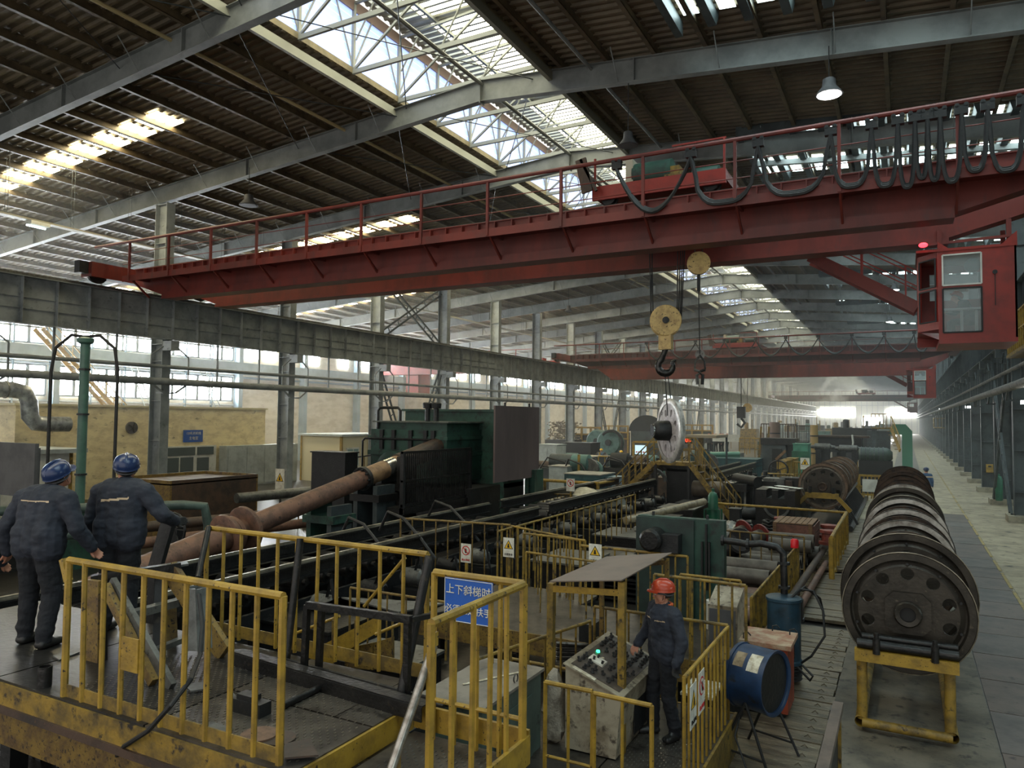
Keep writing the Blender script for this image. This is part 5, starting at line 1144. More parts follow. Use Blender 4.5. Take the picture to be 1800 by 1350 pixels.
for s in (-1, 1):
    MB().bar((-2.78+s*.55, 29.6, 1.22), (-2.78+s*.98, 29.6, .75), .1, .14).build('sloping_leg', YEL, t); MB().bar((-2.78+s*.98, 29.6, .75), (-2.78+s*1.2, 29.6, .3), .08).build('sloping_leg', DARK2, t)
    MB().tube((-2.78+s*.95, 29.7, .12), (-2.78+s*.95, 42, .12), .1, 10).build('floor_tube', DARK, t, True); MB().tube((-2.78+s*.5, 29.7, .86), (-2.78+s*.5, 42, .86), .07, 8).build('rail_tube', DARK, t)
rod = MB().bar((0, 0, 0), (-.5, 0, .75), .06).mesh('side_rod', DARK2)
for k in range(22): inst('side_rod', rod, t, (-1.85, 30.2+k*.5, .12))
for s in (-.4, .4): MB().lathe([(.06, 0), (.06, .22)], (-2.78+s, 29.55, 1.38), (0, 0, 1), 8).build('stop_stub', DARK2, t)
# ================================================================ roller conveyor along the line
EDGE = M('scuffed_rail_edge', (150, 142, 124), (96, 90, 80), sc=2, rough=.35, metal=.4)
def ibeam(m, x, ya, yb, z, w=.22, h=.35):
    m.box(x-.02, x+.02, ya, yb, z-h, z); m.box(x-w/2, x+w/2, ya, yb, z-.03, z); m.box(x-w/2, x+w/2, ya, yb, z-h, z-h+.03)
def conveyor(label, xa, xb, ya, yb, z, step=.62, bright=True, legs=True):
    zr_ = .38
    t = thing('roller_conveyor', label, 'conveyor', ((xa+xb)/2, ya, 0))
    for x in (xa, xb):
        m = MB(); ibeam(m, x, ya, yb, z, .2, .24); m.build('side_rail', DARK, t)
        MB().box(x-.03, x+.03, ya, yb, z, z+.04).build('rail_strip', EDGE if bright else GREYM, t)
        m = MB(); m.box(x-.06, x+.02, ya, yb, z-1.0, z-.62); m.build('side_plate', DARK2, t)
    rl = MB().lathe([(.05, 0), (.05, .08), (.14, .1), (.14, xb-xa-.2), (.05, xb-xa-.18), (.05, xb-xa-.1)], (xa+.05, 0, 0), (1, 0, 0), 10).mesh('roller', DARK, (xa+.05, 0, 0), True)
    n = int((yb-ya)/step)
    for k in range(n): inst('roller', rl, t, (xa+.05, ya+.3+k*step, z-zr_))
    if legs:
        lg = MB().box(-.08, .08, -.08, .08, -z+.0, -.6); 
        lm = lg.mesh('leg', DARK2)
        for k in range(int((yb-ya)/2.4)+1):
            for x in (xa, xb): inst('leg', lm, t, (x, ya+.2+k*2.4, z))
    return t
conveyor('long oily roller conveyor running past the green gearbox, near section', -10.7, -9.1, 5.0, 18.6, 1.55)
conveyor('long oily roller conveyor, middle section ending at the dark stand', -10.5, -8.95, 19.0, 29.0, 1.62)
conveyor('narrow bright-edged conveyor beyond the yellow stair bridge', -8.9, -8.0, 36, 54, 1.5)
conveyor('second dark conveyor rail between the workers and the gearbox', -12.2, -11.2, 6.5, 15.5, 1.15, bright=False)
# hoses and lumps along the conveyor
for i, (x, y, z) in enumerate(((-9.6, 13.2, 1.6), (-9.9, 15.5, 1.6), (-10.2, 12.6, 1.5))):
    tag(MB().path([(x-.8, y, z-.1), (x-.5, y-.1, z+.35), (x, y-.2, z+.25), (x+.6, y-.4, z-.1), (x+.9, y-.3, z-.5)], .035, 6).build('hose', BLACK, None, True), 'black hose arching over the conveyor rail, %s from the left' % ORD[(2, 1, 0).index(i) if i in (0, 1, 2) else 0], 'hose')
# spindle
sp = thing('drive_spindle', 'long rusty drive spindle rising to the green gearbox', 'spindle', (-13.5, 10, 0))
A = Vector((-13.5, 10.2, 1.02)); B = Vector((-13.5, 17.9, 2.62)); D = (B-A).normalized()
def sp_at(t): return A+(B-A)*t
MB().tube(sp_at(-.5), sp_at(.18), .31, 20).build('sleeve', RUST, sp, True)
for t0, r in ((.18, .5), (.25, .52), (.205, .4)): MB().lathe([(r-.03, 0), (r, .02), (r, .1), (r-.03, .14)], sp_at(t0), D, 28).build('flange', RUST, sp, True)
MB().tube(sp_at(.2), sp_at(.8), .25, 24).build('shaft', RUST, sp, True)
fl_ = MB().lathe([(.34, 0), (.34, .12)], sp_at(.79), D, 24).build('bolt_flange', DARK2, sp, True)
MB().tube(sp_at(.8), sp_at(1.02), .27, 20).build('coupling', M('brass_brown_coupling', (150, 118, 84), (110, 84, 62), sc=4, rough=.5), sp, True); MB().tube(sp_at(.92), sp_at(.97), .275, 20).build('pale_band', BRIGHT, sp, True)
MB().tube(sp_at(1.0), sp_at(1.35), .3, 16).build('coupling_end', RUSTD, sp, True)
m = MB()
for k in range(10):
    a = 2*math.pi*k/10; s = D.cross(Vector((1, 0, 0))).normalized(); p = sp_at(.78)+(Vector((1, 0, 0))*math.cos(a)+s*math.sin(a))*.29; m.tube(p, p+D*.2, .03, 6)
m.build('flange_bolts', DARK2, sp)
for i, (tt, w) in enumerate(((.62, .8), (.86, .6), (1.0, .5))):
    p = sp_at(tt); t = thing('spindle_support', 'dark green support stand under the rusty spindle, %s from the left' % ORD[i], 'stand', (p.x, p.y, 0))
    MB().box(p.x-.4, p.x-.25, p.y-.4, p.y+.4, 0, p.z-.1).build('upright', STEELD if i else GREEN, t); MB().box(p.x+.3, p.x+.45, p.y-.4, p.y+.4, 0, p.z+(.25 if i == 2 else -.3)).build('upright', STEELD if i < 2 else DARK, t)
    MB().box(p.x-.5, p.x+.55, p.y-.45, p.y+.45, p.z-.75, p.z-.55).build('cradle', GREEN if i == 0 else DARK, t); MB().prism([(p.x-.8, 0), (p.x-.4, 0), (p.x-.4, p.z-.8)], 'XZ', p.y-.05, p.y+.05).build('gusset', DARK2, t)
# green gearbox
gb = thing('green_gearbox', 'huge dark green gearbox with breather pipes behind the grating guard', 'gearbox', (-14, 22.5, 0))
MB().box(-16.2, -13.1, 20.0, 22.2, 1.9, 3.62).build('lower_case', GREEN, gb)
m = MB(); m.box(-16.0, -13.2, 20.15, 22.2, 3.62, 3.85); m.box(-16.3, -13.05, 19.95, 22.3, 2.75, 2.9); m.box(-16.3, -13.05, 19.95, 22.3, 3.3, 3.4); m.build('case_flange', GREEN, gb)
MB().box(-16.15, -13.05, 20.0, 22.4, 3.85, 3.9).build('cover_plate', M('dusty_gearbox_cover', (92, 96, 88), (66, 72, 66), sc=3, rough=.6), gb)
MB().box(-16.4, -12.3, 22.2, 23.9, 1.6, 4.25).build('main_case', GREEN, gb); MB().box(-16.5, -12.2, 22.1, 24.0, 4.25, 4.33).build('case_top', GREEN, gb)
MB().lathe([(.8, 0), (.8, .1), (.6, .14), (.5, .2), (.3, .24)], (-12.3, 22.9, 2.6), (1, 0, 0), 32).build('bearing_cap', GREEN, gb, True)
MB().box(-16.4, -12.3, 20.2, 23.9, 0, 1.75).build('base', DARK2, gb)
for x in (-15.7, -15.2, -14.5, -13.9, -13.6): MB().box(x-.07, x+.07, 19.9, 20.05, 2.95, 3.6).build('rib', DARK2, gb)
for x in (-14.35, -14.0): MB().lathe([(.09, 0), (.09, .45), (.16, .46), (.18, .62), (.15, .66)], (x, 20.7, 3.88), (0, 0, 1), 12).build('breather_pipe', DARK2, gb, True)
MB().path([(-16.0, 20.1, 3.6), (-16.0, 20.1, 4.25), (-15.9, 20.1, 4.35), (-15.3, 20.3, 4.35), (-15.2, 20.3, 4.25), (-15.2, 20.3, 3.9)], .05, 8).build('loop_handle', DARK2, gb, True)
MB().path([(-16.4, 19.8, 1.9), (-16.4, 19.8, 3.2), (-16.3, 19.8, 3.3), (-13.6, 19.8, 3.3)], .035, 8).build('oil_pipe', DARK2, gb, True)
for x in (-15.6, -14.6, -13.7): MB().lathe([(.12, 0), (.12, .06)], (x, 19.94, 2.4), (0, 1, 0), 12).build('bolt_cap', DARK2, gb)
MB().lathe([(.7, 0), (.7, .12), (.5, .2)], (-15.2, 20.0, 2.2), (0, -1, 0), 24).build('shaft_cover', GREEN, gb, True)
m = MB()
for x in (-15.8, -15.3): m.path([(x-.14, 20.0, 1.9), (x-.14, 19.9, 2.3), (x, 19.9, 2.42), (x+.14, 19.9, 2.3), (x+.14, 20.0, 1.9)], .03, 6)
m.build('lifting_lugs', DARK2, gb)
sd = tag(MB().box(-11.82, -11.76, 20.8, 24.05, 1.93, 4.44).build('shield_plate', BROWNP), 'tall brown steel shield plate hung in front of the green gearbox', 'shield plate')
t = thing('shield_stand', 'dark green posts carrying the brown shield plate', 'stand', (-11.9, 22.5, 0))
for y in (21.5, 23.3): MB().lathe([(.04, 0), (.04, .14)], (-11.79, y, 4.42), (0, 0, 1), 8).build('hanging_bolt', DARK2, t); MB().bar((-11.87, y, 0), (-11.87, y, 4.4), .09).build('post', GREEN, t)
MB().box(-11.9, -11.65, 23.5, 24.2, 0, 2.2).build('leg_plate', GREEN, t)
gr = thing('grating_guard', 'black vertical-bar grating guard beside the spindle coupling', 'guard', (-12.5, 18.6, 0))
for a, b, c, d in (((16.8), 20.5, 3.0, 3.07), (16.8, 20.5, 2.2, 2.26), (16.8, 20.5, 1.5, 1.58)): MB().box(-12.53, -12.45, a, b, c, d).build('cross_bar', DARK, gr)
gbm = MB().box(-.012, .012, -.02, .02, 1.52, 3.03).mesh('guard_bar', DARK)
for k in range(40): inst('guard_bar', gbm, gr, (-12.49, 16.85+k*.0935, 0))
for y in (16.85, 20.45): MB().box(-12.56, -12.44, y-.05, y+.05, 0, 3.07).build('post', DARK2, gr)
MB().box(-13.0, -12.4, 16.8, 20.5, 1.3, 1.48).build('floor_beam', DARK, gr)
# ================================================================ left middle ground
def mbox(name, label, cat, x0, x1, y0, y1, z0, z1, mat, lidm=None, doors=0, trim=None, group=None, face='-Y', vents=False):
    t = thing(name, label, cat, ((x0+x1)/2, (y0+y1)/2, z0), group)
    MB().box(x0, x1, y0, y1, z0, z1-.04).build('body', mat, t)
    MB().box(x0-.04, x1+.04, y0-.04, y1+.04, z1-.04, z1).build('lid', lidm or mat, t)
    w = (x1-x0)/max(1, doors)
    for k in range(doors):
        d = MB().box(x0+k*w+.05, x0+(k+1)*w-.05, y0-.025, y0, z0+.1*(z1-z0), z1-.12*(z1-z0)).build('door', trim or mat, t)
        MB().box(x0+(k+1)*w-.14, x0+(k+1)*w-.1, y0-.05, y0-.025, z0+.5*(z1-z0)-.06, z0+.5*(z1-z0)+.06).build('handle', DARK2, d)
    m = MB().box(x0-.02, x1+.02, y0-.02, y1+.02, z0, z0+.08).build('plinth', DARK2, t)
    return t
t = thing('rusty_tank', 'open rusty yellow-sided tank left of the spindle', 'tank', (-20, 16.6, 0))
for (a) in ((-22.6, -19.9, 15.0, 15.06), (-22.6, -19.9, 18.4, 18.46), (-22.6, -22.54, 15.06, 18.4), (-19.96, -19.9, 15.06, 18.4)): MB().box(a[0], a[1], a[2], a[3], .0, 2.0).build('side_plate', YELR if a[1] != -19.9 or a[0] == -22.6 else RUSTD, t)
MB().box(-22.6, -19.9, 15, 18.46, 1.86, 1.9).build('cover', M('dusty_tank_cover', (112, 100, 90), (84, 74, 66), sc=2, rough=.7), t)
def pipe_t(label, pts, r, mat, cat='pipe', n=12): return tag(MB().path(pts, r, n).build('pipe', mat, None, True), label, cat)
GP = M('grey_green_pipe', (66, 84, 78), (50, 64, 60), sc=3, rough=.45)
pipe_t('upper long grey-green pipe with a bent end behind the workers', [(-20, 8, 1.75), (-16.2, 12.6, 1.75), (-15.9, 13.0, 1.7), (-15.85, 13.1, 1.2), (-15.85, 13.1, .2)], .12, GP)
pipe_t('lower grey-green pipe with a bent end behind the workers', [(-19, 7, 1.35), (-16.0, 10.6, 1.35), (-15.8, 10.9, 1.3), (-15.75, 11, .9), (-15.75, 11, .2)], .13, GP)
pipe_t('thick grey pipe left of the rusty tank', [(-19.5, 17.2, 1.3), (-19.2, 19.6, 1.3), (-18.8, 24, 1.3)], .17, GREYM)
pipe_t('brown pipe running low behind the spindle', [(-19, 12, .9), (-17.2, 17, 1.0), (-17.2, 20, 1.0)], .15, RUSTD)
pipe_t('second brown pipe beside the first low one', [(-18.2, 12, .6), (-16.6, 17, .7), (-16.6, 20, .7)], .15, RUST)
pc = thing('valve_column', 'tall thin grey-green pipe column with two curved hoses behind the left workers', 'pipe column', (-19.4, 11.9, 0))
MB().lathe([(.12, 1.0), (.12, 5.9), (.2, 5.95), (.22, 6.05), (.1, 6.1)], (-19.4, 11.9, 0), (0, 0, 1), 14).build('column_pipe', M('green_column_pipe', (70, 104, 92), (58, 86, 78), sc=2, rough=.45), pc, True)
for z in (2.4, 4.0, 5.2): MB().lathe([(.15, 0), (.15, .05)], (-19.4, 11.9, z), (0, 0, 1), 12).build('clamp', DARK2, pc)
MB().box(-19.75, -19.0, 11.6, 12.3, 0, 1.6).build('valve_box', GREEN, pc)
for s in (-1, 1): MB().path([(-19.4, 11.9, 6.1), (-19.4+s*.3, 11.9+s*.2, 6.15), (-19.4+s*.66, 11.9+s*.4, 5.8), (-19.4+s*.74, 11.9+s*.45, 5.2), (-19.4+s*.74, 11.9+s*.45, 1.2)], .045, 8).build('curved_hose', BLACK, pc, True)
mbox('machine_bed', 'low dark machine bed at the left edge behind the workers', 'machine base', -24, -20.1, 8.5, 11.5, 0, 1.0, DARK2, DARK)
hw = thing('handwheel', 'spoked dark valve wheel between the green pipes and the spindle', 'valve wheel', (-15.2, 11.6, 1.5)); MB().path([(-15.2+.38*math.cos(k*math.pi/8), 11.6, 1.35+.38*math.sin(k*math.pi/8)) for k in range(17)], .03, 6).build('rim', DARK2, hw, True)
m = MB()
for k in range(6): a = k*math.pi/3; m.bar((-15.2, 11.6, 1.35), (-15.2+.36*math.cos(a), 11.6, 1.35+.36*math.sin(a)), .025)
m.build('spokes', DARK2, hw); MB().box(-15.3, -15.1, 11.6, 11.8, 0, 1.4).build('stem_post', DARK2, hw)
mbox('electrical_box', 'small white electrical box on a post by the second column', 'electrical box', -20.6, -20.1, 22.3, 22.6, .0, 1.5, WHITE)
p = ony(495, 845, 22.5); t = sign('tall white sign board with a yellow triangle by the second column', (p.x, 22.4, p.z), .5, 1.0, '-Y', 'warn'); MB().bar((p.x, 22.45, 0), (p.x, 22.45, p.z), .06).build('post', DARK2, t)
for i, (x, y) in enumerate(((-21.0, 23.6), (-20.4, 24.2))): tag(MB().path([(x, y, .4), (x, y+.3, 1.6), (x+.5, y+.6, 1.9), (x+.9, y+.8, 1.2), (x+.8, y+.9, .3)], .13, 8).build('hose', BLACK, None, True), 'thick black hose hump by the second column, %s' % ('front' if i == 0 else 'rear'), 'hose')
# small stair with rails left of gearbox
ls = thing('steel_stair', 'narrow steel stair with thin rails left of the green gearbox', 'stair', (-17.5, 22, 0))
a, b = ony(525, 890, 20), ony(597, 808, 21.5)
MB().bar(a, b, .05).build('handrail', DARK, ls); MB().bar(a-Vector((0, 0, .9)), b-Vector((0, 0, .9)), .06, .25).build('stringer', YELR, ls); c, d = ony(550, 870, 20.6), ony(600, 830, 22); MB().bar(c, d, .04).build('handrail', WHITE, ls)
for k in range(5): q = a+(b-a)*k/4; MB().bar(q, q-Vector((0, 0, .9)), .035).build('stair_post', YELR, ls)
e = ony(655, 800, 21.5); MB().bar(b, e, .05).build('handrail', DARK, ls)
for k in range(4): q = b+(e-b)*(k+1)/4; MB().bar(q, q-Vector((0, 0, 1.4)), .035).build('stair_post', YELR, ls)
MB().box(min(b.x, e.x)-.2, max(b.x, e.x)+.1, 21.4, 23, 1.2, 1.28).build('landing', YELD, ls)
mbox('dark_screen', 'black steel splash box left of the spindle coupling', 'splash box', -17.0, -15.6, 18.0, 18.6, 0, 2.9, DARK2)
# ================================================================ mid deck, railings, green machine panel
MDZ = .7
md = thing('walkway_deck', 'raised dark walkway deck with brown edge behind the operator station', 'deck', (-4.5, 11.5, 0))
MB().box(-7.3, -1.9, 10.4, 12.4, MDZ-.05, MDZ).build('deck_plate', CHECK, md); MB().box(-7.3, -5.2, 12.4, 13.2, MDZ-.05, MDZ).build('deck_plate', CHECK, md)
MB().box(-7.3, -1.95, 10.36, 10.4, MDZ-.32, MDZ).build('edge_beam', YELR, md); MB().box(-1.93, -1.9, 10.4, 12.4, MDZ-.32, MDZ).build('edge_beam', YELD, md)
for x in (-7, -5.4, -3.8, -2.1): MB().box(x-.08, x+.08, 10.45, 10.6, 0, MDZ-.05).build('leg', DARK2, md)
railing('yellow railing with two white signs, left of the canopy', (-7.5, 13.6), (-5.3, 12.6), 1.82, MDZ, 14, mat=YELD, r=.02, bar_r=.02)
a, b = ony(723, 948, 13.4), ony(905, 941, 13.6)
railing('leaning yellow railing in front of the conveyor, left part', (a.x, 13.0), (b.x, 13.4), 1.85, .7, 10, mat=YELR, r=.02)
railing('yellow railing across the walkway end behind the canopy', (-6.55, 12.75), (-5.2, 12.6), 1.82, MDZ, 5, mat=YELD, r=.02)
railing('long yellow railing along the conveyor towards the dark stand', (-7.15, 12.8), (-7.15, 21.2), 1.8, .75, 22, mat=YELD, r=.02)
railing('yellow railing behind the canopy in front of the green panel', (-5.2, 12.4), (-3.25, 12.35), 1.76, MDZ, 10, mat=YELD, r=.02)
railing('short yellow railing step right of the green panel foot', (-3.25, 11.9), (-2.3, 11.9), 1.55, MDZ-.1, 7, mat=YELD, r=.018)
railing('yellow railing right behind the operator', (-3.25, 10.5), (-1.95, 10.45), 1.8, MDZ, 8, mat=YELD, r=.02)
railing('low yellow railing behind the hose bundle', (-5.9, 11.6), (-4.4, 11.4), 1.7, MDZ, 6, mat=YELD, r=.018)
for (x, y, Y, k, lb) in ((820, 972, 12.9, 'ban', 'white sign with red prohibition ring on the leaning railing'), (895, 962, 12.9, 'warn', 'white sign with yellow triangle on the railing left of the canopy'), (1047, 973, 12.3, 'warn', 'white sign with black-edged yellow triangle just above the canopy')):
    p = ony(x, y, Y); sign(lb, (p.x, Y-.02, p.z), .24, .38 if Y > 12.5 else .34, '-Y', k, word='注意安全' if k == 'warn' else '禁止跨越', post=Y > 12.5)
railing('yellow floor fence beside the plank path', (-2.3, 12.8), (-2.3, 18.8), 1.1, .05, 34, mat=YELD, r=.02, bar_r=.022)
railing('yellow railing in front of the stored pipes', (-4.4, 20.0), (-2.3, 20.0), 1.12, .05, 9, mat=YELR, r=.02, mid=[.25])
gp = thing('green_machine', 'tall green machine housing panel with a round motor, behind the canopy', 'machine', (-3.45, 12.5, 0))
MB().box(-4.2, -2.7, 12.6, 12.78, 0, 2.36).build('housing', GREEN, gp); MB().box(-4.22, -3.2, 12.56, 12.6, .1, 2.34).build('front_panel', M('black_green_panel', (38, 58, 52), (28, 38, 36), sc=2, rough=.5), gp)
MB().lathe([(.17, 0), (.19, .03), (.19, .38), (.15, .42)], (-3.85, 12.56, 2.0), (0, -1, 0), 20).build('motor', DARK, gp, True); MB().box(-3.7, -3.4, 12.3, 12.56, 1.8, 2.1).build('motor_box', DARK2, gp)
for x in (-2.98, -2.93, -3.05): MB().box(x-.015, x+.015, 12.5, 12.56, 1.2 if x > -3.0 else 1.4, 2.3 if x == -2.98 else 2.0).build('slide_rod', INK, gp)
for x in (-3.95, -3.0): MB().lathe([(.025, 0), (.025, .07)], (x, 12.7, 2.36), (0, 0, 1), 8).build('top_bolt', DARK2, gp)
sp_ = thing('elbow_pipe', 'wavy dark pipe running right from the green machine and bending down', 'pipe', (-2.4, 12.3, 1.7))
MB().path([(-2.72, 12.5, 2.06), (-2.5, 12.5, 2.05), (-2.3, 12.5, 2.03), (-2.1, 12.5, 2.06), (-1.85, 12.5, 2.03), (-1.75, 12.5, 1.93), (-1.74, 12.5, 1.5), (-1.74, 12.5, 1.0), (-1.74, 12.5, .1)], .055, 10).build('pipe_run', DARK, sp_, True)
for p in ((-2.7, 12.5, 2.06, (1, 0, 0)), (-2.3, 12.5, 2.03, (1, 0, 0)), (-1.74, 12.5, 1.78, (0, 0, 1)), (-1.74, 12.5, 1.4, (0, 0, 1))): MB().lathe([(.09, -.02), (.09, .02)], p[:3], p[3], 12).build('flange', DARK2, sp_)
# control pedestal right of operator
t = thing('control_pedestal', 'small sloping grey pedestal with buttons behind the operator railing', 'pedestal', (-2.15, 10.9, .7)); MB().prism([(10.6, .7), (11.1, .7), (11.1, 1.62), (10.6, 1.45)], 'YZ', -2.5, -2.1).build('body', WHITED, t); MB().box(-2.48, -2.12, 10.58, 10.6, .9, 1.4).build('front_panel', DGREY, t)
rl_ = thing('reflective_objects', 'pale and red safety-coloured drums glimpsed behind the operator railing', 'drums', (-2.6, 11.6, .7)); MB().lathe([(.13, 0), (.13, .45)], (-2.75, 12.1, .7), (0, 0, 1), 12).build('pale_drum', WHITE, rl_, True); MB().lathe([(.1, 0), (.1, .12)], (-2.5, 12.0, .7), (0, 0, 1), 12).build('red_band', M('pink_red', (226, 60, 80), rough=.4), rl_, True)
# red small lamp
t = thing('beacon', 'small red beacon on the end of the floor fence', 'beacon', (-2.3, 18.6, 1.1)); MB().lathe([(.09, 0), (.09, .16), (.06, .2)], (-2.3, 18.2, 1.12), (0, 0, 1), 12).build('red_cap', M('red_cap', (214, 30, 40), rough=.3), t, True); MB().tube((-2.3, 18.2, .1), (-2.3, 18.2, 1.12), .02, 6).build('pole', YELD, t)
pipe_t('long brown floor pipe left of the plank path, outer one', [(-2.12, 26.5, .3), (-2.15, 24, .3), (-2.2, 12.6, .3)], .085, RUSTD); pipe_t('long brown floor pipe left of the plank path, inner one', [(-1.98, 22, .16), (-2.02, 13.2, .16)], .08, RUST)
t = thing('pipe_saddle', 'dark saddle stand holding the two floor pipes', 'saddle', (-2.1, 16, 0)); MB().box(-2.3, -1.85, 15.9, 16.1, 0, .08).build('base', DARK2, t); MB().box(-2.3, -2.24, 15.9, 16.1, .08, .5).build('cheek', DARK2, t); MB().box(-1.93, -1.87, 15.9, 16.1, .08, .45).build('cheek', DARK2, t)
# ================================================================ storage pen
railing('yellow rail closing the back of the pipe pen', (-5.9, 26.3), (-1.75, 26.0), 1.12, .05, 3, mat=YEL, r=.035, ends=(True, True))
railing('yellow slatted end gate of the pipe pen by the path', (-1.68, 20.2), (-1.72, 26.0), 1.12, .1, 7, mat=YEL, r=.045, bar_r=.05, mid=[.1])
def hpipe(x0, x1, y, z, r, mat, label, group='pipes stacked in the pen', hollow=True):
    m = MB(); m.lathe([(r*.86, x1-x0), (r, x1-x0), (r, 0), (r*.86, 0), (r*.86, x1-x0)], (x0, y, z), (1, 0, 0), 18, (False, False)); m.lathe([(.001, .03), (r*.86, .03)], (x0, y, z), (1, 0, 0), 12, (False, False))
    return tag(m.build('steel_pipe', mat, None, True), label, 'pipe', group)
PG = M('grey_brown_pipe', (92, 86, 78), (70, 64, 58), sc=3, rough=.5, metal=.2); PR = M('pinkish_brown_pipe', (120, 96, 86), (92, 74, 66), sc=3, rough=.55)
LST = [(-4.0, -2.5, 20.9, .22, .2, PG), (-4.2, -2.5, 21.4, .22, .2, PG), (-3.9, -2.45, 22.0, .24, .22, PG), (-3.6, -2.2, 22.6, .26, .24, PG), (-3.5, -2.3, 22.3, .66, .2, PG), (-3.4, -2.3, 21.6, .62, .18, PG), (-3.5, -2.6, 23.3, .2, .18, PG),
       (-4.4, -2.55, 15.2, .2, .18, PR), (-4.3, -2.5, 15.7, .22, .2, PR), (-4.4, -2.5, 16.3, .2, .18, PG), (-4.3, -2.45, 16.9, .2, .18, PR), (-4.4, -2.5, 17.5, .22, .2, PG), (-4.3, -2.5, 18.1, .2, .18, PR), (-4.2, -2.5, 18.7, .22, .2, PG), (-4.2, -2.5, 19.3, .2, .18, PG), (-4.1, -2.7, 17.2, .55, .18, PG), (-4.1, -2.7, 18.4, .55, .18, PG)]
for i, (x0, x1, y, z, r, mt) in enumerate(LST): hpipe(x0, x1, y, z, r, mt, ('%s pipe from the front of the stack behind the pipe railing' % ORD[i]) if i < 7 else ('%s pipe lying behind the green machine, counted from the front' % ORD[i-7]), 'pipes stacked in the pen' if i < 7 else 'pipes lying behind the green machine')
cr_ = thing('wooden_crate', 'reddish brown wooden crate of boards in the pipe pen', 'crate', (-3.0, 24, 0))
for k in range(7): MB().box(-3.55+k*.16, -3.41+k*.16, 23.3, 24.9, .98, 1.01).build('top_board', WOOD, cr_)
for k in range(3): MB().box(-3.55, -2.42, 23.27, 23.3, .2+k*.26, .44+k*.26).build('side_board', M('reddish_crate_board', (124, 84, 70), (96, 66, 56), sc=5, rough=.7) , cr_); MB().box(-2.43, -2.4, 23.3, 24.9, .2+k*.26, .44+k*.26).build('side_board', M('reddish_crate_board_b', (124, 84, 70), (96, 66, 56), sc=5, rough=.7), cr_)
for x in (-3.5, -2.5): MB().box(x-.05, x+.05, 23.24, 23.27, .1, .98).build('batten', WOOD, cr_)
MB().box(-3.5, -2.45, 23.32, 24.88, .1, .98).build('core', DARK2, cr_)
for i, (x, y, a) in enumerate(((-4.35, 23.0, .6), (-3.75, 22.4, .6))):
    t = thing('flanged_pipe', 'short grey pipe with a red bolted flange, %s of the two' % ('left' if i == 0 else 'right'), 'flanged pipe', (x, y, .5), 'pipes with red flanges')
    d = Vector((.55, .8, .25)).normalized(); c = Vector((x, y, .7)); MB().tube(c-d*.9, c, .2, 16).build('pipe_body', PG, t, True); MB().lathe([(.34, 0), (.34, .05), (.2, .05)], c, d, 24).build('flange', M('red_flange', (136, 56, 50), (96, 44, 40), sc=9, rough=.5), t, True)
t = thing('flanged_elbow', 'big black pipe elbow with a round mouth in the pen', 'elbow pipe', (-4.1, 20.9, 0)); MB().path([(-4.6, 20.6, .3), (-4.3, 20.7, .5), (-4.0, 20.6, .75), (-3.9, 20.2, .85)], .27, 16).build('elbow', DARK, t, True); MB().lathe([(.34, 0), (.34, .06), (.25, .06)], (-3.9, 20.25, .85), (0, -1, 0), 20).build('mouth_ring', DARK2, t, True)
for i, (x, y) in enumerate(((-4.6, 24.4), (-3.9, 24.9))):
    t = thing('cable_coil', 'tangled coil of grey hose in the pen, %s one' % ('left' if i == 0 else 'right'), 'coil', (x, y, 0)); m = MB()
    for k in range(6): r = .35-.03*k; m.path([(x+(r+.02*math.sin(j*3+k))*math.cos(j*.524), y+r*math.sin(j*.524), .3+.1*k+.03*math.sin(j*2.1+k)) for j in range(13)], .04, 6)
    m.build('coil_turns', GREYM if i == 0 else DARK, t, True); MB().lathe([(.3, 0), (.3, .35)], (x, y, 0), (0, 0, 1), 12).build('drum_core', DARK2, t)
for i, (x, y) in enumerate(((-3.6, 25.4), (-2.1, 24.4), (-2.0, 23.2))): tag(MB().lathe([(.28, 0), (.28, .08), (.2, .1), (.18, .3), (.24, .32), (.24, .4), (.1, .42)], (x, y, .5), (0, 0, 1), 16).build('red_valve_part', M('red_casting', (134, 62, 50), (98, 46, 40), sc=6, rough=.5), None, True), 'red cast valve part in the pen, %s' % ('behind the crate', 'right of the crate', 'nearest the gate')[i], 'valve part')
t = thing('plastic_pile', 'crumpled clear plastic sheeting heaped in the back of the pen', 'sheeting', (-5.3, 25, 0)); m = MB(); n = 14
for i in range(n+1):
    for j in range(n+1): m.v.append((-6.0+1.5*i/n, 24.3+1.6*j/n, .15+.5*math.sin(math.pi*i/n)*math.sin(math.pi*j/n)+.1*rnd.random()))
for i in range(n):
    for j in range(n): a = i*(n+1)+j; m.face((a, a+n+1, a+n+2, a+1))
m.build('sheet', M('clear_plastic', (150, 146, 136), (100, 96, 88), sc=4, rough=.2, bump=.4), t)
# flat plates stacks left of pipes
k = 0
for (x, y, n) in ((-5.6, 16.5, 7), (-5.4, 18.8, 6), (-5.7, 21.0, 5), (-5.0, 20.3, 4)):
    t = thing('plate_stack', 'stack of dark cut steel plates, %s from the front behind the green machine' % ORD[k], 'plate stack', (x, y, 0)); k += 1
    for j in range(n):
        w, h = .6+rnd.random()*.3, .7+rnd.random()*.3; cx, cy = x+rnd.uniform(-.15, .15), y+rnd.uniform(-.15, .15); MB().box(cx-w, cx+w, cy-h, cy+h, .06+j*.11, .1+j*.11).build('plate', GREYM if j == n-1 else DARK, t)
        MB().box(cx-w+.1, cx-w+.2, cy-h, cy+h, j*.11, .06+j*.11).build('spacer', WOOD, t)
t = thing('gas_cylinder', 'bottle-green gas cylinder in a green stand by the stair foot', 'gas cylinder', (-5.95, 26, .2)); MB().lathe([(.16, .25), (.17, .3), (.17, 1.38), (.12, 1.5), (.05, 1.55), (.05, 1.66)], (-5.95, 26, 0), (0, 0, 1), 20).build('bottle', GREENB, t, True)
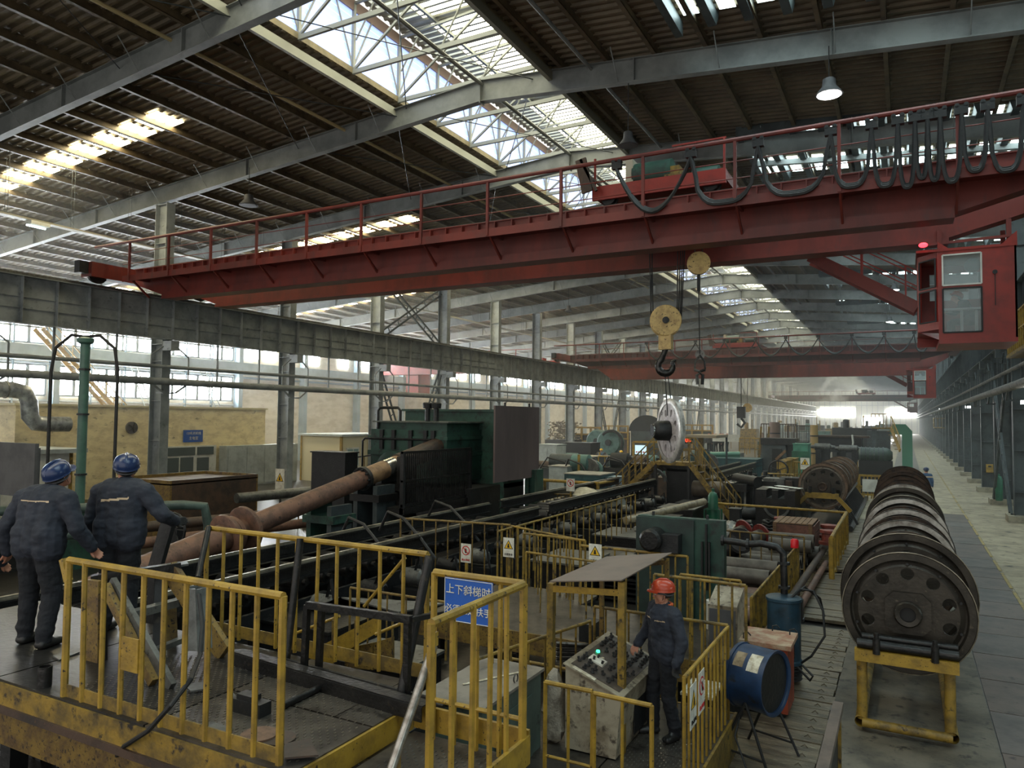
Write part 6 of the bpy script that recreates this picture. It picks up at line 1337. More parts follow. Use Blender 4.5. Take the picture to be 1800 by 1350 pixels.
for dx, dy in ((-.25, -.2), (.25, -.2), (-.25, .2), (.25, .2)): MB().bar((-5.95+dx, 26+dy, 0), (-5.95+dx, 26+dy, .95), .05).build('stand_post', GREENB, t)
MB().box(-6.22, -5.68, 25.78, 26.22, .18, .24).build('stand_tray', GREENB, t); MB().bar((-6.2, 25.8, .95), (-5.7, 25.8, .95), .04).build('stand_bar', GREENB, t)
mbox('small_box', 'small dark box post right of the gas cylinder', 'box', -5.5, -5.15, 26.5, 26.9, 0, .95, DARK2)
# ================================================================ people: one remeshed body each, limbs as tapered capsules
def person(label, loc, rz, J, helmet=HBLUE, vox=.0095, top=NAVY, legs=NAVYD, glove=(), stripe=None, collar=COLLO, group=None, glasses=False, S=1.0, bulk=1.0, hair=True, hairy=True):
    """J: joint positions in the figure's own frame (faces +Y, feet at z=0)"""
    V = Vector; root = thing('person', label, 'person', (0, 0, 0), group)
    caps = []      # (a, b, ra, rb, matidx, flatten)
    def cap(a, b, ra, rb, mi):
        k = bulk if mi == 0 else (1+(bulk-1)*.8 if mi == 1 else 1); caps.append((V(a), V(b), ra*k, rb*k, mi))
    P, C, N, Hd = V(J['pelvis']), V(J['chest']), V(J['neck']), V(J['head'])
    sh = J.get('turn', 0)
    TOP, LEG, SK, GLV, BT, = 0, 1, 2, 3, 4
    rt = (V(J['shR'])-V(J['shL'])).normalized()         # towards the figure's right
    # torso: several capsules side by side
    for s in (-1, 1):
        cap(C+rt*s*.085*bulk+V((0, 0, .05)), P+rt*s*.085*bulk+V((0, 0, .1)), .118, .112, TOP)
        cap(P+rt*s*.09*bulk+V((0, 0, .1)), P+rt*s*.09*bulk+V((0, 0, -.03)), .125, .118, TOP if J.get('jacket', 1) else LEG)
    cap(C+V((0, 0, .04)), P+V((0, 0, .02)), .135, .13, TOP)
    cap(C+V((0, 0, .08)), N+V((0, 0, -.03)), .11, .07, TOP)
    cap(N+V((0, 0, -.05)), Hd+V((0, 0, -.06)), .056, .054, SK)
    for sd in 'LR':
        S_, E_, W_ = V(J['sh'+sd]), V(J['el'+sd]), V(J['wr'+sd])
        cap(C+(S_-C)*.45+V((0, 0, .05)), S_, .085, .078, TOP); cap(S_, E_, .076, .06, TOP); cap(E_, W_, .06, .047, TOP)
        gm = GLV if sd in glove else SK
        hd = V(J.get('hand'+sd, (W_-E_).normalized())).normalized(); pn = V(J.get('palm'+sd, (0, 0, 1)))
        pn = (pn-hd*pn.dot(hd)).normalized(); lat = hd.cross(pn)*(1 if sd == 'R' else -1)
        k = 1.18 if sd in glove else 1.0
        for u in (-.024, 0, .024): cap(W_+lat*u*.7+hd*.01, W_+lat*u*1.15+hd*.085, .019*k, .016*k, gm)
        for i, (u, L, r) in enumerate(((-.033, .066, .0095), (-.011, .078, .01), (.012, .073, .0098), (.033, .056, .0088))):
            b0 = W_+lat*u*1.05+hd*.088; cu = J.get('curl'+sd, .5)
            b1 = b0+(hd*math.cos(cu*.6)-pn*math.sin(cu*.6))*L*.52; b2 = b1+(hd*math.cos(cu*1.7)-pn*math.sin(cu*1.7))*L*.48
            cap(b0, b1, r*1.1*k, r*k, gm); cap(b1, b2, r*k, r*.85*k, gm)
        t0 = W_-lat*.026+hd*.03; t1 = t0-lat*.03+hd*.032-pn*.012; t2 = t1-lat*.006+hd*.03-pn*.012
        cap(t0, t1, .015*k, .012*k, gm); cap(t1, t2, .012*k, .010*k, gm)
        Hp, K, A = V(J['hip'+sd]), V(J['kn'+sd]), V(J['an'+sd])
        cap(Hp+V((0, 0, .02)), K, .103, .072, LEG); cap(K, A+V((0, 0, .05)), .073, .062, LEG); cap(A+V((0, 0, .07)), A+V((0, 0, -.0)), .066, .058, LEG)
        td = V(J.get('toe'+sd, (0, 1, 0))).normalized(); lt = V((td.y, -td.x, 0))
        for u in (-.018, .018): cap(A+lt*u-td*.035+V((0, 0, -.048)), A+lt*u+td*.155+V((0, 0, -.056)), .043, .036, BT)
        cap(A, A+td*.06+V((0, 0, -.03)), .052, .04, BT)
    # head
    hz = J.get('yaw', 0); tl = J.get('tilt', 0)
    RH = Matrix.Rotation(hz, 3, 'Z') @ Matrix.Rotation(-tl, 3, 'X')
    def h(x, y, z): return Hd+RH@V((x, y, z))
    cap(h(0, -.02, .035), h(0, .012, .03), .083, .08, SK); cap(h(0, .03, .0), h(0, .045, -.055), .062, .05, SK); cap(h(-.03, .02, -.05), h(.03, .02, -.05), .048, .048, SK)
    cap(h(0, .085, .012), h(0, .108, -.022), .008, .0135, SK); cap(h(-.012, .098, -.024), h(.012, .098, -.024), .009, .009, SK)
    cap(h(0, .055, -.085), h(0, .07, -.088), .026, .02, SK); cap(h(-.02, .086, -.052), h(.02, .086, -.052), .0085, .0085, SK)
    for s in (-1, 1):
        cap(h(s*.022, .082, .03), h(s*.045, .07, .028), .011, .010, SK); cap(h(s*.078, -.012, .018), h(s*.08, -.012, -.02), .013, .010, SK); cap(h(s*.045, .052, -.012), h(s*.05, .03, -.03), .03, .03, SK)
    # mesh the capsules, then remesh into one skin
    m = MB()
    for a, b, ra, rb, mi in caps:
        d = (b-a); L = d.length; d = d.normalized() if L > 1e-6 else V((0, 0, 1)); prof = []
        for k in range(5): t = math.pi/2*(1-k/4); prof.append((max(.0005, ra*math.cos(t)), -ra*math.sin(t)))
        for k in range(5): t = math.pi/2*k/4; prof.append((max(.0005, rb*math.cos(t)), L+rb*math.sin(t)))
        m.lathe(prof, a, d, 14)
    tmp = bpy.data.objects.new('tmp_body', m.mesh('tmp_body', NAVY)); COL.objects.link(tmp)
    md_ = tmp.modifiers.new('r', 'REMESH'); md_.mode = 'VOXEL'; md_.voxel_size = vox
    sm_ = tmp.modifiers.new('s', 'SMOOTH'); sm_.factor = .5; sm_.iterations = 2 if vox < .012 else 1
    dg = bpy.context.evaluated_depsgraph_get(); me = bpy.data.meshes.new_from_object(tmp.evaluated_get(dg)); bpy.data.objects.remove(tmp)
    n = len(me.vertices); co = np.empty(n*3); me.vertices.foreach_get('co', co); co = co.reshape(-1, 3)
    best = np.full(n, 9e9); mi_ = np.zeros(n, int)
    for a, b, ra, rb, mi in caps:
        a_ = np.array(a); d = np.array(b-a); L2 = max(1e-9, d@d); t = np.clip(((co-a_)@d)/L2, 0, 1); dist = np.linalg.norm(co-a_-t[:, None]*d, axis=1)-(ra+(rb-ra)*t)
        w = dist < best; best[w] = dist[w]; mi_[w] = mi
    # cloth folds
    nr = np.empty(n*3); me.vertices.foreach_get('normal', nr) if hasattr(me.vertices[0], 'normal') else None; nr = nr.reshape(-1, 3)
    if vox < .012:
        for i in range(n):
            if mi_[i] in (0, 1):
                c = co[i]; f = noise.noise(V((c[0]*9, c[1]*9, c[2]*16)))*.011+noise.noise(V((c[0]*24, c[1]*24, c[2]*34)))*.004
                co[i] = c+nr[i]*f
        me.vertices.foreach_set('co', co.reshape(-1))
    me.materials.clear(); mats = [top, legs, SKIN, GLOVE, BOOT, STRIPE]
    for mt in mats: me.materials.append(mt)
    pl = np.empty(len(me.polygons), int); vi = [p.vertices[0] for p in me.polygons]
    for i, p in enumerate(me.polygons):
        k = mi_[p.vertices[0]]
        if stripe and k == 0:
            c = p.center
            if stripe(c): k = 5
        pl[i] = k
    me.polygons.foreach_set('material_index', pl); me.polygons.foreach_set('use_smooth', [True]*len(me.polygons)); me.update()
    body = bpy.data.objects.new('body', me); COL.objects.link(body); body.parent = root; ORG[body.name] = V((0, 0, 0))
    me.transform(Matrix.Identity(4))
    # helmet, hair, collar, eyes
    def hl(prof, n=24, sx=1, sy=1.12):
        mm = MB(); mm.lathe(prof, (0, 0, 0), (0, 0, 1), n); out = MB(); out.f = mm.f; out.m = mm.m
        out.v = [tuple(h(x*sx, y*sy-.005, z)) for x, y, z in mm.v]; return out
    if helmet:
        sh_ = hl([(.128, .048), (.122, .06), (.124, .075), (.12, .105), (.105, .14), (.075, .165), (.035, .176), (.001, .178)]); hm_ = sh_.build('helmet', helmet, root, True)
        b = MB()
        for k in range(9):
            a0 = math.radians(20+140*k/8); b.v.append(tuple(h(.118*math.cos(a0), .13*math.sin(a0), .056))); b.v.append(tuple(h(.14*math.cos(a0), .13*math.sin(a0)+.045*math.sin(a0)+.01, .044)))
            b.v.append(tuple(h(.118*math.cos(a0), .13*math.sin(a0), .049))); b.v.append(tuple(h(.14*math.cos(a0), .13*math.sin(a0)+.045*math.sin(a0)+.01, .037)))
        for k in range(8): o = k*4; b.face((o, o+1, o+5, o+4)); b.face((o+2, o+6, o+7, o+3)); b.face((o+1, o+3, o+7, o+5))
        b.build('brim', helmet, hm_, True)
        rg = MB(); rg.path([h(0, .13, .1), h(0, .09, .155), h(0, .03, .184), h(0, -.04, .184), h(0, -.1, .15), h(0, -.135, .1)], .012, 6); rg.build('ridge', helmet, hm_, True)
        bd = MB(); bd.path([h(.1*math.cos(t), .115*math.sin(t)-.005, .03+(.0 if math.sin(t) > 0 else -.02)) for t in [math.pi*2*k/16 for k in range(17)]], .01, 5, False); bd.build('headband', DGREY, hm_, True)
        if vox < .012:
            st = MB()
            for s in (-1, 1): st.path([h(s*.088, -.01, .04), h(s*.085, .0, -.03), h(s*.055, .03, -.09), h(0, .045, -.112)], .0035, 4)
            st.build('chin_strap', BLACK, hm_, True)
    if hair:
        mm = MB(); mm.ball((0, -.028, .03), .091, 14, 8, (.95, 1.02, .85)); o2 = MB(); o2.f = mm.f; o2.m = mm.m; o2.v = [tuple(h(x, min(y, -.005) if z < .03 else y, max(z, -.035))) for x, y, z in mm.v]; o2.build('hair', HAIR, root, True)
    if vox < .012:
        for s in (-1, 1):
            MB().ball(h(s*.031, .079, .012), .0115, 8, 6).build('eye', M('eye_white', (200, 196, 190), rough=.3) if s < 0 else bpy.data.materials['eye_white'], root, True)
            MB().ball(h(s*.031, .0885, .012), .0048, 6, 4).build('iris', HAIR, root, True)
        cm = MB(); nb = N+V((0, .012, -.012)); kc = .5+.5*bulk; cm.path([nb+V((.084*kc*math.cos(t), .084*kc*math.sin(t)+.0, .02 if math.sin(t) < 0 else -.025)) for t in [math.pi*2*k/14+math.pi/2 for k in range(15)]], .02, 6, False); cm.build('collar', collar, root, True)
    if glasses:
        g = MB()
        for s in (-1, 1): g.path([h(s*.031+.024*math.cos(t), .094, .012+.019*math.sin(t)) for t in [math.pi*2*k/10 for k in range(11)]], .0028, 4, False); g.tube(h(s*.055, .094, .018), h(s*.082, .0, .02), .0028, 4)
        g.tube(h(-.007, .096, .014), h(.007, .096, .014), .0028, 4); g.build('glasses', WHITE, root)
    root.location = loc; root.rotation_euler = (0, 0, rz); root.scale = (S, S, S)
    return root
STD = dict(pelvis=(0, 0, .96), chest=(0, .01, 1.33), neck=(0, .0, 1.5), head=(0, .025, 1.615), shR=(.185, 0, 1.42), shL=(-.185, 0, 1.42), elR=(.25, -.03, 1.14), elL=(-.25, -.03, 1.14), wrR=(.26, .08, .9), wrL=(-.26, .08, .9),
           hipR=(.09, 0, .9), hipL=(-.09, 0, .9), knR=(.11, .02, .49), knL=(-.11, .02, .49), anR=(.12, -.02, .09), anL=(-.12, -.02, .09), palmR=(-1, 0, 0), palmL=(1, 0, 0))
def J_(**k): d = dict(STD); d.update(k); return d
# operator at the desk: faces left along the line (-X-ish, a bit towards the camera), right hand on the switches
def st_front(c): return False
person('person in navy jacket and orange-red helmet at the control desk, hand on its switches', (-2.47, 8.38, .45), math.radians(138), J_(
    shR=(.2, 0, 1.42), shL=(-.2, 0, 1.42), elR=(.3, .04, 1.16), wrR=(.27, .2, 1.0), handR=(.15, .6, -.75), palmR=(-.2, .6, .8), curlR=.45, elL=(-.31, -.03, 1.15), wrL=(-.33, .05, .92), handL=(0, .2, -1), curlL=.8,
    pelvis=(0, -.01, .96), yaw=math.radians(-30), anL=(-.13, -.05, .09), anR=(.12, .08, .09), knR=(.12, .08, .49), toeL=(-.4, 1, 0), toeR=(.3, 1, 0)), HORAN, glove='L', glasses=True, vox=.0085, S=.985, bulk=1.22,
    stripe=lambda c: c.y > .05 and abs(c.z-1.335-abs(c.x)*.12) < .006 and .05 < abs(c.x) < .19)
# two workers at the left seen from behind
def back_stripe(c): return c.y < -.02 and abs(c.z-(1.335+.1*c.x)) < .0105 and abs(c.x) < .15
person('person in navy workwear and blue helmet at the left, head bowed, seen from behind', (-7.66, 4.3, DZ), math.radians(14), J_(
    chest=(0, .07, 1.32), neck=(.01, .12, 1.47), head=(.02, .19, 1.575), tilt=-.5, shR=(.25, .06, 1.38), shL=(-.25, .06, 1.38), elR=(.38, .06, 1.12), wrR=(.4, .22, .92), elL=(-.4, .0, 1.1), wrL=(-.46, .08, .86),
    anR=(.16, -.05, .09), anL=(-.15, .03, .09), knR=(.14, .04, .49)), HBLUE, vox=.0095, S=1.04, bulk=1.28, stripe=lambda c: c.y < 0 and abs(c.z-1.375) < .006 and abs(c.x) < .17)
person('person in navy with pale back stripe and blue helmet, right of the bowed worker', (-7.42, 5.0, DZ), math.radians(26), J_(
    chest=(0, .04, 1.34), neck=(-.01, .08, 1.5), head=(-.03, .13, 1.605), tilt=-.35, yaw=.5, shR=(.25, .0, 1.4), shL=(-.24, .05, 1.39), elR=(.44, .0, 1.17), wrR=(.46, .2, 1.08), handR=(.25, 1, -.1), elL=(-.34, .06, 1.1), wrL=(-.32, .22, .9)),
    HBLUE, glove='R', collar=NAVY, vox=.0095, S=1.05, bulk=1.28, stripe=back_stripe)
person('person in dark workwear crouching at the left picture edge, head out of the frame', (-8.6, 3.95, DZ), math.radians(20), J_(
    pelvis=(0, -.12, .78), chest=(0, .14, 1.08), neck=(0, .26, 1.2), head=(0, .36, 1.3), tilt=-.5, shR=(.2, .12, 1.16), shL=(-.2, .12, 1.16), elR=(.29, .22, .9), wrR=(.24, .4, .72), elL=(-.28, .2, .9), wrL=(-.24, .38, .72),
    hipR=(.1, -.1, .74), hipL=(-.1, -.1, .74), knR=(.17, .2, .46), knL=(-.17, .2, .46)), HBLUE, vox=.0118, bulk=1.25)
p = onz(1612, 843, 0)
person('person in blue workwear and helmet walking away on the path beyond the wheels', (onx(1612, 800, 1).x*.86, 41.5, 0), math.radians(4), J_(), HBLUE, vox=.02, top=M('blue_work_cloth', (58, 84, 116), rough=.8), S=1.02, stripe=lambda c: abs(c.z-1.34) < .03)
person('seated crane driver in navy clothes and red-trimmed cap inside the near crane cab', (cr1 and 1.35, 21.0, 5.98), math.radians(100), J_(pelvis=(0, -.1, .62), chest=(0, .06, .95), neck=(0, .16, 1.1), head=(0, .24, 1.19), tilt=-.5, shR=(.2, .06, 1.03), shL=(-.2, .06, 1.03), elR=(.25, .2, .82), elL=(-.25, .2, .82), wrR=(.2, .42, .85), wrL=(-.2, .42, .85), hipR=(.1, -.05, .58), hipL=(-.1, -.05, .58), knR=(.13, .36, .55), knL=(-.13, .36, .55), anR=(.13, .36, .12), anL=(-.13, .36, .12)), HORAN, vox=.018, S=.95)
for (x, y, Y, mt, lb, tp) in ((1057, 783, 52, HYEL, 'person in a yellow helmet standing before the teal machine', M('light_blue_cloth', (90, 112, 140), rough=.8)), (1092, 786, 50, HYEL, 'person in a yellow helmet by the yellow rail right of the teal machine', NAVY),
        (1243, 770, 80, HYEL, 'person in a yellow helmet at the far shelter, left one', LGREY), (1250, 771, 80, HYEL, 'person in a yellow helmet at the far shelter, right one', NAVY)):
    q = ony(x, y, Y); person(lb, (q.x, Y, 0), .5, J_(), mt, vox=.025, top=tp, hair=False)
# seven distant orange helmets in a row by the shelter
px_ = person('person in an orange helmet in the far group, first from the left', (0, 0, 0), 0, J_(), HORAN, vox=.03, top=DGREY, hair=False, group='far group in orange helmets')
for i in range(6):
    q = ony(1246+i*6.2, 766, 72); r_ = px_ if i == 0 else None
    if i == 0: px_.location = (q.x, 72, .9)
    else: dup(px_, (q.x, 72+.4*(i % 2), .9), .4*i, 'person in an orange helmet in the far group, %s from the left' % ORD[i], 'far group in orange helmets')

q = ony(1246, 766, 72); q2 = ony(1284, 766, 72); tag(MB().box(q.x-1, q2.x+1, 71.4, 73.4, 0, .9).build('far_platform', STEELD), 'low grey platform under the far group in orange helmets', 'platform')
# ================================================================ stair bridge and mid/background machines
sb = thing('stair_bridge', 'yellow stair bridge crossing the conveyor at the dark stand', 'stair bridge', (-8.2, 29, 0))
Yb = 29.0; zt = 2.35
MB().box(-9.0, -7.55, Yb, Yb+.9, zt-.14, zt).build('bridge_deck', YELD, sb)
def flight(x0, z0, x1, z1, nm):
    for yy in (Yb, Yb+.9):
        MB().bar((x0, yy, z0-.05), (x1, yy, z1), .05, .2).build('stringer', YELD, sb)
        MB().bar((x0, yy, z0+.95), (x1, yy, z1+.95), .045).build('handrail', YELD, sb); MB().bar((x0, yy, z0+.5), (x1, yy, z1+.5), .03).build('handrail', YELR, sb)
        for k in range(7): t = k/6; x = x0+(x1-x0)*t; z = z0+(z1-z0)*t; MB().bar((x, yy, z), (x, yy, z+.95), .04).build('stair_post', YELD, sb)
    n = 9
    for k in range(n): t = (k+.5)/n; x = x0+(x1-x0)*t; z = z0+(z1-z0)*t; MB().box(x-.12, x+.12, Yb, Yb+.9, z-.02, z+.01).build('tread', RUSTD, sb)
flight(-7.55, zt, -5.75, .0, 'r'); flight(-9.0, zt, -10.6, .75, 'l')
for yy in (Yb, Yb+.9):
    for z in (zt+.95, zt+.5): MB().bar((-9, yy, z), (-7.55, yy, z), .04).build('handrail', YELD, sb)
    for k in range(6): MB().bar((-9+k*.29, yy, zt), (-9+k*.29, yy, zt+.95), .035).build('stair_post', YELD, sb)
for x in (-8.95, -7.6): MB().box(x-.05, x+.05, Yb, Yb+.1, 0, zt-.1).build('leg', DARK2, sb)
ms = thing('mill_stand', 'dark mill stand with a round arch at the end of the middle conveyor', 'mill stand', (-8.6, 30.6, 0))
m = MB(); m.box(-10.4, -10.0, 30.1, 31.4, 0, 2.1); m.build('side_housing', DARK2, ms); MB().box(-8.8, -7.3, 30.1, 31.4, 0, 2.0).build('side_housing', DARK2, ms); MB().box(-10.4, -7.3, 30.1, 31.4, 1.9, 2.15).build('top_housing', DARK, ms)
m = MB(); m.path([(-9.4+.55*math.cos(a), 30.1, 1.45+.5*math.sin(a)) for a in [math.pi*k/10 for k in range(11)]], .08, 6); m.build('arch_ring', GREYM, ms, True)
sb2 = mbox('dark_block', 'dark square motor block right of the mill stand under the stair', 'motor block', -7.6, -6.6, 27.2, 28.4, 0, .95, DARK2)
led = thing('led_display', 'red LED number display on a post by the lifted wheel', 'display', tuple(ony(1209, 774, 33)))
p = ony(1209, 774, 33); MB().box(p.x-.3, p.x+.2, 33, 33.12, p.z-.14, p.z+.14).build('display_case', REDL if 0 else INK, led); text('600', .27, (p.x-.05, 32.98, p.z), (HALF, 0, 0), LEDR, led, 'digits', .004); MB().bar((p.x, 33.1, 0), (p.x, 33.1, p.z), .06).build('post', STEELD, led)
def pxb(name, label, cat, x0, x1, yt, Y, dep, mat, **k):
    a, b = ony(x0, yt, Y), ony(x1, yt, Y); zt = (a.z+b.z)/2
    return mbox(name, label, cat, a.x, b.x, Y, Y+dep, 0, max(.5, zt), mat, **k)
PL = M('pale_dusty_lid', (150, 146, 134), (120, 116, 106), sc=3, rough=.6)
TEALD = M('dark_teal_paint', (48, 84, 88), (38, 66, 70), sc=2, rough=.5)
pxb('hydraulic_tank', 'dark teal hydraulic tank with pale lid behind the yellow rail', 'tank', 992, 1055, 833, 31, 1.8, TEALD, lidm=PL, doors=2)
pxb('control_cabinet', 'grey control cabinet left of the teal hydraulic tank', 'cabinet', 965, 997, 819, 33, 1.2, LGREY, lidm=PL, doors=1)
pxb('machine_housing', 'round-topped dark machine housing behind the grey cabinet', 'machine', 972, 1000, 807, 39, 1.5, STEELD, lidm=PL)
pxb('machine_housing', 'wide grey machine housing with tarp behind the teal tank', 'machine', 1001, 1040, 803, 42, 2.5, STEELD, lidm=TARP, doors=3)
pxb('machine_housing', 'grey machine housing right of the wide one, by the yellow rail', 'machine', 1042, 1066, 803, 41, 2.0, STEELD)
pxb('control_cabinet', 'tall pale grey cabinet at the edge of the brown shield', 'cabinet', 947, 979, 781, 45, 1.5, LGREY, doors=2)
pxb('machine_rig', 'dark machine frame with small red and white labels behind the grey housings', 'machine', 984, 1038, 778, 52, 2.0, DARK2)
pxb('blue_cabinet', 'small blue-grey drum cabinet right of the teal tank', 'cabinet', 1068, 1086, 838, 32, .8, BLUEB)
pxb('machine_housing', 'low dark box right next to the teal hydraulic tank', 'machine', 1057, 1068, 839, 31.5, 1.0, TEALD)
# yellow handrail in front
a, b, c = ony(938, 843, 27), ony(1051, 850, 26.2), ony(1084, 844, 29)
hr = thing('handrail', 'thick yellow handrail in front of the teal hydraulic tank', 'handrail', tuple(a)); MB().tube(a, b, .06, 8).build('rail_tube', YEL, hr, True); MB().tube(b, c, .06, 8).build('rail_tube', YEL, hr, True)
for q in (a+Vector((.5, 0, 0)), b): MB().tube(q, (q.x, q.y, .0), .07, 8).build('post', YELD, hr, True)
# tarpaulin covered rolls
for i, (x, yt, r) in enumerate(((972, 862, .8), (1012, 858, .95), (1050, 862, .9))):
    q = ony(x, yt, 23.5+i*.6); t = thing('covered_roll', 'roll under a pale tarpaulin behind the conveyor, %s from the left' % ORD[i], 'covered roll', (q.x, q.y, 0)); m = MB(); m.ball((q.x, q.y+.6, .75), 1, 20, 12, (r, r*1.1, q.z-.75)); m.v = [(x_, y_, max(0, z_)+.03*noise.noise(Vector((x_*4, y_*4, z_*4)))) for x_, y_, z_ in m.v]; m.build('tarpaulin', TARP if i < 2 else M('grey_tarpaulin', (120, 118, 108), (90, 88, 80), sc=3, rough=.7), t, True)
    MB().lathe([(.3, -.5), (.3, .5)], (q.x, q.y+.6, .3), (1, 0, 0), 12).build('roll_core', DARK2, t, True)
a, b = ony(955, 868, 22.5), ony(1005, 862, 22.9); railing('short yellow railing in front of the covered rolls', (a.x, 22.5), (b.x, 22.9), a.z, .05, 9, mat=YELR, r=.02); q = ony(1005, 852, 22.8); sign('white sign with red ring by the covered rolls', (q.x, 22.7, q.z), .3, .42, '-Y', 'ban', post=True)
# teal round machines
def round_machine(lab, x, y, Y, r, mat):
    q = ony(x, y, Y); t = thing('round_machine', lab, 'machine', (q.x, Y, 0)); MB().lathe([(r*.9, -.1), (r, 0), (r, .9), (r*.9, 1.0)], (q.x, Y, q.z), (0, 1, 0), 24).build('drum_case', mat, t, True); MB().lathe([(r*.25, 0), (r*.25, .25)], (q.x, Y, q.z), (0, -1, 0), 12).build('shaft_end', DARK2, t); MB().box(q.x-r*.9, q.x+r*.9, Y, Y+1, 0, q.z).build('pedestal', STEELD, t); return t
round_machine('teal round machine with an upright front plate, left of the arc guard', 1049, 775, 62, 1.0, GREENL)
t = round_machine('larger teal machine with a black arc guard', 1070, 778, 60, 1.1, GREENL); q = ony(1074, 778, 59.5); MB().path([(q.x+1.0*math.cos(a), 59.5, q.z+1.0*math.sin(a)) for a in [math.pi*k/10-.4 for k in range(10)]], .12, 6).build('arc_guard', DARK2, t, True)
q = ony(1136, 775, 66); t = thing('arc_plate', 'dark half-round plate guard left of the lifted wheel', 'guard', (q.x, 66, 0)); m = MB(); m.prism([(q.x+1.7*math.cos(math.pi*k/14), 1.0+max(0, q.z-.6)*0+1.9+1.5*math.sin(math.pi*k/14)) for k in range(15)], 'XZ', 66, 66.3); m.build('half_disc', DARK2, t); MB().box(q.x-1.5, q.x+1.5, 66, 67, 0, 2.9).build('base', STEELD, t)
q = ony(1126, 790, 44); t = thing('operator_screen', 'glowing operator screen in a yellow frame left of the lifted wheel', 'screen', (q.x, 44, q.z-.4)); MB().box(q.x-.36, q.x+.36, 44, 44.06, q.z-.3, q.z+.26).build('screen_panel', SCREEN, t)
for k in range(4): MB().box(q.x-.3+k*.15, q.x-.2+k*.15, 43.97, 44.0, q.z-.2, q.z-.12).build('button_row', SIGNR, t)
m = MB(); m.bar((q.x-.5, 44.1, 0), (q.x-.5, 44.1, q.z+.45), .12); m.bar((q.x-.5, 44.1, q.z+.45), (q.x+2.4, 44.1, q.z+.5), .12); m.build('yellow_frame', YEL, t)
# scrap and racks
t = thing('scrap_heap', 'heap of tangled bright turnings by the left columns', 'scrap', (-26, 66, 0)); m = MB()
q0, q1 = ony(958, 760, 66), ony(1002, 760, 66)
for k in range(240):
    x = rnd.uniform(q0.x, q1.x); z = 1.9+rnd.random()*1.8; y = 66+rnd.random()*3; d = Vector((rnd.uniform(-1, 1), rnd.uniform(-1, 1), rnd.uniform(-.5, .5))).normalized()*rnd.uniform(.2, .5); m.tube((x, y, z), Vector((x, y, z))+d, .06, 4)
tag(m.build('turnings', WHITED, t), kind='stuff'); MB().box(q0.x, q1.x, 66, 69, 0, 1.9).build('skip', DARK2, t)
for i, (x, y, Y, w) in enumerate(((1030, 755, 70, 3.0), (1078, 752, 78, 3.4), (1150, 752, 90, 4), (1225, 750, 96, 4))):
    q = ony(x, y, Y); t = thing('yellow_rack', 'yellow pallet rack near the left columns, %s from the left' % ORD[i], 'rack', (q.x, Y, 0))
    for dx in (-w/2, -w/6, w/6, w/2): MB().box(q.x+dx-.1, q.x+dx+.1, Y, Y+.15, 0, q.z+.3).build('upright', YEL, t)
    for z in (q.z-1.2, q.z-.5, q.z+.2): MB().box(q.x-w/2, q.x+w/2, Y-.02, Y+.1, z-.08, z+.08).build('shelf_bar', YEL, t)
    MB().box(q.x-w/2+.2, q.x+w/2-.2, Y+.2, Y+1.4, 0, q.z-.5).build('load', (DARK, RUSTD, ORANGE, STEELD)[i], t)
# mid shelter
a, b = ony(1203, 766, 40), ony(1266, 764, 41); t = thing('shelter', 'flat-roofed open shelter right of the lifted wheel', 'shelter', ((a.x+b.x)/2, 41, 0)); MB().box(a.x, b.x, 40, 43, a.z-.1, a.z+.05).build('roof_slab', M('brown_slab', (130, 118, 98), rough=.6), t); q = ony(1232, 780, 40.5); MB().box(q.x-.12, q.x+.12, 40.4, 40.6, 0, a.z-.1).build('post', YELR, t); MB().box(b.x-.1, b.x, 42.8, 42.9, 0, a.z-.1).build('post', STEELD, t)
# pipes and beds
for i, (yy, dz) in enumerate(((799, 0), (803, 0))):
    a, b = ony(1228, yy, 46+i), ony(1300, yy-1, 47+i); tag(MB().tube(a, b, .16, 10).build('roller_tube', M('teal_tube', (84, 128, 112), rough=.4) if i == 0 else bpy.data.materials['teal_tube'], None, True), 'long teal tube behind the stair bridge, %s one' % ('upper' if i == 0 else 'lower'), 'tube')
    
t = pxb('machine_bed', 'long teal machine bed under the teal tubes', 'machine bed', 1232, 1330, 806, 46, 2.5, TEALD, doors=4)
# centre mill stand
a, b = ony(1340, 770, 48), ony(1380, 770, 48); ct = thing('tapered_stand', 'big dark tapered mill stand with a square hole, centre of the far floor', 'mill stand', (-5.5, 49, 0)); z = a.z
m = MB(); m.prism([(a.x-.35, 0), (b.x+.35, 0), (b.x, z-.4), (a.x, z-.4)], 'XZ', 48, 49.5); m.build('tapered_body', STEELD, ct); MB().box(a.x-.1, b.x+.6, 47.9, 49.7, z-.4, z).build('cap_plate', DARK, ct); MB().box(a.x+.6, a.x+1.15, 47.8, 48.02, .9, 2.3).build('hole_recess', INK, ct); MB().box(b.x+.1, b.x+1.2, 48.2, 49.5, 0, z-.2).build('side_block', DARK2, ct)
for i, (x0, x1, yt, Y, mt) in enumerate(((1352, 1371, 742, 52, M('brown_drum_paint', (110, 90, 80), rough=.6)), (1424, 1438, 747, 52, M('tan_drum_paint', (150, 124, 76), rough=.6)))):
    a, b = ony(x0, yt, Y), ony(x1, yt, Y); r = (b.x-a.x)/2; t = thing('standing_drum', ('brown upright cylinder above the tapered stand', 'tan upright cylinder left of the long dark beam')[i], 'cylinder', ((a.x+b.x)/2, Y, 0)); MB().lathe([(r, 0), (r, a.z), (r*.85, a.z), (r*.85, a.z-.2)], ((a.x+b.x)/2, Y, 0), (0, 0, 1), 20).build('shell', mt, t, True)
    for z in (a.z*.5, a.z*.8): MB().lathe([(r+.03, 0), (r+.03, .08)], ((a.x+b.x)/2, Y, z), (0, 0, 1), 20).build('band', DARK2, t)
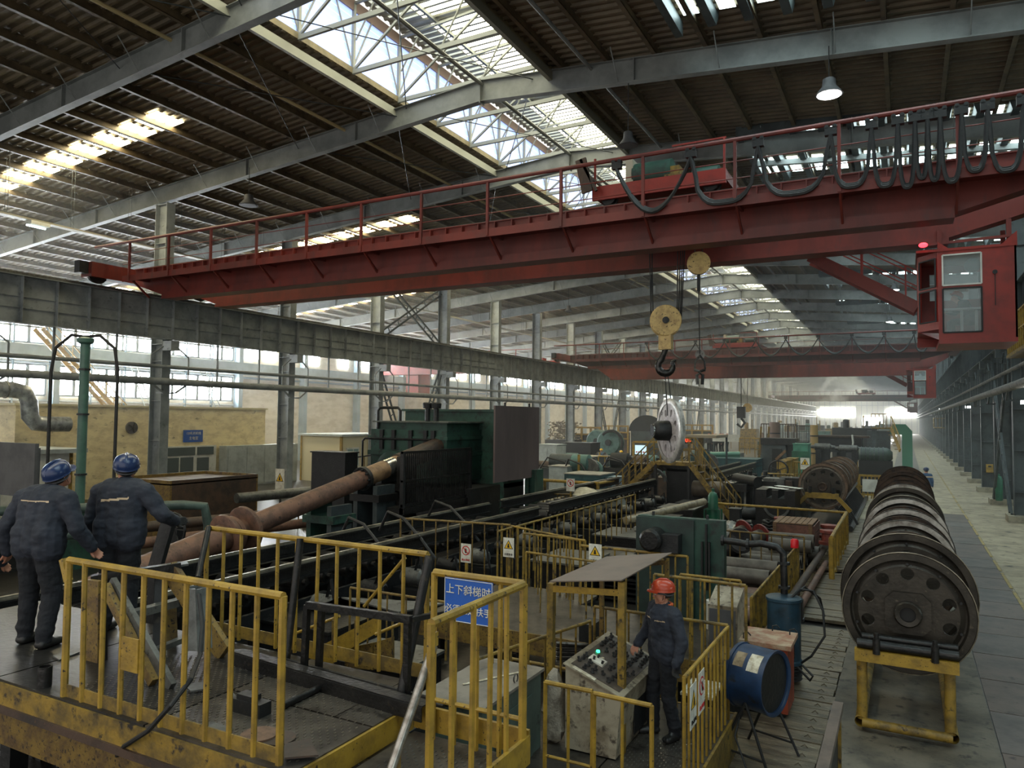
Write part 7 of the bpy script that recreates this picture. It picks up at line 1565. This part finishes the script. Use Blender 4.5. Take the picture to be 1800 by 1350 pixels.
t = pxb('green_box_machine', 'bright green boxy machine right of the tapered stand', 'machine', 1394, 1420, 780, 46, 1.5, M('mid_green_paint', (70, 136, 112), (52, 104, 86), sc=2, rough=.45)); a, b = ony(1392, 800, 45.9), ony(1422, 800, 45.9); MB().box(a.x, b.x, 45.8, 46, a.z-.3, a.z+.25).build('mid_band', GREENB, t)
a, b = ony(1438, 766, 53), ony(1516, 766, 53); t = thing('mill_beam', 'long black beam housing across the far mill', 'beam housing', (a.x, 53, 0)); MB().box(a.x, b.x, 53, 54.5, a.z-1.05, a.z).build('beam', DARK2, t); MB().box(a.x, b.x+.4, 52.9, 54.6, a.z-.08, a.z+.04).build('top_flange', RUSTD, t)
for x in (a.x+.2, (a.x+b.x)/2, b.x-.3): MB().box(x-.2, x+.2, 53.2, 54.2, 0, a.z-1).build('leg', DARK2, t)
q = ony(1507, 778, 52.8); MB().box(q.x-.25, q.x+.25, 52.8, 53, q.z-.5, q.z+.3).build('end_box', DARK, t); MB().path([(q.x-.3, 52.7, q.z+.5), (q.x-.25, 52.7, q.z), (q.x-.3, 52.7, q.z-.4)], .06, 5).build('white_rag', WHITE, t)
for i, (x0, x1, y) in enumerate(((1425, 1468, 785), (1468, 1516, 788))):
    a, b = ony(x0, y, 50), ony(x1, y, 50); t = thing('cross_shaft', 'horizontal roller shaft under the black beam, %s one' % ('left' if i == 0 else 'right'), 'shaft', (a.x, 50, 0)); MB().lathe([(.1, 0), (.12, .2), (.22, .25), (.22, b.x-a.x-.3), (.12, b.x-a.x-.2), (.1, b.x-a.x)], a, (1, 0, 0), 12).build('roller', GREYM, t, True); MB().box(a.x+.3, a.x+.6, 49.8, 50.2, 0, a.z-.15).build('support', DARK2, t); MB().box(b.x-.6, b.x-.3, 49.8, 50.2, 0, b.z-.15).build('support', DARK2, t)
q = ony(1541, 800, 46); t = thing('grey_green_pump', 'grey-green ribbed pump at the right end of the far mill', 'pump', (q.x, 46, 0)); MB().lathe([(.3, -.9), (.42, -.8), (.42, .5), (.35, .65), (.2, .8)], q, (1, 0, 0), 18).build('pump_case', M('grey_green_pump_paint', (60, 74, 66), (46, 58, 52), sc=2, rough=.5), t, True); MB().box(q.x-.9, q.x+.8, 45.7, 46.5, 0, q.z-.3).build('pump_base', DARK2, t)
for k in range(6): MB().lathe([(.45, 0), (.45, .06)], (q.x-.8+k*.22, 46, q.z), (1, 0, 0), 16).build('rib', STEELD, t)
for i in range(3):
    q = ony(1373+i*8.5, 818-i*2.5, 41+i*.8); t = mbox('yellow_valve_box', 'yellow square-nosed cylinder box, %s from the left' % ORD[i], 'valve box', q.x-.22, q.x+.22, 41+i*.8, 42.4+i*.8, 0, q.z+.22, YEL, lidm=YELD)
q = ony(1368, 826, 38); t = thing('handwheel', 'big dark hand wheel on a stem left of the second wheel row', 'hand wheel', (q.x, 38, 0)); MB().path([(q.x+.45*math.cos(a), 38, q.z+.45*math.sin(a)) for a in [math.pi*k/9 for k in range(19)]], .04, 6).build('rim', DARK2, t, True)
for k in range(5): a = k*1.2566+.3; MB().bar((q.x, 38, q.z), (q.x+.43*math.cos(a), 38, q.z+.43*math.sin(a)), .04).build('spoke', DARK2, t)
MB().box(q.x-.08, q.x+.08, 38, 38.4, 0, q.z).build('stem', YELR, t); MB().bar((q.x-.1, 38, q.z+.5), (q.x+.35, 38, q.z+.95), .12).build('pointer', WOOD, t)
# machine block with papers
a, b = ony(1328, 860, 28), ony(1397, 862, 28); t = thing('machined_block', 'oily machined block with half-round saddles and white papers on top', 'machine block', (a.x, 28, 0)); z = a.z
MB().box(a.x, b.x, 28, 29.6, .1, z-.3).build('body', DARK, t)
for k, (u0, u1) in enumerate(((0, .28), (.42, .58), (.74, 1))): MB().box(a.x+(b.x-a.x)*u0, a.x+(b.x-a.x)*u1, 28, 29.6, z-.3, z).build('lug', DARK, t)
for u in (.12, .5, .86): MB().lathe([(.1, 0), (.1, .03)], (a.x+(b.x-a.x)*u, 27.98, z-.22), (0, 1, 0), 12).build('hole', INK, t)
MB().path([(a.x+(b.x-a.x)*.55+.42*math.cos(-s), 27.95, z-.55+.42*math.sin(-s)) for s in [math.pi*k/8 for k in range(9)]], .06, 6).build('saddle_ring', GREYM, t, True); MB().box(a.x-.1, b.x+.1, 27.9, 29.7, 0, .12).build('base', DARK2, t)
for i, (u, v, s) in enumerate(((.25, 28.6, .45), (.6, 29.2, .4), (.4, 29.5, .3))): tag(MB().bar((a.x+(b.x-a.x)*u, v, z+.05), (a.x+(b.x-a.x)*u+s*1.6, v-.3, z+.03), .34, .012).build('paper_sheet', WHITE), 'white paper sheet on the oily block, %s of three' % ORD[i], 'paper')
for i in range(5):
    q = ony(1345+i*13, 846-(i % 2)*4, 31); tag(MB().box(q.x-.4, q.x+.4, 31+i*.2, 31.9+i*.2, 0, max(.4, q.z)).build('steel_slab', (DARK, GREYM, RUSTD, DARK, GREYM)[i]), 'flat dark slab behind the oily block, %s from the left' % ORD[i], 'slab')
# steel table with cylinder
a, b = ony(1262, 845, 30), ony(1312, 850, 30); t = thing('roller_table', 'dark table on round legs with a bright plate, right of the stair bridge', 'table', (a.x, 30, 0)); MB().box(a.x, b.x, 30, 31.6, a.z-.4, a.z-.1).build('table_top', DARK, t); MB().sheet([(a.x+.1, 30.1, a.z-.09), (b.x-.5, 30.1, a.z-.09), (b.x-.3, 31, a.z-.02), (a.x+.3, 31, a.z-.05)], .02, (0, 0, 1)).build('bright_plate', BRIGHT, t); MB().tube((b.x-.6, 31, a.z+.05), (b.x+.4, 30.2, a.z+.0), .22, 14).build('round_bar', DARK2, t, True)
for x in (a.x+.3, (a.x+b.x)/2, b.x-.2):
    for y in (30.1, 31.4): MB().tube((x, y, 0), (x, y, a.z-.4), .08, 8).build('leg', DARK2, t, True)
q = ony(1258, 852, 29.7); tag(MB().lathe([(.3, 0), (.33, .03), (.33, 1.2), (.3, 1.23)], (q.x-.9, 29.7, q.z-.2), (1, 0, 0), 18).build('roll', M('brown_roll', (96, 84, 70), (70, 60, 52), sc=3, rough=.5), None, True), 'brown roll lying left of the dark table', 'roll')
for i in range(6):
    q = ony(1318+i*9, 832+(i % 3)*5, 33+i*.4); t = thing('spindle_post', 'dark machine post with a stepped top, %s from the left behind the table' % ORD[i], 'machine post', (q.x, q.y, 0)); MB().lathe([(.13, 0), (.13, q.z-.4), (.2, q.z-.38), (.2, q.z-.1), (.1, q.z-.08), (.1, q.z+.1)], (q.x, q.y, 0), (0, 0, 1), 10).build('post_body', DARK2 if i % 2 else DARK, t, True); MB().box(q.x-.25, q.x+.25, q.y-.2, q.y+.2, 0, .3).build('foot', DARK2, t)
q = ony(1318, 868, 29); t = thing('motor', 'small black electric motor on the wet floor left of the oily block', 'motor', (q.x, 29, 0)); MB().lathe([(.2, 0), (.24, .05), (.24, .5), (.18, .58)], (q.x-.3, 29, .5), (1, 0, 0), 16).build('motor_case', DARK2, t, True); MB().box(q.x-.3, q.x+.3, 28.8, 29.2, 0, .3).build('motor_foot', DARK2, t)
# fences between the machines
for (x0, x1, y, Y, n, lb, mt) in ((1340, 1395, 832, 36, 9, 'yellow railing behind the oily block', YELD), (1395, 1412, 812, 42, 4, 'yellow railing left of the second wheel row by the triangle sign', YELD), (1508, 1550, 812, 47, 8, 'yellow railing right of the far mill by the pump', YEL), (1505, 1545, 836, 42, 7, 'yellow railing behind the white board gate', YEL), (1200, 1240, 792, 50, 8, 'yellow railing by the shelter', YELD), (1300, 1345, 770, 58, 6, 'yellow frame railing left of the tapered stand', YEL), (1052, 1085, 802, 40, 4, 'yellow rail beside the grey housings', YEL)):
    a, b = ony(x0, y, Y), ony(x1, y, Y); railing(lb, (a.x, Y), (b.x, Y), a.z, max(.1, a.z-1.15), n, mat=mt, r=.035, mid=[.5], ground=True)
a, b = ony(1512, 833, 43), ony(1552, 833, 43); t = thing('yellow_gate', 'yellow tube gate with a white board and red extinguisher, between the wheel rows', 'gate', (a.x, 42, 0)); m = MB()
for p, q in (((a.x, 42, 0), (a.x, 42, a.z)), ((a.x, 42, a.z), (b.x, 42, a.z)), ((b.x, 42, a.z), (b.x, 42, 0)), ((a.x, 42, .3), (b.x, 42, .3)), ((a.x, 42, a.z*.55), (b.x, 42, a.z*.55))): MB().bar(p, q, .09).build('frame_tube', YEL, t)
MB().box(a.x+.15, a.x+.85, 41.9, 41.95, a.z*.35, a.z*.85).build('white_board', WHITE, t); MB().lathe([(.09, 0), (.09, .45), (.03, .5)], (a.x+1.1, 41.8, a.z*.5), (0, 0, 1), 10).build('extinguisher', SIGNR, t, True)
for k in range(5): MB().bar((a.x+.15+k*.25, 42, 0), (a.x+.15+k*.25, 42, a.z*.55), .04).build('bar', YEL, t)
q = ony(1415, 815, 41); sign('white sign with yellow triangle left of the second wheel row', (q.x, 41, q.z), .45, .6, '-Y', 'warn', post=True); q = ony(1516, 815, 46.5); sign('small red-ring sign on the railing between the wheel rows', (q.x, 46.5, q.z), .45, .4, '-Y', 'ban', post=True); q = ony(1276, 770, 62); t = thing('banner', 'small white banner near the far orange helmets', 'banner', (q.x, 62, 0)); MB().box(q.x-1.1, q.x+1.1, 62, 62.1, q.z-.3, q.z+.3).build('banner_sheet', WHITE, t); MB().box(q.x-1.1, q.x-1.0, 62.1, 62.2, 0, q.z+.3).build('pole', STEELD, t); MB().box(q.x+1.0, q.x+1.1, 62.1, 62.2, 0, q.z+.3).build('pole', STEELD, t)
# tall wire fence screens above the mill
for i, (x0, x1, yt, Y) in enumerate(((1338, 1400, 745, 56), (1384, 1424, 748, 57))):
    a, b = ony(x0, yt, Y), ony(x1, yt, Y); railing('tall thin rod screen above the far mill, %s part' % ('left' if i == 0 else 'right'), (a.x, Y), (b.x, Y), a.z, a.z-2.2, 14, mat=RUSTD, r=.03, mid=[1.1], ground=True)
for i, x in enumerate((1338, 1352)):
    a, b = ony(x, 750, 50), ony(x-7, 800, 50); tag(MB().bar(a, (b.x, b.y, 0), .12).build('leaning_pole', YELR), 'rusty yellow leaning pole beside the tapered stand, %s' % ('left' if i == 0 else 'right'), 'pole')
# green duct and far stair
q = ony(1583, 768, 72); t = thing('green_duct', 'tall green C-shaped duct far down beside the path', 'duct', (q.x, 72, 0)); w = 1.0
MB().prism([(q.x-1.0, q.z+.2), (q.x-.6, q.z+1.1), (q.x+.4, q.z+1.1), (q.x+.9, q.z+.5), (q.x+.9, 0), (q.x+.1, 0), (q.x+.1, q.z+.2)], 'XZ', 72, 73.4).build('duct_shell', M('far_green', (76, 140, 112), rough=.5), t); MB().box(q.x-2.6, q.x-.8, 71.6, 73.6, 0, q.z+.5).build('housing', STEELD, t)
a, b = ony(1566, 752, 66), ony(1582, 792, 64); t = thing('steel_stair', 'pale yellow stair in front of the far green duct', 'stair', (a.x, 66, 0)); MB().bar(a, b, .1, .3).build('stringer', YEL, t); MB().bar(a+Vector((0, 0, 1)), b+Vector((0, 0, 1)), .06).build('handrail', YEL, t)
for k in range(7): p = a+(b-a)*k/6; MB().bar(p, p+Vector((0, 0, 1)), .05).build('stair_post', YEL, t); MB().box(p.x-.4, p.x+.0, 66, 67, p.z-.02, p.z+.02).build('tread', YELD, t)
c = ony(1532, 752, 66); MB().box(c.x, a.x, 66, 68, a.z-.1, a.z).build('landing', YELD, t)
for k in range(6): x = c.x+(a.x-c.x)*k/5; MB().bar((x, 66, a.z), (x, 66, a.z+1.1), .05).build('stair_post', YELD, t)
MB().bar((c.x, 66, a.z+1.1), (a.x, 66, a.z+1.1), .06).build('handrail', YELD, t); MB().box(c.x, c.x+.3, 66.2, 66.5, 0, a.z-.1).build('leg', STEELD, t)
# yellow service platforms on the right columns
for i, (y, z, w) in enumerate(((21.7, 6.3, 7.7), (102, 3.4, 3))):
    x = 3.1; t = thing('service_platform', ('yellow railed platform under the near crane cab on the right wall', 'distant yellow service hut on the right columns')[i], 'platform', (x, y, z)); MB().box(x-.1, x+1.1, y, y+w, z-.1, z).build('platform_deck', YELD, t)
    for k in range(int(w/.45)): MB().bar((x-.1, y+k*.45, z), (x-.1, y+k*.45, z+1.1), .05).build('baluster', YEL, t)
    for h in (.55, 1.1): MB().bar((x-.1, y, z+h), (x-.1, y+w, z+h), .045).build('rail', YEL, t)
    for k in range(4): MB().bar((x-.1+k*.4, y, z), (x-.1+k*.4, y, z+1.1), .04).build('baluster', YEL, t)
    MB().bar((x-.1, y, z+1.1), (x+1.1, y, z+1.1), .045).build('rail', YEL, t); MB().bar((x, y+.2, z-.1), (XR, y+.2, z-1.0), .08).build('bracket', STEELD, t)
# bits on the right columns
q = onx(1739, 822, XR-.4); 
t = thing('yellow_box', 'yellow box hung on a dark column of the right row', 'box', (XR, 50.2, 1.6)); yc = YC[8]+1.3; MB().box(XR-.15, XR+.2, yc-.2, yc-.02, 1.15, 1.62).build('box_shell', YEL, t); MB().box(XR-.05, XR+.1, yc-.22, yc-.2, 1.45, 1.55).build('slot', DARK2, t)
t = thing('gas_cylinder', 'green gas cylinder standing at the laced brace of the right row', 'gas cylinder', (3.9, 41.0, .28)); MB().lathe([(.14, .28), (.16, .32), (.16, 1.3), (.1, 1.45), (.05, 1.47), (.05, 1.56)], (3.95, YC[7]+.2, 0), (0, 0, 1), 16).build('bottle', GREENB, t, True)
for i, (y, z) in enumerate(((57.2, 5.0), (100, 5.5), (30.5, 4.7))): t = thing('wall_lamp', 'small white lamp on the right row, %s' % ('middle', 'distant', 'nearest')[i], 'lamp', (XR-.6, y, z)); MB().box(XR-.75, XR-.45, y-.1, y+.1, z, z+.12).build('lamp_head', LAMPE, t); MB().bar((XR-.5, y, z+.1), (XR, y, z+.15), .03).build('lamp_arm', DARK2, t)
# hazy far machinery
for i in range(26):
    r2 = random.Random(100+i); Y = 78+i*6.5+r2.uniform(-2, 2); X = -3-r2.random()*20; h = 1.2+r2.random()*2.2; w = 1.5+r2.random()*3
    mt = (STEELD, GREENL, YELD, DARK2, GREEN, LGREY, RUST)[r2.randrange(7)]; nm = {STEELD: 'grey-blue', GREENL: 'teal', YELD: 'yellow', DARK2: 'black', GREEN: 'dark green', LGREY: 'light grey', RUST: 'rusty'}[mt]
    t = mbox('far_machine', '%s hazy machine far down the hall, %s nearest of the far ones' % (nm, ORD[i]), 'machine', X, X+w, Y, Y+2, 0, h, mt, doors=r2.randrange(3), lidm=(PL if r2.random() < .4 else mt), group='hazy machines far down the hall')
    MB().lathe([(.3, 0), (.3, .8), (.2, .9)], (X+w*.3, Y+1, h), (0, 0, 1), 10).build('top_drum', mt, t, True); MB().tube((X+w*.7, Y+.5, h-.1), (X+w*.7, Y+.5, h+1.3), .06, 6).build('mast', YELD, t)
    MB().bar((X-1.2, Y-.3, 1.1), (X+w, Y-.3, 1.1), .07).build('guard_rail', YEL, t)
    for k in range(4): MB().bar((X-1.2+k*(w+1.2)/3, Y-.3, 0), (X-1.2+k*(w+1.2)/3, Y-.3, 1.1), .06).build('guard_post', YEL, t)
# mid clutter between the conveyor and the left columns
MLIST = []
for i in range(46):
    r2 = random.Random(500+i); x = 955+r2.random()*275; Y = 33+r2.random()*40; q = ony(x, 790+r2.random()*34, Y); z = min(2.6, max(.7, q.z))
    if q.x > -9.5: continue
    MLIST.append((Y, q, z, .5+r2.random()*1.2, r2.randrange(6)))
for i, (Y, q, z, w, c_) in enumerate(sorted(MLIST, key=lambda e: e[0])[:39]):
    mt = (DARK, STEELD, DARK2, TEALD, RUSTD, GREENL)[c_]
    t = thing('mill_machine', '%s drive machine among the mill machinery, %s nearest of them' % (('black', 'blue-grey', 'dark', 'dark teal', 'rusty', 'pale teal')[c_], ORD[i]), 'machine', (q.x, Y, 0), 'mill drive machines')
    MB().box(q.x-w, q.x+w, Y, Y+1.2, 0, z*.6).build('bed', mt, t); MB().lathe([(z*.14, 0), (z*.2, .06), (z*.2, w), (z*.12, w+.1)], (q.x-w*.6, Y+.5, z*.6+z*.2), (1, 0, 0), 14).build('motor_case', mt, t, True)
    MB().lathe([(z*.22, 0), (z*.22, .2)], (q.x+w*.5, Y+.2, z*.7), (0, 1, 0), 14).build('gear_case', (GREYM, DARK, GREENL)[i % 3], t, True)
    MB().path([(q.x-w, Y, z*.5), (q.x-w*.5, Y-.2, z*.9), (q.x+w*.2, Y-.1, z*.8), (q.x+w, Y, z*.3)], .05, 5).build('hose', BLACK, t, True)
    if i % 3 == 0: MB().box(q.x-.05, q.x+.05, Y, Y+.1, z*.6, z).build('marker_post', YEL, t); 
# drives hung below the conveyor rails
for i in range(16):
    y = 9.5+i*1.25; r2 = random.Random(900+i); t = thing('roller_drive', 'oily roller drive motor beside the conveyor, %s from the near end' % ORD[i], 'drive', (-8.5, y, 0), 'roller drives beside the conveyor')
    MB().box(-8.95, -8.2, y-.2, y+.25, 0, .7).build('drive_base', DARK2, t); MB().lathe([(.12, 0), (.17, .05), (.17, .45), (.1, .52)], (-8.85, y, .9), (1, 0, 0), 12).build('motor_case', DARK if i % 2 else GREYM, t, True); MB().path([(-8.6, y, .9), (-8.3, y-.2, 1.15+r2.random()*.25), (-8.2, y-.1, .5)], .03, 5).build('hose', BLACK, t, True)
for i, (x, y, w, d, h, mt) in enumerate(sorted(((-6.4, 14.8, 1.0, 1.6, .9, DARK), (-6.2, 17.2, .8, 1.2, .7, DARK2), (-6.6, 19.5, 1.2, 1.6, .8, DARK), (-6.8, 22.2, 1.2, 2.0, .9, DARK2), (-6.6, 25, 1.0, 1.4, 1.0, DARK), (-8.0, 8.6, 1.4, 1.6, .8, DARK2), (-6.4, 8.4, 1.0, 1.0, .55, DARK), (-10, 7, 2.6, .5, 1.0, DARK2)), key=lambda e: e[1])):
    mbox('oily_machine', 'oily dark machine block between the conveyor and the walkway, %s nearest of them' % ORD[i], 'machine', x-w, x+w*.2, y, y+d, 0, h, mt, lidm=DARK if mt is DARK2 else GREYM)
t = thing('shaft_on_block', 'bright worn shaft lying on a dark base before the stair bridge', 'shaft', (-6.5, 22, 0)); MB().tube((-7.3, 20.8, 1.05), (-5.9, 24.5, 1.35), .12, 12).build('shaft_body', M('tan_worn_shaft', (150, 138, 112), (110, 98, 78), sc=6, rough=.4), t, True); MB().box(-7.0, -6.0, 20.6, 22.4, .82, .92).build('base_plate', PL, t)
# steam plume far down
sx = ony(1462, 700, 150).x
s_ = MB().box(sx-3.2, sx+3.2, 148, 151, 7.6, 16.2).build('steam_plume', None); vm = bpy.data.materials.new('steam'); vm.use_nodes = True; nt = vm.node_tree; nt.nodes.remove(nt.nodes['Principled BSDF'])
v = nt.nodes.new('ShaderNodeVolumeScatter'); tc = nt.nodes.new('ShaderNodeTexCoord'); sp3 = nt.nodes.new('ShaderNodeSeparateXYZ'); nt.links.new(tc.outputs['Object'], sp3.inputs[0])
nz = nt.nodes.new('ShaderNodeTexNoise'); nz.inputs['Scale'].default_value = .55; nz.inputs['Detail'].default_value = 5; nt.links.new(tc.outputs['Object'], nz.inputs['Vector'])
r1_ = nt.nodes.new('ShaderNodeMapRange'); r1_.inputs[1].default_value = .44; r1_.inputs[2].default_value = .62; nt.links.new(nz.outputs['Fac'], r1_.inputs[0])
ab = nt.nodes.new('ShaderNodeMath'); ab.operation = 'ABSOLUTE'; nt.links.new(sp3.outputs['X'], ab.inputs[0])
wd_ = nt.nodes.new('ShaderNodeMapRange'); wd_.inputs[1].default_value = 1.5; wd_.inputs[2].default_value = 4.0; wd_.inputs[3].default_value = 3.1; wd_.inputs[4].default_value = 1.1; nt.links.new(sp3.outputs['Z'], wd_.inputs[0])
dv = nt.nodes.new('ShaderNodeMath'); dv.operation = 'DIVIDE'; nt.links.new(ab.outputs[0], dv.inputs[0]); nt.links.new(wd_.outputs[0], dv.inputs[1])
fo = nt.nodes.new('ShaderNodeMapRange'); fo.inputs[1].default_value = .3; fo.inputs[2].default_value = 1.0; fo.inputs[3].default_value = 1.0; fo.inputs[4].default_value = 0.0; nt.links.new(dv.outputs[0], fo.inputs[0])
mu = nt.nodes.new('ShaderNodeMath'); mu.operation = 'MULTIPLY'; nt.links.new(r1_.outputs[0], mu.inputs[0]); nt.links.new(fo.outputs[0], mu.inputs[1])
m2 = nt.nodes.new('ShaderNodeMath'); m2.operation = 'MULTIPLY'; m2.inputs[1].default_value = .7; nt.links.new(mu.outputs[0], m2.inputs[0]); nt.links.new(m2.outputs[0], v.inputs['Density'])
nt.links.new(v.outputs[0], nt.nodes['Material Output'].inputs['Volume']); s_.data.materials.append(vm); tag(s_, 'pale steam plume rising far down the hall', 'steam', kind='stuff')

# ---------------------------------------------------------------- haze in the hall: thin near the camera, denser in the left aisle and at the far end
for nm, bx, den, lb in (('haze', (-28.0, XE, 24.0, 95, .02, 18.5), .0016, 'thin smoky haze in the near half of the hall'), ('haze', (XW+.5, -28.02, 10.0, 95, .02, 13.9), .0052, 'bright dusty haze in the left aisle'), ('haze', (XW+.5, XE, 95.02, YE-.5, .02, 18.5), .0034, 'dense pale haze at the far end of the hall')):
    hz = MB().box(*bx).build(nm, None)
    hm = bpy.data.materials.new('hall_haze'); hm.use_nodes = True; nt = hm.node_tree; nt.nodes.remove(nt.nodes['Principled BSDF'])
    v = nt.nodes.new('ShaderNodeVolumeScatter'); v.inputs['Density'].default_value = den; v.inputs['Anisotropy'].default_value = .25; v.inputs['Color'].default_value = (.95, .98, 1, 1)
    nt.links.new(v.outputs[0], nt.nodes['Material Output'].inputs['Volume'])
    hz.data.materials.append(hm); tag(hz, lb, 'haze', kind='stuff')

# lettering becomes mesh
dg = bpy.context.evaluated_depsgraph_get()
for o in TEXTS:
    me = bpy.data.meshes.new_from_object(o.evaluated_get(dg)); n = bpy.data.objects.new(o.name, me); nm = o.name
    COL.objects.link(n); n.parent = o.parent; n.location = o.location; n.rotation_euler = o.rotation_euler; n.scale = o.scale
    bpy.data.objects.remove(o); n.name = nm
